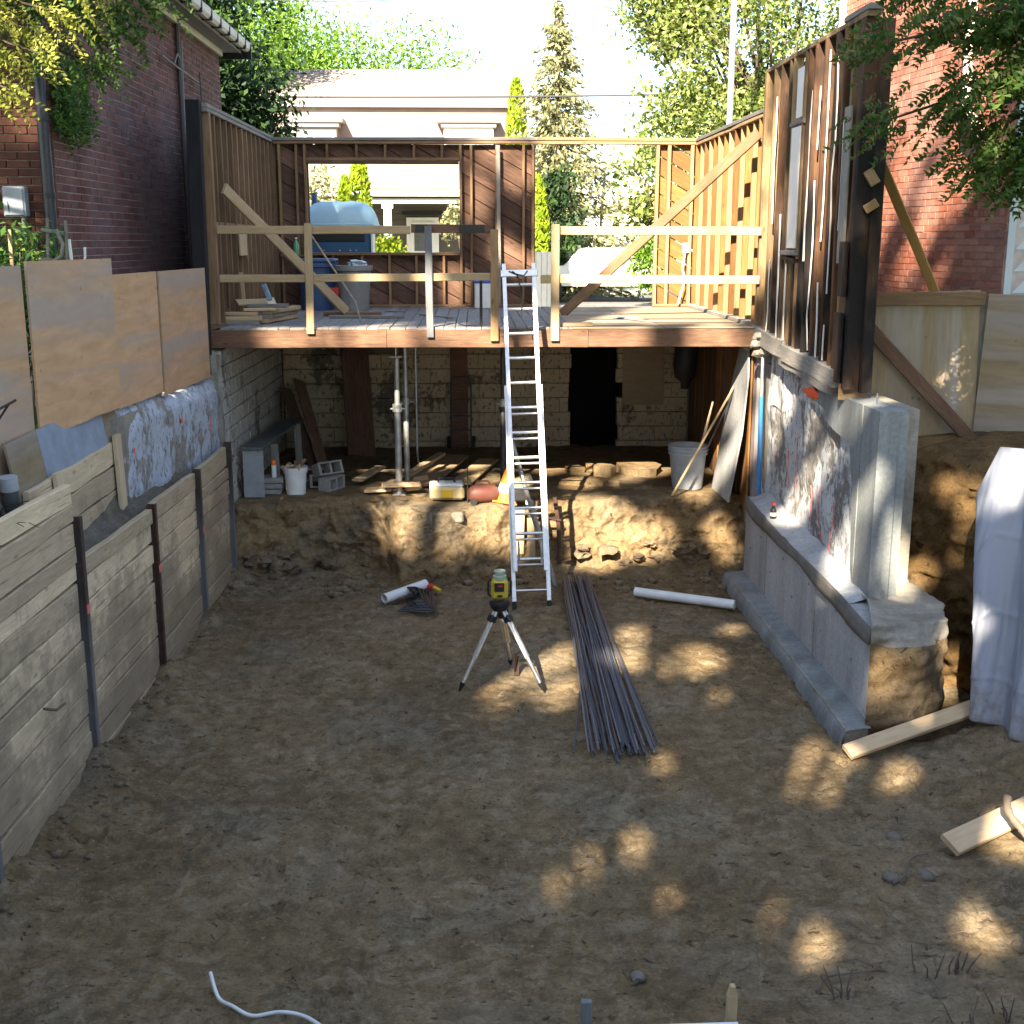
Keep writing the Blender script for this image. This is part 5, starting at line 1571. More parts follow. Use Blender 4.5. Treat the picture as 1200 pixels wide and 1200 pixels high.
at = thing("arborvitae", "big dark green cedar reaching in from the upper right corner over the orange brick", "tree", (6.3, 8.9, 2.4))
tb = MB(); limb(tb, (6.3, 8.9, 2.2), (6.2, 9.0, 9.5), .2, .07, 10, .04, 8)
anch = []
def at_branch(tip, z0, k=9, r=.035):
    pts = limb(tb, (6.25, 8.95, z0), tip, r, .008, 6, .12, 7, .02)
    for i in range(2, len(pts)):
        d = (pts[i] - pts[i - 1]).normalized()
        anch.append((pts[i], d))
    return pts
for tip, z0 in (((2.95, 9.0, 5.55), 6.0), ((3.1, 9.2, 5.05), 5.8), ((3.45, 8.8, 5.7), 6.2), ((3.3, 9.4, 6.0), 6.3), ((3.75, 9.0, 4.72), 5.6), ((3.9, 8.8, 4.6), 5.4), ((3.85, 9.2, 5.0), 5.6), ((4.1, 8.7, 4.8), 5.5), ((4.0, 8.6, 5.3), 5.7), ((4.2, 9.0, 5.6), 6.0), ((4.4, 8.8, 4.5), 5.2), ((3.6, 8.7, 5.25), 5.9), ((4.4, 8.5, 4.9), 5.5), ((4.3, 8.9, 5.2), 5.9), ((4.5, 9.2, 4.75), 5.6), ((4.6, 8.6, 5.8), 6.3), ((4.15, 9.1, 5.9), 6.2), ((4.5, 8.9, 5.5), 6.0), ((4.7, 8.8, 5.1), 5.8), ((4.25, 8.6, 4.75), 5.5), ((4.6, 9.1, 4.95), 5.7), ((3.85, 8.9, 5.65), 6.1), ((4.0, 9.2, 6.1), 6.5), ((3.5, 9.1, 6.3), 6.8)):
    at_branch(tip, z0)
tb.build("trunk", BARK, at, 40)
P, D = sprays(anch, 38, .22, .14, .35)
br_ = rng.uniform(size=len(P)) < np.clip((4.2 - P[:, 0]) * .22, 0, .3)
ob("crown", quads_mesh(leaves(P[~br_], .07, .03, D[~br_] * 2.2, .5)), L_ARBOR, at)
ob("dead_foliage", quads_mesh(leaves(P[br_], .05, .022, D[br_] * 2.2, .5)), L_BROWN, at)

gc = thing("golden_cedar", "sunlit golden-green cedar branches hanging at the upper left corner before the brick house", "tree", (-6.0, 9.0, 2.5))
tb = MB(); limb(tb, (-6.0, 9, 2.3), (-5.9, 9.1, 9), .2, .06, 10, .04, 8)
anch = []; anch2 = []
for tip, z0, lst in (((-3.05, 9, 5.45), 6.3, anch), ((-2.95, 9.1, 5.75), 6.4, anch), ((-3.25, 8.9, 5.2), 6.0, anch), ((-3.2, 9.2, 5.65), 6.5, anch), ((-3.5, 8.8, 5.8), 6.6, anch), ((-2.75, 9.1, 5.9), 6.8, anch), ((-3.35, 9.0, 5.45), 6.2, anch),
                     ((-2.6, 9.5, 5.75), 6.8, anch2), ((-2.45, 9.6, 5.95), 6.9, anch2), ((-2.75, 9.6, 5.85), 6.7, anch2), ((-2.9, 9.8, 5.5), 6.6, anch2), ((-3.0, 9.9, 5.8), 6.7, anch2), ((-2.55, 9.7, 6.1), 7.0, anch2)):
    pts = limb(tb, (-5.95, 9.05, z0), tip, .035, .008, 6, .12, 7, .02)
    for i in range(4, len(pts)): lst.append((pts[i], (pts[i] - pts[i - 1]).normalized()))
tb.build("trunk", BARK, gc, 40)
P, D = sprays(anch, 17, .24, .08, .55)
ob("crown", quads_mesh(leaves(P, .045, .022, D * 2.2, .5)), L_GOLD, gc)
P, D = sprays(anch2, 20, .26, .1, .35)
ob("shade_coloured_crown", quads_mesh(leaves(P, .055, .026, D * 2.2, .5)), L_ARBOR, gc)  # darker leaves than the sunlit crown: shade put into the colour
vn = thing("hanging_vine", "green vine hanging beside the black downpipe on the purple brick wall", "vine", (-3.9, 12.2, 5.6))
anch = [((-3.92 + random.gauss(0, .05), 12.35 + random.gauss(0, .25), 5.9 - .7 * random.random() ** .8), (0.2, .1, -1)) for k in range(34)]
m = MB()
for k in range(5): limb(m, (-3.95, 12.2 + k * .14, 6.3), (-3.9, 12.15 + k * .16, 5.4 + random.random() * .3), .01, .004, 4)
m.build("stem", BARK, vn)
P, D = sprays(anch, 9, .2, .06, .3, .035)
ob("foliage", quads_mesh(leaves(P, .06, .026, D * 1.5, .7)), L_VINE, vn)
# loose shrub in front of the brick house
sh = thing("leafy_shrub", "green leafy shrub behind the left plywood sheets below the meter box", "shrub", (-4.0, 10.9, 2.5))
m = MB(); A_ = []
for k in range(26):
    b = V((-4.65 + .9 * random.random(), 10.6 + .7 * random.random(), 2.5))
    tp = b + V((random.gauss(0, .15), random.gauss(0, .1), random.uniform(1.2, 2.0) - .35 * (b.x + 4.6)))
    pts = limb(m, b, tp, .012, .004, 4, .12, 5)
    A_ += pts[2:]
m.build("stem", TWIG, sh)
P = np.repeat(np.array([tuple(p) for p in A_]), 30, axis=0) + rng.normal(size=(len(A_) * 30, 3)) * .1
P = P[P[:, 0] < -3.54]
ob("foliage", quads_mesh(leaves(P, .12, .04, None, 1.0, np.array([.2, -.3, .6]))), L_VINE, sh)
for (x, y, z0, z1, l_) in ((-4.27, 10.7, 3.6, 4.25, "bare tan stake standing in the shrub, leftmost"), (-4.02, 10.72, 3.6, 4.2, "bare tan stake standing in the shrub near its middle")):
    s_ = thing("stake", l_, "stake", (x, y, z0)); board("stake_wood", (x, y, 2.5), (x + .02, y, z1), .03, .02, RAIL, s_)
tr = thing("wooden_trellis", "small weathered trellis frame in the shrub beside the downpipe", "trellis", (-3.7, 10.75, 3.5))
for (p, q, w) in (((-3.76, 10.75, 3.2), (-3.7, 10.8, 4.3), .025), ((-3.58, 10.75, 3.2), (-3.54, 10.8, 4.28), .025), ((-3.76, 10.74, 3.95), (-3.54, 10.74, 3.93), .03), ((-3.74, 10.74, 4.2), (-3.55, 10.74, 4.17), .03)):
    board("trellis_slat", p, q, w, .015, GREYW, tr)
m = MB(); m.tube([(-3.6, 10.7, 4.2), (-3.55, 10.7, 4.08), (-3.57, 10.7, 3.98), (-3.64, 10.7, 3.93)], .016, 6); m.build("hoop", GREYW, tr, 40)
st_ = thing("stake", "thin white stake leaning behind the second plywood sheet", "stake", (-3.7, 11.6, 3.8))
board("stake_wood", (-3.62, 11.4, 3.2), (-3.6, 11.45, 4.05), .022, .012, WHITEW, st_)
st_ = thing("stake", "short white stake against the shrub right of the trellis", "stake", (-3.5, 10.9, 3.8))
board("stake_wood", (-3.49, 10.8, 3.2), (-3.53, 10.8, 4.12), .03, .012, WHITEW, st_)

# ------------------------------------------------------------------ ladder
def ladder():
    b, tp = V((.64, 13.06, 0.02)), V((.53, 14.42, 3.78))
    ax = (tp - b).normalized(); sd = V((1, .0, 0)); sd = (sd - ax * sd.dot(ax)).normalized(); nr = ax.cross(sd)
    if nr.y > 0: nr = -nr                       # towards the camera
    L = (tp - b).length
    t = thing("extension_ladder", "aluminium extension ladder leaning from the pit floor against the deck edge", "ladder", tuple(b))
    def rail(name, s, l0, l1, off, dep=.07, wid=.026):
        M, l = frame(b + ax * l0 + sd * s + nr * off, b + ax * l1 + sd * s + nr * off, nr)
        mb = MB(); mb.rbox((0, 0, 0), (l, wid, dep), .004)
        mb.box((0, 0, dep / 2 - .006), (l, wid * 1.7, .01)); mb.box((0, 0, -dep / 2 + .006), (l, wid * 1.7, .01))
        return ob(name, mb.mesh("rail"), ALU, t, M)
    for s in (-.2, .2): rail("base_rail", s, 0, 2.6, -.035)
    for s in (-.175, .175): rail("fly_rail", s, .42, L + .05, .03)
    def rung(l, w, off, name="rung", r=.019):
        p = b + ax * l + nr * off
        mb = MB(); mb.tube([p - sd * w, p + sd * w], r, 10); mb.build(name, ALU, t, 40)
    for k in range(13):
        l = .2 + k * .295
        if l > .42: rung(l + .06, .175, .03)
        if l < 2.55: rung(l, .2, -.035, r=.015)
    for s in (-.13, .13):                       # rung locks
        m = MB(); p = b + ax * .62 + sd * s + nr * .06
        m.tube([p + ax * .14, p + ax * .02 + nr * .02, p - ax * .12], .012, 6); m.build("rung_lock", GALV, t)
    for s in (-.2, .2):
        M, _ = frame(b + sd * s - ax * .01, b + sd * s + ax * .1, nr)
        m = MB(); m.rbox((-.02, 0, -.04), (.11, .05, .09), .008); m.build("foot_pad", RUBBER, t, M=M)
    M, _ = frame(b + ax * (L - .07) - sd * .22, b + ax * (L - .07) + sd * .22, nr)
    m = MB(); m.rbox((0, 0, .06), (.44, .085, .03), .006); m.build("top_brace", ALU, t, M=M)
    m = MB(); p = b + ax * (L - .05) + nr * .085
    m.tube([p - sd * .08, p - sd * .02 - ax * .05, p + sd * .01 - ax * .2, p + sd * .015 - ax * .55], .007, 5)
    m.tube([p - sd * .12, p - sd * .05 - ax * .03, p + sd * .05 - ax * .06, p + sd * .1], .007, 5); m.build("strap", RUBBER, t)
ladder()
t = thing("steel_prop", "white tubular prop leaning behind the lower half of the ladder", "prop", (.95, 13.9, 0))
m = MB(); m.tube([(.96, 13.92, .02), (.68, 13.9, .95)], .034, 12); m.build("outer_tube", GALV, t, 40)
m = MB(); m.tube([(.68, 13.9, .95), (.42, 13.88, 1.86)], .026, 12); m.build("inner_tube", GALV, t, 40)
m = MB(); m.tube([(.7, 13.9, .9), (.67, 13.9, .99)], .045, 12); m.build("collar", GALV, t, 40)

# adjustable steel posts under the deck
def post(label, x, y, z0, z1, r, mats=(GALV, GALV)):
    t = thing("steel_jack_post", label, "shoring post", (x, y, z0), "steel posts propping the deck")
    m = MB(); m.tube([(x, y, z0 + .02), (x, y, z0 + 1.15)], r, 16); m.build("outer_tube", mats[0], t, 40)
    m = MB(); m.tube([(x, y, z0 + 1.15), (x, y, z1 - .02)], r * .8, 16); m.build("inner_tube", mats[1], t, 40)
    m = MB(); m.tube([(x, y, z0 + 1.1), (x, y, z0 + 1.2)], r * 1.5, 16); m.tube([(x - .09, y - .02, z0 + 1.14), (x + .09, y - .02, z0 + 1.14)], .011, 6); m.build("collar", GALV, t, 40)
    m = MB(); m.rbox((x, y, z0 + .01), (.17, .17, .02), .004); m.build("base_plate", GALV, t)
    return t
t = post("bright steel jack post carrying a short I-beam stub under the deck", -1.0, 15.42, .85, 2.66, .043)
m = MB(); m.box((-1.0, 15.42, 2.665), (.15, .2, .012)); m.box((-1.0, 15.42, 2.74), (.012, .2, .14)); m.box((-1.0, 15.42, 2.815), (.1, .2, .012)); m.build("beam_stub", GALV, t)
post("second steel jack post standing just behind the bright one", -.93, 16.1, .85, 2.83, .038)
post("grey steel post hidden behind the ladder's left rail", .38, 15.9, .85, 2.83, .04, (STEEL, STEEL))
t = thing("steel_rod", "thin bent rod hanging from the deck right of the jack posts", "rod", (-.82, 16.8, 2.8))
m = MB(); m.tube([(-.84, 17.2, 2.82), (-.84, 17.2, 1.1), (-.82, 17.1, .98), (-.72, 17.0, .93), (-.62, 16.95, .97)], .016, 6); m.build("rod", GALV, t, 40)
t = thing("hand_truck", "dark steel hand truck frame standing against the basement back wall", "hand truck", (-.23, 19, .85))
m = MB()
m.tube([(-.38, 18.95, .86), (-.38, 18.98, 1.9), (-.34, 19.0, 2.0), (-.1, 19.0, 2.0), (-.06, 18.98, 1.9), (-.06, 18.95, .86)], .014, 8)
m.build("frame", STEEL, t, 40)
for z in (1.15, 1.38, 1.64): m = MB(); m.tube([(-.38, 18.97, z), (-.06, 18.97, z)], .011, 6); m.build("crossbar", STEEL, t)
for x in (-.42, -.02):
    m = MB(); m.lathe([(0, -.025), (.09, -.025), (.1, 0), (.09, .025), (0, .025)], (x, 18.98, .96), 16, M=RY(R(90))); m.build("wheel", RUBBER, t, 40)

# ------------------------------------------------------------------ laser level on a tripod
t = thing("laser_tripod", "yellow rotary laser level on an aluminium tripod in the middle of the pit", "laser level", (.24, 10.7, 0))
top = V((.22, 10.68, .82))
for (fx, fy) in ((-.165, 10.5), (.63, 10.47), (.34, 11.2)):
    f = V((fx, fy, 0.01)); d = (f - top); a = top + d * .05
    k = a + d * .3; sp = top + d * .9
    side = d.cross(V((0, 0, 1))).normalized()
    lg = MB()
    for s_ in (-.022, .022): lg.tube([a + side * s_, top + d * .62 + side * s_], .014, 8)
    lo = lg.build("leg", ALU, t, 40)
    m = MB(); m.tube([top + d * .28, sp], .019, 10); m.build("lower_tube", ALU, lo, 40)
    M, _ = frame(top + d * .16, top + d * .21, side)
    m = MB(); m.rbox((0, 0, 0), (.07, .07, .08), .012, ); m.build("clamp", PLAK, lo, M=M)
    m = MB(); m.tube([sp, top + d * .93, f], [.026, .024, .006], 8); m.build("point", PLAK, lo, 40)
m = MB(); m.lathe([(0, -.09), (.05, -.09), (.085, -.05), (.1, -.01), (.09, .02), (0, .02)], tuple(top), 20); m.build("tripod_head", PLAK, t, 40)
m = MB(); m.rbox((.22, 10.68, .955), (.155, .14, .19), .025); hs = m.build("laser_housing", m_plain("ochre_plastic", (.5, .38, .035), .45, var=.1), t)
m = MB(); m.rbox((.215, 10.6, .985), (.09, .012, .085), .006); m.build("display_panel", PLAK, hs)
m = MB(); m.box((.225, 10.5925, 1.0), (.045, .003, .02)); m.build("red_marking", REDP, hs)
m = MB(); m.rbox((.22, 10.605, .9), (.05, .02, .02), .006); m.build("button_row", PLAK, hs)
m = MB(); m.lathe([(0, 0), (.062, 0), (.062, .035), (.05, .04), (.05, .06), (.056, .062), (.056, .08), (0, .085)], (.22, 10.68, 1.045), 20); m.build("rotor_head", m_plain("pale_green_glass", (.35, .42, .3), .25), hs, 40)
for s_ in (-1, 1):
    m = MB(); x = .22 + s_ * .105
    m.tube([(x - s_ * .03, 10.68, 1.04), (x, 10.68, 1.02), (x, 10.68, .9), (x - s_ * .03, 10.68, .87)], .011, 6); m.build("handle", PLAK, hs, 40)
m = MB(); m.tube([(.28, 10.66, .8), (.32, 10.7, .6), (.37, 10.72, .42), (.44, 10.76, .33), (.38, 10.85, .24), (.37, 10.9, .06)], .009, 6); m.build("strap", PLAK, t)
m = MB(); m.box((.385, 10.92, .12), (.05, .02, .22)); m.build("strap_pad", m_plain("brown_strap", (.05, .025, .02), .8), t)

# ------------------------------------------------------------------ rebar
proto = None
for i in range(58):
    f = i / 57
    xa = 1.03 + .36 * random.random(); ya = 14.05 - random.uniform(0, .35)
    fan = random.gauss(0, .12)
    xb = .9 + .58 * min(1, max(0, (xa - 1.03) / .36 * .8 + .1 + fan)); yb2 = 9.05 + random.uniform(-.12, .35) + (.3 if random.random() < .1 else 0)
    if i == 0: xb, yb2 = .8, 9.15
    if i == 1: xa, xb = 1.36, 1.5
    za, zb = .02 + .1 * random.random() + .03, .015 + .07 * random.random()
    p, q = V((xa, ya, za)), V((xb, yb2, zb))
    M, L = frame(p, q, (0, 0, 1))
    if proto is None:
        m = MB(); m.tube([(-2.45, 0, 0), (-1, 0, .004), (1, 0, -.004), (2.45, 0, 0)], .0075, 6); proto = smooth(m.mesh("rebar"), 50)
    ob("rebar", proto, REBAR, None, M, label="stray steel bar splayed off the left side of the fanned bundle" if i == 0 else "blue-grey steel bar in the fanned bundle on the pit floor", cat="rebar", group="steel bars fanned out on the pit floor")
# bent stirrups beside the pipe
for k in range(9):
    o = V((-.86, 12.9, .05 + k * .009))
    m = MB(); a = .32
    e = .036 * k; pts = [(-.02 + e * .9, .0 + e * .9, .0), (.3 - e * .5, -.09 + e * .55, .006), (.37 - e * .5, -.07 + e * .55, .008), (.4 - e * .5, .0 + e * .5, .01), (.41 - e * .75, .5 + e * .1, .03), (.37 - e * .75, .56 + e * .05, .03), (.3 - e * .8, .57, .03), (.02 + e * .5, .3 + e * .2, .02)]
    mm = m; mm.tube([V(p) for p in pts], .011, 6)
    mm.build("bent_rebar", STEEL, None, 50, M=T(*o) @ RZ(random.uniform(-.06, .06)), label="bent steel stirrup nested in the heap in front of the short white pipe", cat="stirrup", group="bent stirrups heaped on the pit floor")

# pipes
def pipe(label, p, q, r, mat=PVC):
    p, q = V(p), V(q); M, L = frame(p, q, (0, 0, 1))
    t = thing("plastic_pipe", label, "pipe", tuple((p + q) / 2))
    m = MB(); m.lathe([(r * .86, -L / 2), (r, -L / 2), (r, L / 2), (r * .86, L / 2), (r * .86, -L / 2 + .001)], (0, 0, 0), 24, M=RY(R(90)))
    m.f = [f for f in m.f if len(f) == 4]
    ob("tube", m.mesh("tube", 40), mat, t, M)
    return t
pipe("short white plastic pipe lying beside the bent stirrups", (-1.06, 13.28, .075), (-.6, 13.72, .12), .058)
pipe("longer white plastic pipe lying in front of the right underpinning wall", (1.88, 13.52, .06), (2.95, 12.98, .055), .056)
t = thing("bolt_cutter", "tool with red jaws and a yellow grip lying at the end of the short pipe", "tool", (-.55, 13.7, .08))
m = MB(); m.tube([(-.6, 13.74, .1), (-.45, 14.05, .14), (-.36, 14.3, .17)], .02, 8); m.build("dark_handle", RUST, t, 40)
m = MB(); m.rbox((-.59, 13.72, .1), (.07, .09, .1), .02, RZ(.5)); m.rbox((-.53, 13.66, .1), (.1, .06, .06), .015, RZ(-.3)); m.build("red_jaw", REDP, t)
m = MB(); m.tube([(-.5, 13.64, .1), (-.42, 13.58, .075)], .024, 10); m.build("yellow_grip", YELLOW, t, 40)

# ------------------------------------------------------------------ things on the basement floor
def pail(name, label, c, r0, r1, h, mat, rim=.012, wire=True, cat="bucket"):
    t = thing(name, label, cat, c)
    m = MB()
    m.lathe([(0, 0), (r0, 0), (r0 + (r1 - r0) * .8, h * .8), (r1 + rim * .6, h * .8), (r1 + rim * .6, h * .83), (r1, h * .83), (r1, h * .89), (r1 + rim, h * .89), (r1 + rim, h * .92), (r1, h * .92), (r1, h * .965), (r1 + rim, h * .97), (r1 + rim, h), (r1 - .004, h), (r1 - .012, h * .9), (r0 - .008, .02), (0, .02)], c, 32)
    m.build("shell", mat, t, 35)
    if wire:
        m = MB(); m.tube([(c[0] + (r1 + .014) * math.cos(a), c[1] - .02 - .0 * a, c[2] + h * .86 - .1 * math.sin(a)) for a in [math.pi * k / 12 for k in range(13)]], .004, 5); m.build("wire_handle", STEEL, t)
    return t
t = pail("bucket", "white plastic bucket full of wood scraps on the left of the basement floor", (-2.36, 15.5, .86), .125, .15, .36, PLAW)
for k in range(9):
    a = random.uniform(0, 6.28); x, y = -2.36 + .08 * math.cos(a), 15.5 + .08 * math.sin(a)
    board("wood_scrap", (x - .05, y, 1.18), (x + random.uniform(-.1, .1), y + random.uniform(-.08, .08), 1.22 + .1 * random.random()), .05, .018, RAIL if k % 2 else STUD, t, n=(0, -1, 0))
t = pail("garbage_pail", "big grey plastic pail with handles leaning out of it, right of the basement", (2.86, 15.75, .86), .2, .255, .58, PLAG2, .018, False)
for k, (p, q, l_, m_) in enumerate((((2.55, 15.1, .88), (3.32, 15.2, 2.28), "long pale broom handle leaning across the grey pail to the white board", RAIL), ((2.93, 15.7, 1.0), (3.12, 15.5, 2.05), "splintered pale stick standing in the grey pail", NEWW), ((3.05, 15.35, 1.5), (3.4, 15.2, 2.4), "thin dark rod leaning on the white board above the pail", STEEL))):
    s_ = thing("pole", l_, "stick", p); m = MB(); m.tube([p, q], [.017, .014], 8) if k != 1 else m.tube([p, q], [.035, .012], 5); m.build("shaft", m_, s_, 40)
for k, (z, l_) in enumerate(((.86, "bottom grey paver of the low stack left of the white bucket"), (.935, "middle grey paver of the low stack left of the white bucket"), (1.01, "top grey paver of the stack, carrying the spray can"))):
    t = thing("paver", l_, "paver", (-2.68, 15.55, z), "grey pavers stacked beside the white bucket")
    m = MB(); m.rbox((-2.68 + .01 * k, 15.55, z + .035), (.27, .3, .068), .012, RZ(.05 * k)); m.build("paver_body", m_concrete("paver_concrete", (.26, .25, .23)) if k == 0 else bpy.data.materials["paver_concrete"], t)
t = thing("spray_can", "white spray can with an orange cap on top of the grey pavers", "spray can", (-2.64, 15.5, 1.08))
m = MB(); m.lathe([(0, 0), (.032, 0), (.034, .005), (.034, .16), (.028, .175), (0, .175)], (-2.64, 15.5, 1.08), 16); m.build("can", PLAW, t, 35)
m = MB(); m.lathe([(0, 0), (.034, 0), (.032, .065), (.0, .068)], (-2.64, 15.5, 1.243), 16); m.build("cap", ORANGE, t, 35)
t = thing("metal_shelf", "low grey sheet-metal bench along the left block wall", "bench", (-2.9, 16, .86))
board("top", (-2.86, 15.15, 1.52), (-2.72, 17.9, 1.5), .3, .025, GREYP, t, n=(0, 0, 1))
board("end_panel", (-2.98, 15.2, 1.18), (-2.72, 15.22, 1.18), .62, .02, m_plain("grey_sheet", (.26, .27, .28), .6, var=.2), t)
board("leg", (-2.62, 15.6, .86), (-2.64, 15.62, 1.5), .1, .03, GREYW, t); board("leg", (-2.58, 17.4, .86), (-2.6, 17.4, 1.5), .1, .03, GREYW, t)
for k, (p, q) in enumerate((((-2.2, 17.2, .86), (-2.72, 18.6, 2.0)), ((-2.35, 17.3, .86), (-2.9, 18.4, 1.9)), ((-1.75, 18.3, .86), (-1.9, 19.0, 2.7)))):
    t = thing("plank", ("dark plank leaning in the back left corner of the basement, nearest the bucket", "dark plank leaning behind another plank in the back left corner", "wide dark board standing upright left of the black slot in the back wall")[k], "plank", p, "planks leaning in the dark basement corner")
    board("plank_board", p, q, .2 if k < 2 else .5, .03, SHEATH, t, n=(.6, -.8, 0))
cb_ = MB()
for sx in (-1, 1): cb_.rbox((sx * .17, 0, 0), (.04, .18, .18), .006)
cb_.rbox((0, 0, 0), (.035, .18, .18), .006)
for sy in (-1, 1): cb_.rbox((0, sy * .078, 0), (.38, .025, .178), .005)
cbm = cb_.mesh("hollow_block")
for k, (x, y, z, rx, rz) in enumerate(((-2.05, 15.9, .95, 1.4, .2), (-1.92, 15.75, .95, 1.57, 1.1), (-1.98, 15.85, 1.12, 1.2, .7), (-2.2, 16.4, .95, 1.57, .1))):
    t = thing("concrete_block", ("grey hollow block on its side right behind the white bucket", "grey hollow block lowest at the front of the little heap right of the bucket", "grey hollow block tilted on top of the little heap right of the bucket", "grey hollow block farther back in the shadow behind the bucket")[k], "concrete block", (x, y, .86), "hollow concrete blocks by the bucket")
    ob("block_body", cbm, bpy.data.materials["paver_concrete"], t, T(x, y, z) @ RZ(rz) @ RX(rx))

# the sunlit clutter round the jack posts
planks = [((-.72, 16.0, .9), (-.3, 17.9, .93), .42, "wide pale board lying in striped sun behind the yellow case"), ((-.2, 15.9, .9), (.2, 17.6, .92), .3, "pale board lying in sun left of the orange cone"), ((-1.45, 15.5, .9), (-1.1, 15.48, .92), .26, "short board lying at the foot of the jack post, leftmost"),
          ((-1.2, 15.3, 1.0), (-.72, 15.36, 1.0), .1, "pale timber block crossing the foot of the bright jack post"), ((-1.6, 16.0, .93), (-1.35, 16.9, .95), .16, "short board in a patch of sun left of the jack posts"), ((-.95, 16.2, .95), (-.5, 17.7, .99), .12, "narrow board lying behind the second jack post")]
for p, q, w, l_ in planks:
    t = thing("plank", l_, "plank", p, "boards lying on the basement floor"); board("plank_board", p, q, w, .05 if w < .15 else .03, RAIL if w > .2 else NEWW, t, n=(0, 0, 1))
for k, (x, y, rz) in enumerate(((-.82, 15.5, .3), (-.62, 15.75, -.4), (-1.15, 15.75, .9), (-.75, 16.1, .2), (-.5, 15.9, 1.1), (-.98, 15.7, -.2))):
    t = thing("scrap_block", ("small block end by the foot of the bright jack post", "scrap of timber between the jack posts and the yellow case", "scrap of timber left of the bright jack post", "scrap of timber behind the second jack post", "scrap of timber behind the yellow case", "scrap of timber touching the bright jack post base")[k], "wood scrap", (x, y, .88), "wood scraps round the jack posts")
    board("block_wood", V((x, y, .92)) - V((.1 * math.cos(rz), .1 * math.sin(rz), 0)), V((x, y, .93)) + V((.1 * math.cos(rz), .1 * math.sin(rz), .02)), .09, .06, (RAIL, STUD, NEWW)[k % 3], t, n=(0, 0, 1))
t = thing("tool_case", "tan and white tool case at the edge of the earth bank", "case", (-.36, 15.1, .88))
m = MB(); m.rbox((-.36, 15.02, .97), (.44, .26, .17), .03); b_ = m.build("shell", YTOOL, t)
m = MB(); m.rbox((-.36, 15.03, 1.07), (.42, .25, .05), .02); m.build("lid", PLAW, b_)
m = MB(); m.rbox((-.36, 14.885, .97), (.14, .02, .11), .01); m.build("latch", YELLOW, b_)
m = MB(); m.tube([(-.48, 15.02, 1.09), (-.46, 15.02, 1.15), (-.28, 15.02, 1.15), (-.26, 15.02, 1.09)], .014, 8); m.build("handle", PLAK, b_, 40)
m = MB(); m.lathe([(0, -.05), (.07, -.05), (.085, 0), (.07, .05), (0, .05)], (-.53, 15.0, 1.04), 16, M=RY(R(90))); m.build("hose_reel", PLAW, t, 40)
t = thing("stone_slab", "pale stone slab half sunk in the lip of the bank below the tan case", "slab", (-.36, 14.5, .8))
m = MB(); m.rbox((-.36, 14.5, .76), (.42, .3, .13), .02, RX(-.12)); m.build("slab_body", m_concrete("pale_slab", (.24, .21, .17), .3), t)
t = thing("steel_plate", "thin upright steel plate standing right of the tan case", "plate", (-.1, 15.0, .8))
m = MB(); m.box((-.1, 15.1, 1.05), (.012, .5, .55)); m.build("plate", STEEL, t)
t = thing("compressor_tank", "dull red metal tank lying beside the orange cone", "tank", (.1, 14.85, .95))
m = MB(); m.lathe([(0, -.2), (.07, -.19), (.115, -.14), (.12, 0), (.115, .14), (.07, .19), (0, .2)], (.1, 14.85, .98), 20, M=RZ(.25) @ RY(R(90))); m.build("tank_body", REDD, t, 40)
m = MB(); m.tube([(.0, 14.85, 1.08), (.02, 14.85, 1.14), (.16, 14.87, 1.14), (.2, 14.88, 1.08)], .012, 6); m.build("handle", REDD, t)
m = MB(); m.lathe([(0, -.02), (.045, -.02), (.045, .02), (0, .02)], (-.02, 14.72, .9), 12, M=RX(R(90))); m.build("wheel", RUBBER, t, 40)
t = thing("traffic_cone", "orange and white traffic cone tucked behind the ladder's left rail", "cone", (.4, 14.9, .86))
Mc = T(.37, 14.92, .86) @ RY(.16)
m = MB(); m.lathe([(.13, .02), (.04, .5), (.03, .52), (0, .52)], (0, 0, 0), 20); ob("cone_body", m.mesh("cone", 40), ORANGE, t, Mc)
m = MB(); m.lathe([(.112, .13), (.09, .24), (.088, .24)], (0, 0, 0), 20); m.f = m.f[:40]; ob("white_band", m.mesh("band", 40), PLAW, t, Mc)
m = MB(); m.rbox((0, 0, .012), (.32, .32, .025), .01); ob("cone_base", m.mesh("base"), ORANGE, t, Mc)
t = thing("power_tool", "black and cream power tool seen between the ladder rungs on the bank", "power tool", (.6, 14.75, .9))
m = MB(); m.rbox((.58, 14.75, .98), (.2, .18, .14), .02); b_ = m.build("body", PLAK, t)
m = MB(); m.rbox((.6, 14.8, 1.13), (.26, .2, .15), .03, RY(-.35)); m.build("cream_cover", YTOOL, b_)
m = MB(); m.rbox((.68, 14.66, .9), (.1, .06, .06), .01); m.build("grip", PLAG2, b_)
for k, (p, q, w) in enumerate((((.53, 14.6, .25), (.54, 14.68, .8), .16), ((.7, 14.58, .2), (.7, 14.66, .7), .1))):
    t = thing("shoring_board", ("upright pale board let into the bank behind the ladder, the wider one", "upright pale board let into the bank behind the ladder, the narrow one")[k], "board", p); board("board_wood", p, q, w, .04, RAIL, t)
t = thing("steel_stake", "rusty steel stake driven into the lip of the bank right of the ladder", "stake", (1.03, 14.7, .3))
m = MB(); m.tube([(1.0, 14.72, .95), (1.05, 14.7, .6), (1.06, 14.66, .1)], .028, 7); m.build("stake_bar", RUST, t, 50)
m = MB(); m.tube([(.72, 14.7, .62), (.85, 14.62, .72), (.98, 14.66, .68), (1.08, 14.68, .66)], .016, 6); m.build("bent_rod", RUST, t, 50)
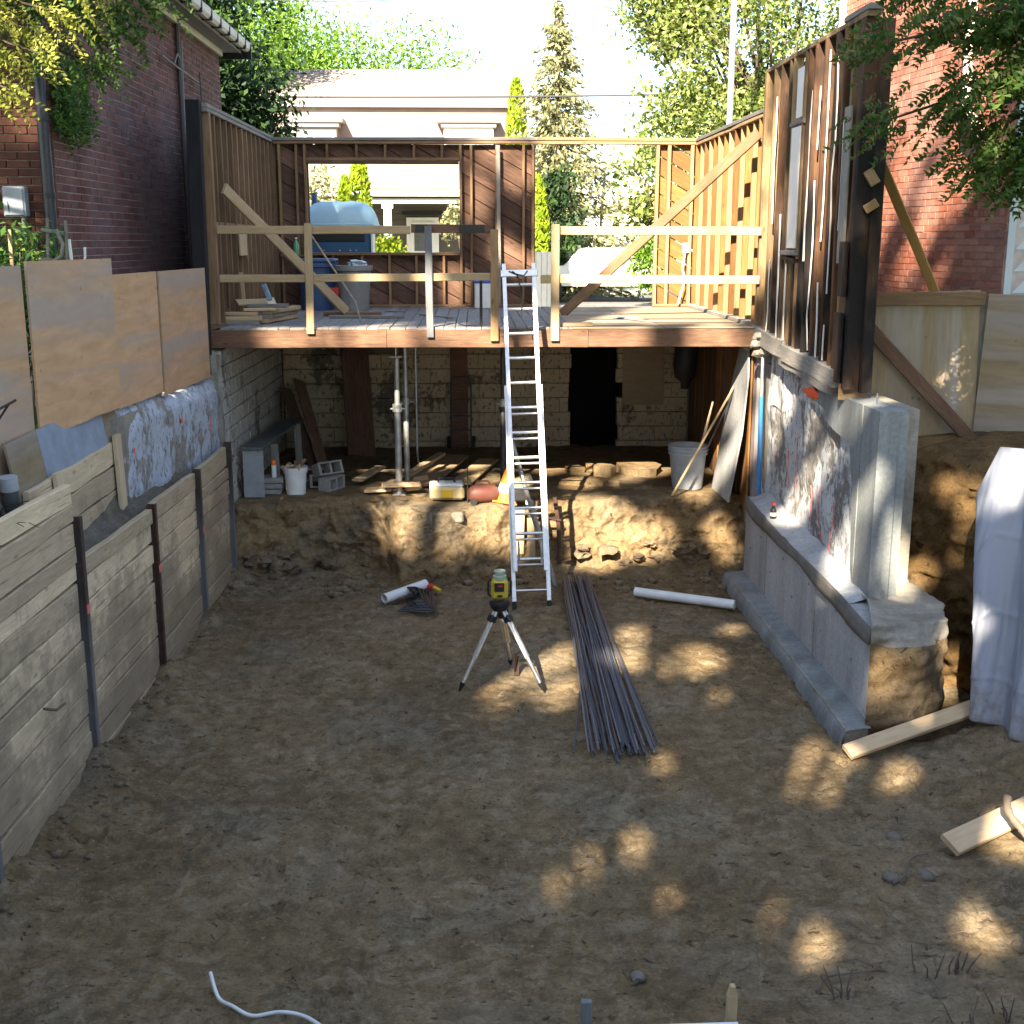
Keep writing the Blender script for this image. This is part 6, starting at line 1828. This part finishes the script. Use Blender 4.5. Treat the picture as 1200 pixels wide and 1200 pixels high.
for k, (x, y, sx, sy, rz) in enumerate(((1.5, 16.1, .7, .5, .1), (2.2, 15.9, .55, .6, -.1), (1.45, 16.9, .3, .35, .2), (1.75, 17.1, .28, .3, .05), (2.35, 16.9, .7, .8, .0), (1.85, 16.75, .3, .3, -.2))):
    t = thing("floor_slab", ("broken flat slab of old floor nearest the ladder, right side", "broken flat slab of old floor in front of the grey pail", "small pale broken slab in sun by the doorway foot, left", "small pale broken slab in sun below the black doorway", "large smooth slab of floor left behind in sun beside the grey pail", "small broken slab in front of the doorway, nearest")[k], "slab", (x, y, .86), "broken pieces of the old basement floor")
    m = MB(); n = 7
    pl_ = [(sx * .5 * math.cos(6.283 * j / n) * random.uniform(.85, 1.2), sy * .5 * math.sin(6.283 * j / n) * random.uniform(.85, 1.2)) for j in range(n)]
    m.prism(pl_, (x, y, .83), (math.cos(rz), math.sin(rz), 0), (-math.sin(rz), math.cos(rz), .03), (0, 0, 1), .07 + .015 * k); m.build("slab_piece", BANK, t)
t = thing("plaster_sheet", "big dirty white sheet of board leaning against the right basement wall", "board", (3.3, 15.2, .86))
m = MB(); m.prism([(-.5, 0), (.42, 0), (.5, .9), (.36, 1.6), (.1, 2.02), (-.25, 1.95), (-.42, 1.2)], (3.2, 15.2, .86), (.03, -1, 0), (.1, -.12, 1), (1, 0, 0), .02); m.build("sheet", CONCW, t)
t = thing("hanging_bag", "black bag hanging under the deck on the right of the basement", "bag", (3.09, 17.4, 2.7))
m = MB(); m.lathe([(.02, .78), (.1, .74), (.17, .6), (.18, .35), (.15, .16), (.06, .1), (.055, 0), (0, -.02)], (3.08, 17.4, 2.0), 16); 
m.v = [(x + .03 * noise.noise(V((x * 6, y * 6, z * 6))), y, z) for x, y, z in m.v]; m.build("bag_body", CLOTHB, t, 60)
t = thing("blue_pipe", "upright pipe wrapped in bright blue on the old foundation wall", "pipe", (3.46, 14.2, 1.1))
m = MB(); m.tube([(3.45, 14.15, 1.1), (3.45, 14.24, 2.28)], .028, 10); m.build("blue_wrap", BLUEP, t, 40)
m = MB(); m.tube([(3.45, 14.24, 2.28), (3.46, 14.3, 2.95)], .02, 10); m.tube([(3.46, 14.3, 2.75), (3.36, 14.4, 2.77)], .02, 8); m.build("bare_pipe", GALV, t, 40)
m = MB()
for k in range(16): m.rock((3.4 + random.uniform(-.06, .1), 14.45 + random.uniform(-.25, .25), 2.72 + random.uniform(0, .3)), random.uniform(.03, .085), k, 1, .8, .6)
t = thing("rubble", "crumbled masonry caught at the corner of the deck and the old foundation", "rubble", (3.42, 14.45, 2.7)); m.build("rubble_pieces", ROUGHC, t)
t = thing("glue_bottle", "small dark bottle with a pale label on the concrete ledge", "bottle", (3.4, 13.1, 1.1))
m = MB(); m.lathe([(0, 0), (.035, 0), (.036, .08), (.03, .1), (.018, .11), (.02, .15), (0, .15)], (3.36, 13.05, 1.06), 14); b_ = m.build("bottle_body", PLAK, t, 40)
m = MB(); m.lathe([(.0375, .02), (.0375, .06), (.037, .06)], (3.36, 13.05, 1.06), 14); m.f = [f for f in m.f if len(f) == 4]; m.build("label_band", PLAW, b_)
m = MB(); m.lathe([(0, 0), (.022, 0), (.022, .03), (0, .03)], (3.36, 13.05, 1.2), 10); m.build("cap", REDP, b_)

# ------------------------------------------------------------------ things on the deck
t = thing("garbage_can", "blue plastic garbage can half hidden by the left rail post", "garbage can", (-2.4, 18.5, 3.09))
m = MB(); m.lathe([(0, 0), (.24, 0), (.3, .62), (.33, .64), (.33, .7), (.29, .7), (.23, .03), (0, .03)], (-2.38, 18.5, 3.09), 24); b_ = m.build("can_body", PLAB, t, 35)
m = MB(); m.rbox((-2.38, 18.5, 3.82), (.62, .6, .06), .02); m.build("lid", PLAB, b_)
t = thing("garbage_can", "grey plastic garbage can holding a crumpled pale bag", "garbage can", (-1.81, 18.3, 3.09))
m = MB(); m.lathe([(0, 0), (.215, 0), (.26, .58), (.29, .59), (.29, .66), (.25, .66), (.2, .03), (0, .03)], (-1.8, 18.3, 3.09), 24); b_ = m.build("can_body", PLAG, t, 35)
m = MB(); m.rbox((-2.08, 18.18, 3.37), (.13, .03, .12), .005); m.build("red_label", REDP, b_)
t = thing("plastic_bag", "crumpled pale blue bag on top of the grey garbage can", "bag", (-1.75, 18.2, 3.74))
m = MB(); m.rock((-1.74, 18.25, 3.77), .13, 4, 3, .55, .9); m.build("bag_body", m_plain("pale_blue_film", (.5, .6, .66), .35), t, 60)
t = thing("recycling_bin", "white bin with a blue lid behind the tall rail post", "bin", (.14, 18.7, 3.09))
m = MB(); m.rbox((.14, 18.7, 3.29), (.26, .26, .4), .02); b_ = m.build("bin_body", PLAW, t)
m = MB(); m.rbox((.14, 18.7, 3.5), (.28, .28, .06), .02); m.build("lid", m_plain("bright_blue", (.03, .13, .5), .4), b_)
t = thing("steel_bar", "black steel bar standing in front of the white bin", "bar", (.05, 14.9, 3.09)); m = MB(); m.box((.085, 14.75, 3.38), (.035, .03, .6)); m.tube([(.085, 14.75, 3.09), (-.1, 14.7, 3.1), (-.2, 15.1, 3.1)], .006, 5); m.build("bar", PLAK, t)
t = thing("bottle", "green plastic bottle on the ledge beside the window opening", "bottle", (-2.72, 19.09, 3.9))
m = MB(); m.lathe([(0, 0), (.045, 0), (.047, .1), (.045, .16), (.018, .21), (.018, .24), (0, .24)], (-2.75, 19.08, 3.902), 14); b_ = m.build("bottle_body", GREEN, t, 40)
m = MB(); m.lathe([(0, 0), (.02, 0), (.02, .02), (0, .02)], (-2.75, 19.08, 4.142), 10); m.build("cap", PLAW, b_)
st_l = [(-2.95, 15.15, 3.1, .55, .12, .05, .05), (-2.9, 15.2, 3.15, .5, .12, .05, .15), (-2.93, 15.3, 3.2, .42, .1, .045, -.1), (-2.55, 15.9, 3.11, .14, 1.2, .05, -.18), (-2.53, 15.92, 3.165, .13, 1.15, .05, -.15), (-2.5, 15.9, 3.22, .12, 1.1, .05, -.2), (-2.7, 15.35, 3.25, .4, .11, .035, .2), (-2.8, 15.6, 3.33, .5, .13, .03, .6), (-2.62, 15.5, 3.29, .5, .16, .05, -.1)]
for k, (x, y, z, sx, sy, sz, rz) in enumerate(st_l):
    t = thing("offcut", ("bottom short offcut at the left of the lumber heap on the deck", "second offcut from the bottom at the left of the lumber heap", "third offcut up at the left of the lumber heap", "long offcut at the bottom right of the lumber heap on the deck", "long offcut in the middle of the right side of the heap", "long offcut on top of the right side of the heap", "thin offcut bridging the two sides of the lumber heap", "tilted wide offcut against the stud wall behind the heap", "grey board lying on top of the lumber heap")[k], "offcut", (x, y, 3.09), "lumber offcuts heaped on the deck")
    M = T(x, y, z + .012) @ RZ(rz) @ (RX(.5) if k == 7 else I4)
    if sx < sy: me_ = board_mesh(sy, sx, sz); M = M @ RZ(R(90))
    else: me_ = board_mesh(sx, sy, sz)
    ob("offcut_wood", me_, (GREYW, RAIL, NEWW, RAIL)[k % 4], t, M)
t = thing("hand_saw", "hand saw with a blue and white handle standing in the lumber heap", "saw", (-2.6, 15.5, 3.3))
m = MB(); m.rbox((-2.62, 15.45, 3.47), (.07, .03, .22), .012, RY(-.35)); m.build("handle", m_plain("blue_white_grip", (.2, .3, .42), .5, var=.5, scale=18), t)
m = MB(); m.box((-2.56, 15.46, 3.33), (.1, .003, .14), RY(-.35)); m.build("blade", ALU, t)
t = thing("hammer", "rusty hammer hanging head up on the left stud wall", "hammer", (-3.05, 14.95, 3.4))
m = MB(); m.tube([(-3.0, 14.9, 3.3), (-3.0, 14.92, 3.62)], .016, 7); m.build("handle", RUST, t, 40)
m = MB(); m.rbox((-3.02, 14.9, 3.65), (.12, .04, .045), .012, RY(.4)); m.build("head", GALV, t)
t = thing("stake", "slim pale stake standing behind the lumber heap", "stake", (-2.95, 15.7, 3.1)); board("stake_wood", (-2.93, 15.6, 3.1), (-2.97, 15.65, 3.72), .05, .02, RAIL, t)

# ------------------------------------------------------------------ right edge: tarp, lumber, branch
tp_ = thing("white_tarp", "crumpled white plastic sheet draped over the bank at the right edge", "tarp", (4.6, 9.3, .3))
def tarp(u, v):
    # u from the left edge towards the camera, v from top to bottom
    tl, tr_, bl, br2 = V((4.24, 9.72, 2.02)), V((5.35, 8.45, 2.5)), V((4.1, 9.14, .26)), V((4.95, 7.6, .12))
    top_ = tl + (tr_ - tl) * u; bot_ = bl + (br2 - bl) * u
    pk_ = min(u / .09, 1.0) if u < .09 else max(.55, 1 - (u - .09) / .9)
    top_ = top_ + V((.06, .1, .36)) * pk_ + V((0, .04, 0))
    p = top_ + (bot_ - top_) * v
    n = V((-.75, -.6, .1))
    fold = .085 * math.sin(u * 26 + 1.5 * v + 2.6 * noise.noise(V((u * 2, v * 1.5, 1)))) * (.25 + .75 * v) + .05 * noise.noise(V((u * 3.2, v * 2, 7))) + .03 * abs(noise.noise(V((u * 16 + v * 3, v * 3, 5))))
    cre = sum(.012 * math.exp(-((v - c_ - .02 * math.sin(u * 9)) / .008) ** 2) for c_ in (.3, .58, .82)) + sum(.012 * math.exp(-((u - c_) / .008) ** 2) for c_ in (.22, .5, .78)) + .02 * max(0, noise.noise(V((u * 6 - v * 5, v * 2.5 + u, 2))))
    return p + n * (fold + cre - .02 * v)
me = grid_mesh(150, 110, tarp, "tarp")
o_ = ob("sheet", me, TARPM, tp_)
md = o_.modifiers.new("solid", 'SOLIDIFY'); md.thickness = .003
t = thing("lumber", "long pale two-by-six propped on the pit floor against the white tarp", "lumber", (3, 8.95, 0))
board("lumber_piece", (3.0, 8.93, .06), (4.62, 9.42, .38), .14, .045, NEWW, t, n=(-.2, -.5, .8))
t = thing("lumber", "shorter pale plank end lying at the right edge under a dead branch", "lumber", (3.3, 7.4, 0))
board("lumber_piece", (3.22, 7.36, .08), (4.7, 8.1, .26), .17, .045, NEWW, t, n=(-.5, -.6, .6))
t = thing("branch", "dark dead branch lying over the plank at the right edge", "branch", (3.6, 7.4, .2))
m = MB(); bq = spl([(3.68, 7.55, .34), (3.66, 7.48, .27), (3.7, 7.4, .2), (3.78, 7.28, .12), (3.95, 7.1, .08), (4.3, 6.9, .06)], 4); m.tube(bq, [.03 + .005 * math.sin(i * 1.9) - .0005 * i for i in range(len(bq))], 9); m.build("limb", TWIG, t, 60)

# ------------------------------------------------------------------ foreground odds and ends
def gz(x, y): return pit_h(x, y)
t = thing("white_tube", "thin white plastic tube curving over the soil at the bottom of the photo", "tube", (-1.2, 5.8, .2))
m = MB(); pts = []
for x, y in ((-1.5, 6.0), (-1.42, 5.82), (-1.32, 5.7), (-1.2, 5.62), (-1.05, 5.6), (-.92, 5.55), (-.8, 5.42), (-.65, 5.2)): pts.append((x, y, gz(x, y) + .03 + (.05 if x < -1.45 else 0)))
m.tube(spl(pts), .011, 8); m.build("tube_body", PVC, t, 60)
for k, (x, y, l_) in enumerate(((2.95, 7.66, "oval grey stone on the soil, uppermost of three near the twig"), (2.72, 7.06, "round grey stone at the lower end of the twig"), (2.98, 7.12, "grey stone at the upper end of the twig"), (.9, 6.0, "small stone in the grey soil, middle of the bottom"), (3.9, 6.2, "dark stone in the grey soil at the lower right"), (3.5, 6.45, "half buried stone at the lower right"))):
    t = thing("stone", l_, "stone", (x, y, 0)); m = MB(); m.rock((x, y, gz(x, y) + .015), .055 if k < 3 else .045, k + 3, 2, .65, .3); m.build("stone_body", PEB, t, 60)
def twig(label, pts, r=.01, mat=TWIG, name="twig"):
    t = thing(name, label, "twig", pts[0])
    m = MB(); q = [(p[0], p[1], gz(p[0], p[1]) + p[2]) for p in pts]
    q = spl(q, 4); m.tube(q, [r * (1 - .5 * i / len(q)) for i in range(len(q))], 6); m.build("stem", mat, t, 60)
    return t
twig("crooked dark twig lying between two stones", [(2.7, 6.98, .02), (2.8, 7.05, .03), (2.85, 7.15, .02), (2.95, 7.3, .03), (3.08, 7.36, .02)], .011)
twig("dark forked twig lying flat at the bottom right", [(1.85, 5.75, .02), (1.95, 5.9, .03), (2.1, 5.92, .03), (2.3, 5.98, .02)], .009)
twig("pale bent stem arching by the wooden stake", [(1.12, 4.5, .1), (1.16, 4.5, .28), (1.25, 4.5, .3), (1.38, 4.45, .18), (1.5, 4.4, .02)], .008, STRAW)
twig("dark and pale stem leaning beside the arching one", [(1.36, 5.1, .02), (1.33, 5.0, .15), (1.36, 4.75, .2), (1.45, 4.4, .15)], .008, STRAW)
wd = [(2.55, 5.95), (2.7, 5.98), (2.0, 5.7), (2.9, 5.35), (3.15, 5.3), (3.0, 5.28), (2.75, 5.4), (3.5, 5.3), (3.3, 6.1), (2.5, 5.25)]
for k, (x, y) in enumerate(wd):
    t = thing("dead_weed", "dead stubby weed stalks poking out of the soil at the lower right", "weed", (x, y, 0), "dead weed stalks at the lower right")
    m = MB()
    for j in range(random.randint(3, 6)):
        a = random.gauss(0, .03); b_ = random.gauss(0, .03); z = gz(x + a, y + b_)
        m.tube([(x + a, y + b_, z - .02), (x + a * 1.4, y + b_ * 1.4, z + .05), (x + a * 2.2 + random.gauss(0, .02), y + b_ * 2, z + random.uniform(.08, .17))], [.006, .005, .003], 5)
    m.build("stalks", TWIG, t)
rt = MB()
for k in range(70):                                             # fine rootlets lying about
    x, y = random.uniform(1.2, 4.2), random.uniform(4.6, 7.0); a = random.random() * 6.28; pts = []
    for j in range(5):
        pts.append((x, y, gz(x, y) + .008)); a += random.gauss(0, .5); x += .045 * math.cos(a); y += .045 * math.sin(a)
    rt.tube(pts, .003, 4)
rt.build("rootlets", TWIG, kind="stuff")
for k, (x, y, h, m_, l_) in enumerate(((.45, 4.5, .98, GREYP, "dark square stake at the bottom edge, left of the two"), (1.075, 4.5, 1.0, RAIL, "pale pointed wooden stake at the bottom edge, right of the two"))):
    t = thing("stake", l_, "stake", (x, y, .4))
    M, L = frame((x, y, .2), (x + .01, y, h), (0, -1, 0))
    mb = MB(); w = .045
    mb.rbox((-.02, 0, 0), (L - .04, w, .03), .003); 
    if k: mb.prism([(-w / 2, 0), (w / 2, 0), (.01, .05), (-.01, .05)], (L / 2 - .05, 0, -.014), (0, 1, 0), (1, 0, 0), (0, 0, 1), .028)
    ob("stake_wood", mb.mesh("stake"), m_, t, M)
t = thing("form_board", "pale edge of a board lying between the two stakes at the bottom edge", "board", (.8, 4.3, .75))
board("board_wood", (.44, 4.38, .855), (1.1, 4.4, .85), .1, .03, PVC, t, n=(0, 0, 1))
twig("dead stalk at the bottom right corner", [(3.3, 4.95, 0), (3.32, 4.93, .2), (3.31, 4.9, .35)], .012, STRAW)
# left edge clutter
t = thing("old_post", "dark charred post standing at the left edge before the first plywood sheet", "post", (-3.4, 7.7, 2.2)); board("post_timber", (-3.3, 7.95, 2.1), (-3.42, 7.95, 3.2), .14, .12, CHAR, t, n=(1, 0, 0))
m = MB(); m.tube([(-3.33, 7.98, 3.0), (-3.25, 8.2, 2.98), (-3.2, 8.4, 3.02)], .01, 6); m.tube([(-3.33, 8.0, 2.7), (-3.28, 8.15, 2.85), (-3.22, 8.32, 3.0)], .008, 6); m.build("wire", PLAK, t)
t = thing("drain_pipe", "stub of dark pipe with a white collar at the corner of the first plywood sheet", "pipe", (-3.3, 8.55, 2.2))
m = MB(); m.tube([(-3.34, 8.52, 2.12), (-3.34, 8.5, 2.36)], .06, 14); m.build("pipe_stub", m_plain("dark_green_grey", (.06, .065, .06), .6), t, 40)
m = MB(); m.tube([(-3.34, 8.5, 2.36), (-3.34, 8.49, 2.46)], .066, 14); m.build("collar", PLAG2, t, 40)
t = thing("root_clump", "tangle of black roots on the fill at the left edge", "roots", (-3.35, 8.0, 2.2))
m = MB()
for k in range(46):
    p = V((-3.36 + random.gauss(0, .06), 8.0 + random.gauss(0, .14), 2.22)); q = [p]
    d = V((random.gauss(.2, .5), random.gauss(0, .6), random.uniform(.1, .9)))
    for j in range(4): p = p + d * .055; d = d + V((random.gauss(0, .4), random.gauss(0, .4), -.3)); q.append(p)
    m.tube(q, [.008, .006, .004, .003, .002], 4)
m.build("roots", m_plain("black_root", (.02, .017, .014), .9), t)
m = MB(); m.tube([(-2.99, 7.85, .95), (-2.96, 8.0, .88), (-2.97, 8.2, .85)], .01, 6); t = thing("root", "thin black root sticking out of the lagging near the left edge", "root", (-3, 7.9, .9)); m.build("root_stem", TWIG, t)

# ------------------------------------------------------------------ tall trees of the back yards behind the camera: unseen, crowns shaped to set the pit's shade
TUN = [(0.25, 10.35, 0.0, 0.185), (0.5, 10.73, 0.0, 0.23), (0.73, 10.46, 0.0, 0.164), (0.88, 11.19, 0.0, 0.119), (0.84, 11.57, 0.0, 0.098), (1.7, 12.09, 0.0, 0.142), (2.17, 11.27, 0.0, 0.23), (1.52, 11.37, 0.0, 0.164), (0.72, 7.15, 0.0, 0.152), (0.96, 7.58, 0.0, 0.142), (0.81, 7.41, 0.0, 0.119), (1.65, 8.97, 0.0, 0.142), (1.79, 8.72, 0.0, 0.119), (2.43, 9.11, 0.0, 0.119), (2.79, 9.0, 0.0, 0.152), (2.61, 8.44, 0.0, 0.119), (1.72, 6.69, 0.0, 0.119), (1.68, 6.41, 0.0, 0.142), (1.84, 6.48, 0.0, 0.098), (1.96, 6.33, 0.0, 0.087), (1.83, 7.1, 0.0, 0.065), (3.07, 6.46, 0.0, 0.087), (3.86, 7.67, 0.0, 0.119), (3.74, 7.55, -0.0, 0.119), (1.17, 6.99, 0.0, 0.053), (2.3, 10.35, 0.0, 0.053), (3.25, 8.68, 0.0, 0.142), (2.73, 12.2, 0.0, 0.065), (1.46, 14.83, 0.0, 0.119), (-0.52, 14.75, 0.32, 0.3), (-0.49, 14.75, 0.63, 0.22), (-0.94, 14.75, 0.71, 0.25), (-0.72, 14.75, 0.88, 0.2), (-1.1, 14.75, 0.88, 0.15), (-0.4, 14.75, 0.79, 0.2), (-0.1, 14.75, 0.76, 0.2), (0.19, 14.75, 0.48, 0.16), (0.03, 14.75, 0.32, 0.1), (0.38, 14.75, 0.78, 0.32), (0.46, 14.75, 0.31, 0.12), (-0.14, 14.75, 0.09, 0.1), (-0.95, 14.75, 0.38, 0.1), (1.44, 14.75, 0.77, 0.32), (1.22, 14.75, 0.81, 0.2), (1.65, 14.75, 0.86, 0.15), (1.0, 14.75, 0.75, 0.12), (2.2, 14.75, 0.55, 0.22), (2.12, 14.75, 0.36, 0.12), (1.61, 14.75, 0.05, 0.12), (1.77, 14.75, 0.19, 0.08), (3.05, 14.75, 0.63, 0.1), (3.2, 14.75, 0.29, 0.06), (1.77, 17.0, 0.9, 0.2), (2.51, 16.98, 0.9, 0.22), (2.11, 16.22, 0.9, 0.15), (1.43, 15.94, 0.9, 0.15), (-0.46, 17.27, 0.9, 0.15), (-0.21, 17.62, 0.9, 0.12), (-0.7, 16.94, 0.9, 0.1), (0.04, 17.26, 0.9, 0.15), (-1.28, 15.73, 0.9, 0.15), (-0.98, 15.44, 0.9, 0.12), (1.15, 17.02, 0.9, 0.1), (0.15, 16.28, 0.9, 0.15), (-0.75, 15.44, 0.9, 0.15), (-1.38, 16.33, 0.9, 0.08), (2.9, 15.32, 0.9, 0.12), (3.5, 13.59, 2.16, 0.16), (3.5, 13.83, 1.92, 0.14), (3.5, 13.25, 2.39, 0.12), (3.5, 12.58, 1.37, 0.16), (3.5, 12.15, 1.74, 0.15), (3.5, 12.99, 1.09, 0.12), (3.5, 11.35, 2.27, 0.16), (3.5, 10.87, 2.54, 0.14), (3.5, 10.96, 1.01, 0.32), (3.5, 10.52, 1.41, 0.32), (3.5, 10.34, 1.74, 0.2), (3.5, 11.33, 0.73, 0.15), (3.5, 15.02, 2.34, 0.16), (3.5, 14.69, 1.84, 0.14), (3.5, 13.96, 2.56, 0.14), (3.5, 13.17, 2.55, 0.14), (3.5, 11.99, 2.52, 0.1), (3.68, 10.1, 1.32, 0.14), (3.62, 10.1, 1.6, 0.1), (3.73, 10.1, 1.09, 0.08), (3.54, 9.4, 0.4, 0.15), (3.64, 9.4, 0.28, 0.15), (3.51, 9.4, 0.28, 0.1), (4.18, 10.6, 1.14, 0.07), (4.56, 10.6, 1.71, 0.09), (4.4, 10.6, 1.95, 0.06), (4.51, 10.6, 0.09, 0.08), (4.37, 10.6, -0.17, 0.1), (3.3, 15.66, 2.49, 0.12), (3.3, 14.96, 2.13, 0.1), (3.3, 15.02, 1.35, 0.12), (3.3, 15.65, 1.0, 0.1), (3.3, 14.79, 2.79, 0.1), (3.3, 16.31, 1.36, 0.05), (4.37, 9.6, 2.29, 0.14), (4.48, 9.6, 2.19, 0.12), (4.28, 9.6, 2.04, 0.08), (4.72, 11.5, 2.89, 0.08), (4.83, 11.5, 3.03, 0.05), (4.95, 11.5, 3.2, 0.04), (4.65, 11.5, 2.79, 0.05), (4.04, 11.5, 2.41, 0.05), (-2.41, 14.5, 3.03, 0.11), (-2.31, 14.5, 2.98, 0.11), (-1.95, 14.5, 3.08, 0.12), (-1.98, 14.5, 3.0, 0.1), (-1.59, 14.5, 3.07, 0.11), (-1.39, 14.5, 3.01, 0.1), (-0.98, 14.5, 3.03, 0.11), (-0.83, 14.5, 2.99, 0.1), (-0.53, 14.5, 3.43, 0.1), (-0.37, 14.5, 3.05, 0.1), (-0.08, 14.5, 3.05, 0.1), (0.07, 14.5, 3.01, 0.1), (1.07, 14.5, 3.03, 0.1), (1.38, 14.5, 2.97, 0.13), (1.9, 14.5, 3.02, 0.12), (0.87, 14.5, 3.01, 0.13), (-0.56, 14.5, 3.66, 0.1), (-1.27, 14.5, 3.69, 0.1), (2.73, 14.5, 3.07, 0.1), (3.04, 14.5, 3.04, 0.1), (0.07, 19.2, 4.85, 0.09), (0.67, 19.2, 5.11, 0.07), (0.44, 19.2, 4.01, 0.08), (-0.32, 19.2, 3.28, 0.06), (0.21, 19.2, 5.49, 0.08), (0.0, 19.2, 4.59, 0.06), (0.77, 19.2, 5.17, 0.05), (0.6, 19.2, 3.88, 0.05), (-0.34, 19.2, 3.62, 0.07), (-4.3, 11.95, 5.38, 0.05), (-4.2, 11.95, 5.21, 0.05), (-4.09, 11.95, 5.18, 0.03), (-4.4, 11.95, 5.16, 0.03), (-4.49, 11.95, 4.44, 0.03), (-4.45, 11.95, 4.27, 0.05), (-4.29, 11.95, 4.44, 0.03), (-4.13, 11.0, 4.05, 0.15), (-3.82, 11.0, 4.16, 0.1), (-4.02, 11.0, 3.97, 0.15), (-3.18, 9.0, 5.57, 0.3), (-3.01, 9.0, 5.46, 0.3), (-2.94, 9.0, 5.63, 0.25), (-3.11, 9.0, 5.35, 0.2), (-2.76, 9.0, 5.6, 0.15)]
KEEP = [(5.85, 12.97, 4.9, .45), (5.85, 12.97, 4.1, .45), (5.85, 12.97, 3.3, .45), (6.2, 12.97, 4.5, .5), (5.45, 15.6, 4.1, .2), (5.4, 16.2, 4.9, .13), (5.6, 13.5, 3.9, .4), (5.5, 14.3, 4.1, .16), (5.5, 14.9, 4.9, .1), (5.6, 13.3, 4.6, .25)]  # spots where leaves stay to throw shade on the right houses
sd = np.array(SUN)
GAPS = [(random.uniform(-.4, 3.2), random.uniform(6.2, 13.4), random.uniform(.0, .1)) for _ in range(70)]
def line_dist(P, q):
    w = np.array(q) - P
    return np.linalg.norm(w - (w @ sd)[:, None] * sd, axis=1)
def hit(P, axis, val):
    t_ = (val - P[:, axis]) / sd[axis]
    return P + t_[:, None] * sd
def sunholes(P):  # drops leaves along sun lines so dapples land on set spots
    ok = np.ones(len(P), bool)
    for (x, y, z, r) in TUN: ok &= line_dist(P, (x, y, z)) > r + .135
    for i in range(70):                         # random gaps cut for faint dapples over the right half of the floor
        ok &= line_dist(P, (GAPS[i][0], GAPS[i][1], 0)) > GAPS[i][2]
    h = hit(P, 1, 14.55); ok &= ~((h[:, 0] > 1.0) & (h[:, 0] < 3.5) & (h[:, 2] > 3.45))
    h = hit(P, 1, 19.2); ok &= ~((h[:, 0] > 1.15) & (h[:, 0] < 3.6) & (h[:, 2] > 3.1))
    h = hit(P, 0, 3.5); ok &= ~((h[:, 1] > 10.9) & (h[:, 1] < 19) & (h[:, 2] > 3.35) & (noise_sel(h, 1.0) > np.where(h[:, 2] > 4.2, -.2, .0)))
    h = hit(P, 0, 5.45); ok &= ~((h[:, 1] > 12.5) & (h[:, 1] < 19) & (h[:, 2] > 3.5))
    k = np.zeros(len(P), bool)
    for (x, y, z, r) in KEEP: k |= line_dist(P, (x, y, z)) < r
    return ok | k
def noise_sel(h, s): return np.array([noise.noise(V((a[1] * s, a[2] * s * .8, 2.0))) for a in h])
def shade_tree(label, base, h, crowns, n, fill=None, group=None):
    t = thing("shade_tree", label, "tree", base, group)
    b = V(base); tb = MB()
    limb(tb, b + V((0, 0, -.3)), b + V((random.uniform(-.4, .4), 0, h * .8)), .38, .1, 12, .04, 10)
    Ps = []
    for (c, rad) in crowns:
        u = unit(rng.normal(size=(n, 3))) * (rng.uniform(.0, 1, size=(n, 1)) ** .36)
        Ps.append(np.array(c) + u * np.array(rad))
        for k in range(7):
            a = random.random() * 6.28
            limb(tb, (b.x, b.y, b.z + h * random.uniform(.3, .6)), (c[0] + rad[0] * .6 * math.cos(a), c[1] + rad[1] * .6 * math.sin(a), c[2] + rad[2] * random.uniform(-.5, .5)), .12, .03, 6, .12, 6)
    if fill:                                    # slab of leaves added to block sun the crowns let through
        x0, x1, zl, zh, nf = fill
        Ps.append(np.stack([rng.uniform(x0, x1, nf), rng.uniform(-11.2, -7.8, nf), rng.uniform(zl, zh, nf)], 1))
    P = np.concatenate(Ps); P = P[P[:, 2] > b.z + 1.5]; P = P[sunholes(P)]
    tb.build("trunk", BARK, t, 40)
    ob("crown", quads_mesh(leaves(P, .34, .22, None, 1.0, -sd * 1.2)), L_SHADE, t)
shade_tree("unseen tall yard tree, crown shaped for shade, behind the photographer, farthest left", (-14, -10, 2.5), 25, [((-14, -9.5, 24), (4.6, 2.2, 5.5)), ((-13.5, -9.5, 16), (4.5, 2.2, 5))], 9000, (-15, -10.2, 9, 26.5, 13000))
shade_tree("unseen tall yard tree, crown shaped for shade, behind the photographer, left of the middle", (-9, -9.6, 2.5), 22, [((-10.3, -9.6, 22), (3.4, 2.2, 5.5)), ((-8.3, -9.6, 16), (4.2, 2.2, 5.2)), ((-9, -9.4, 9.5), (4, 2.0, 4))], 8000, (-10.4, -6.6, 7, 21.5, 10500))
shade_tree("unseen tall yard tree, crown shaped for shade, behind the photographer, right of the middle", (-4.5, -9.8, 2.5), 19, [((-5, -9.5, 17), (3.6, 2.2, 4.4)), ((-4.6, -9.6, 11.5), (4, 2.2, 4.2)), ((-3.6, -9.5, 22.3), (3.6, 2.0, 4.2))], 9000, (-6.8, -3, 7, 21.3, 10500))  # topmost crown added only for shade bands on the right brick house
shade_tree("unseen tall yard tree, crown shaped for shade, behind the photographer, farthest right", (-.5, -9.5, 2.5), 18, [((-1.6, -9.5, 15.5), (3.4, 2.2, 4.6)), ((-.5, -9.5, 10), (3.8, 2.2, 4.2))], 8000, (-3.2, 1, 7, 18.8, 9500))
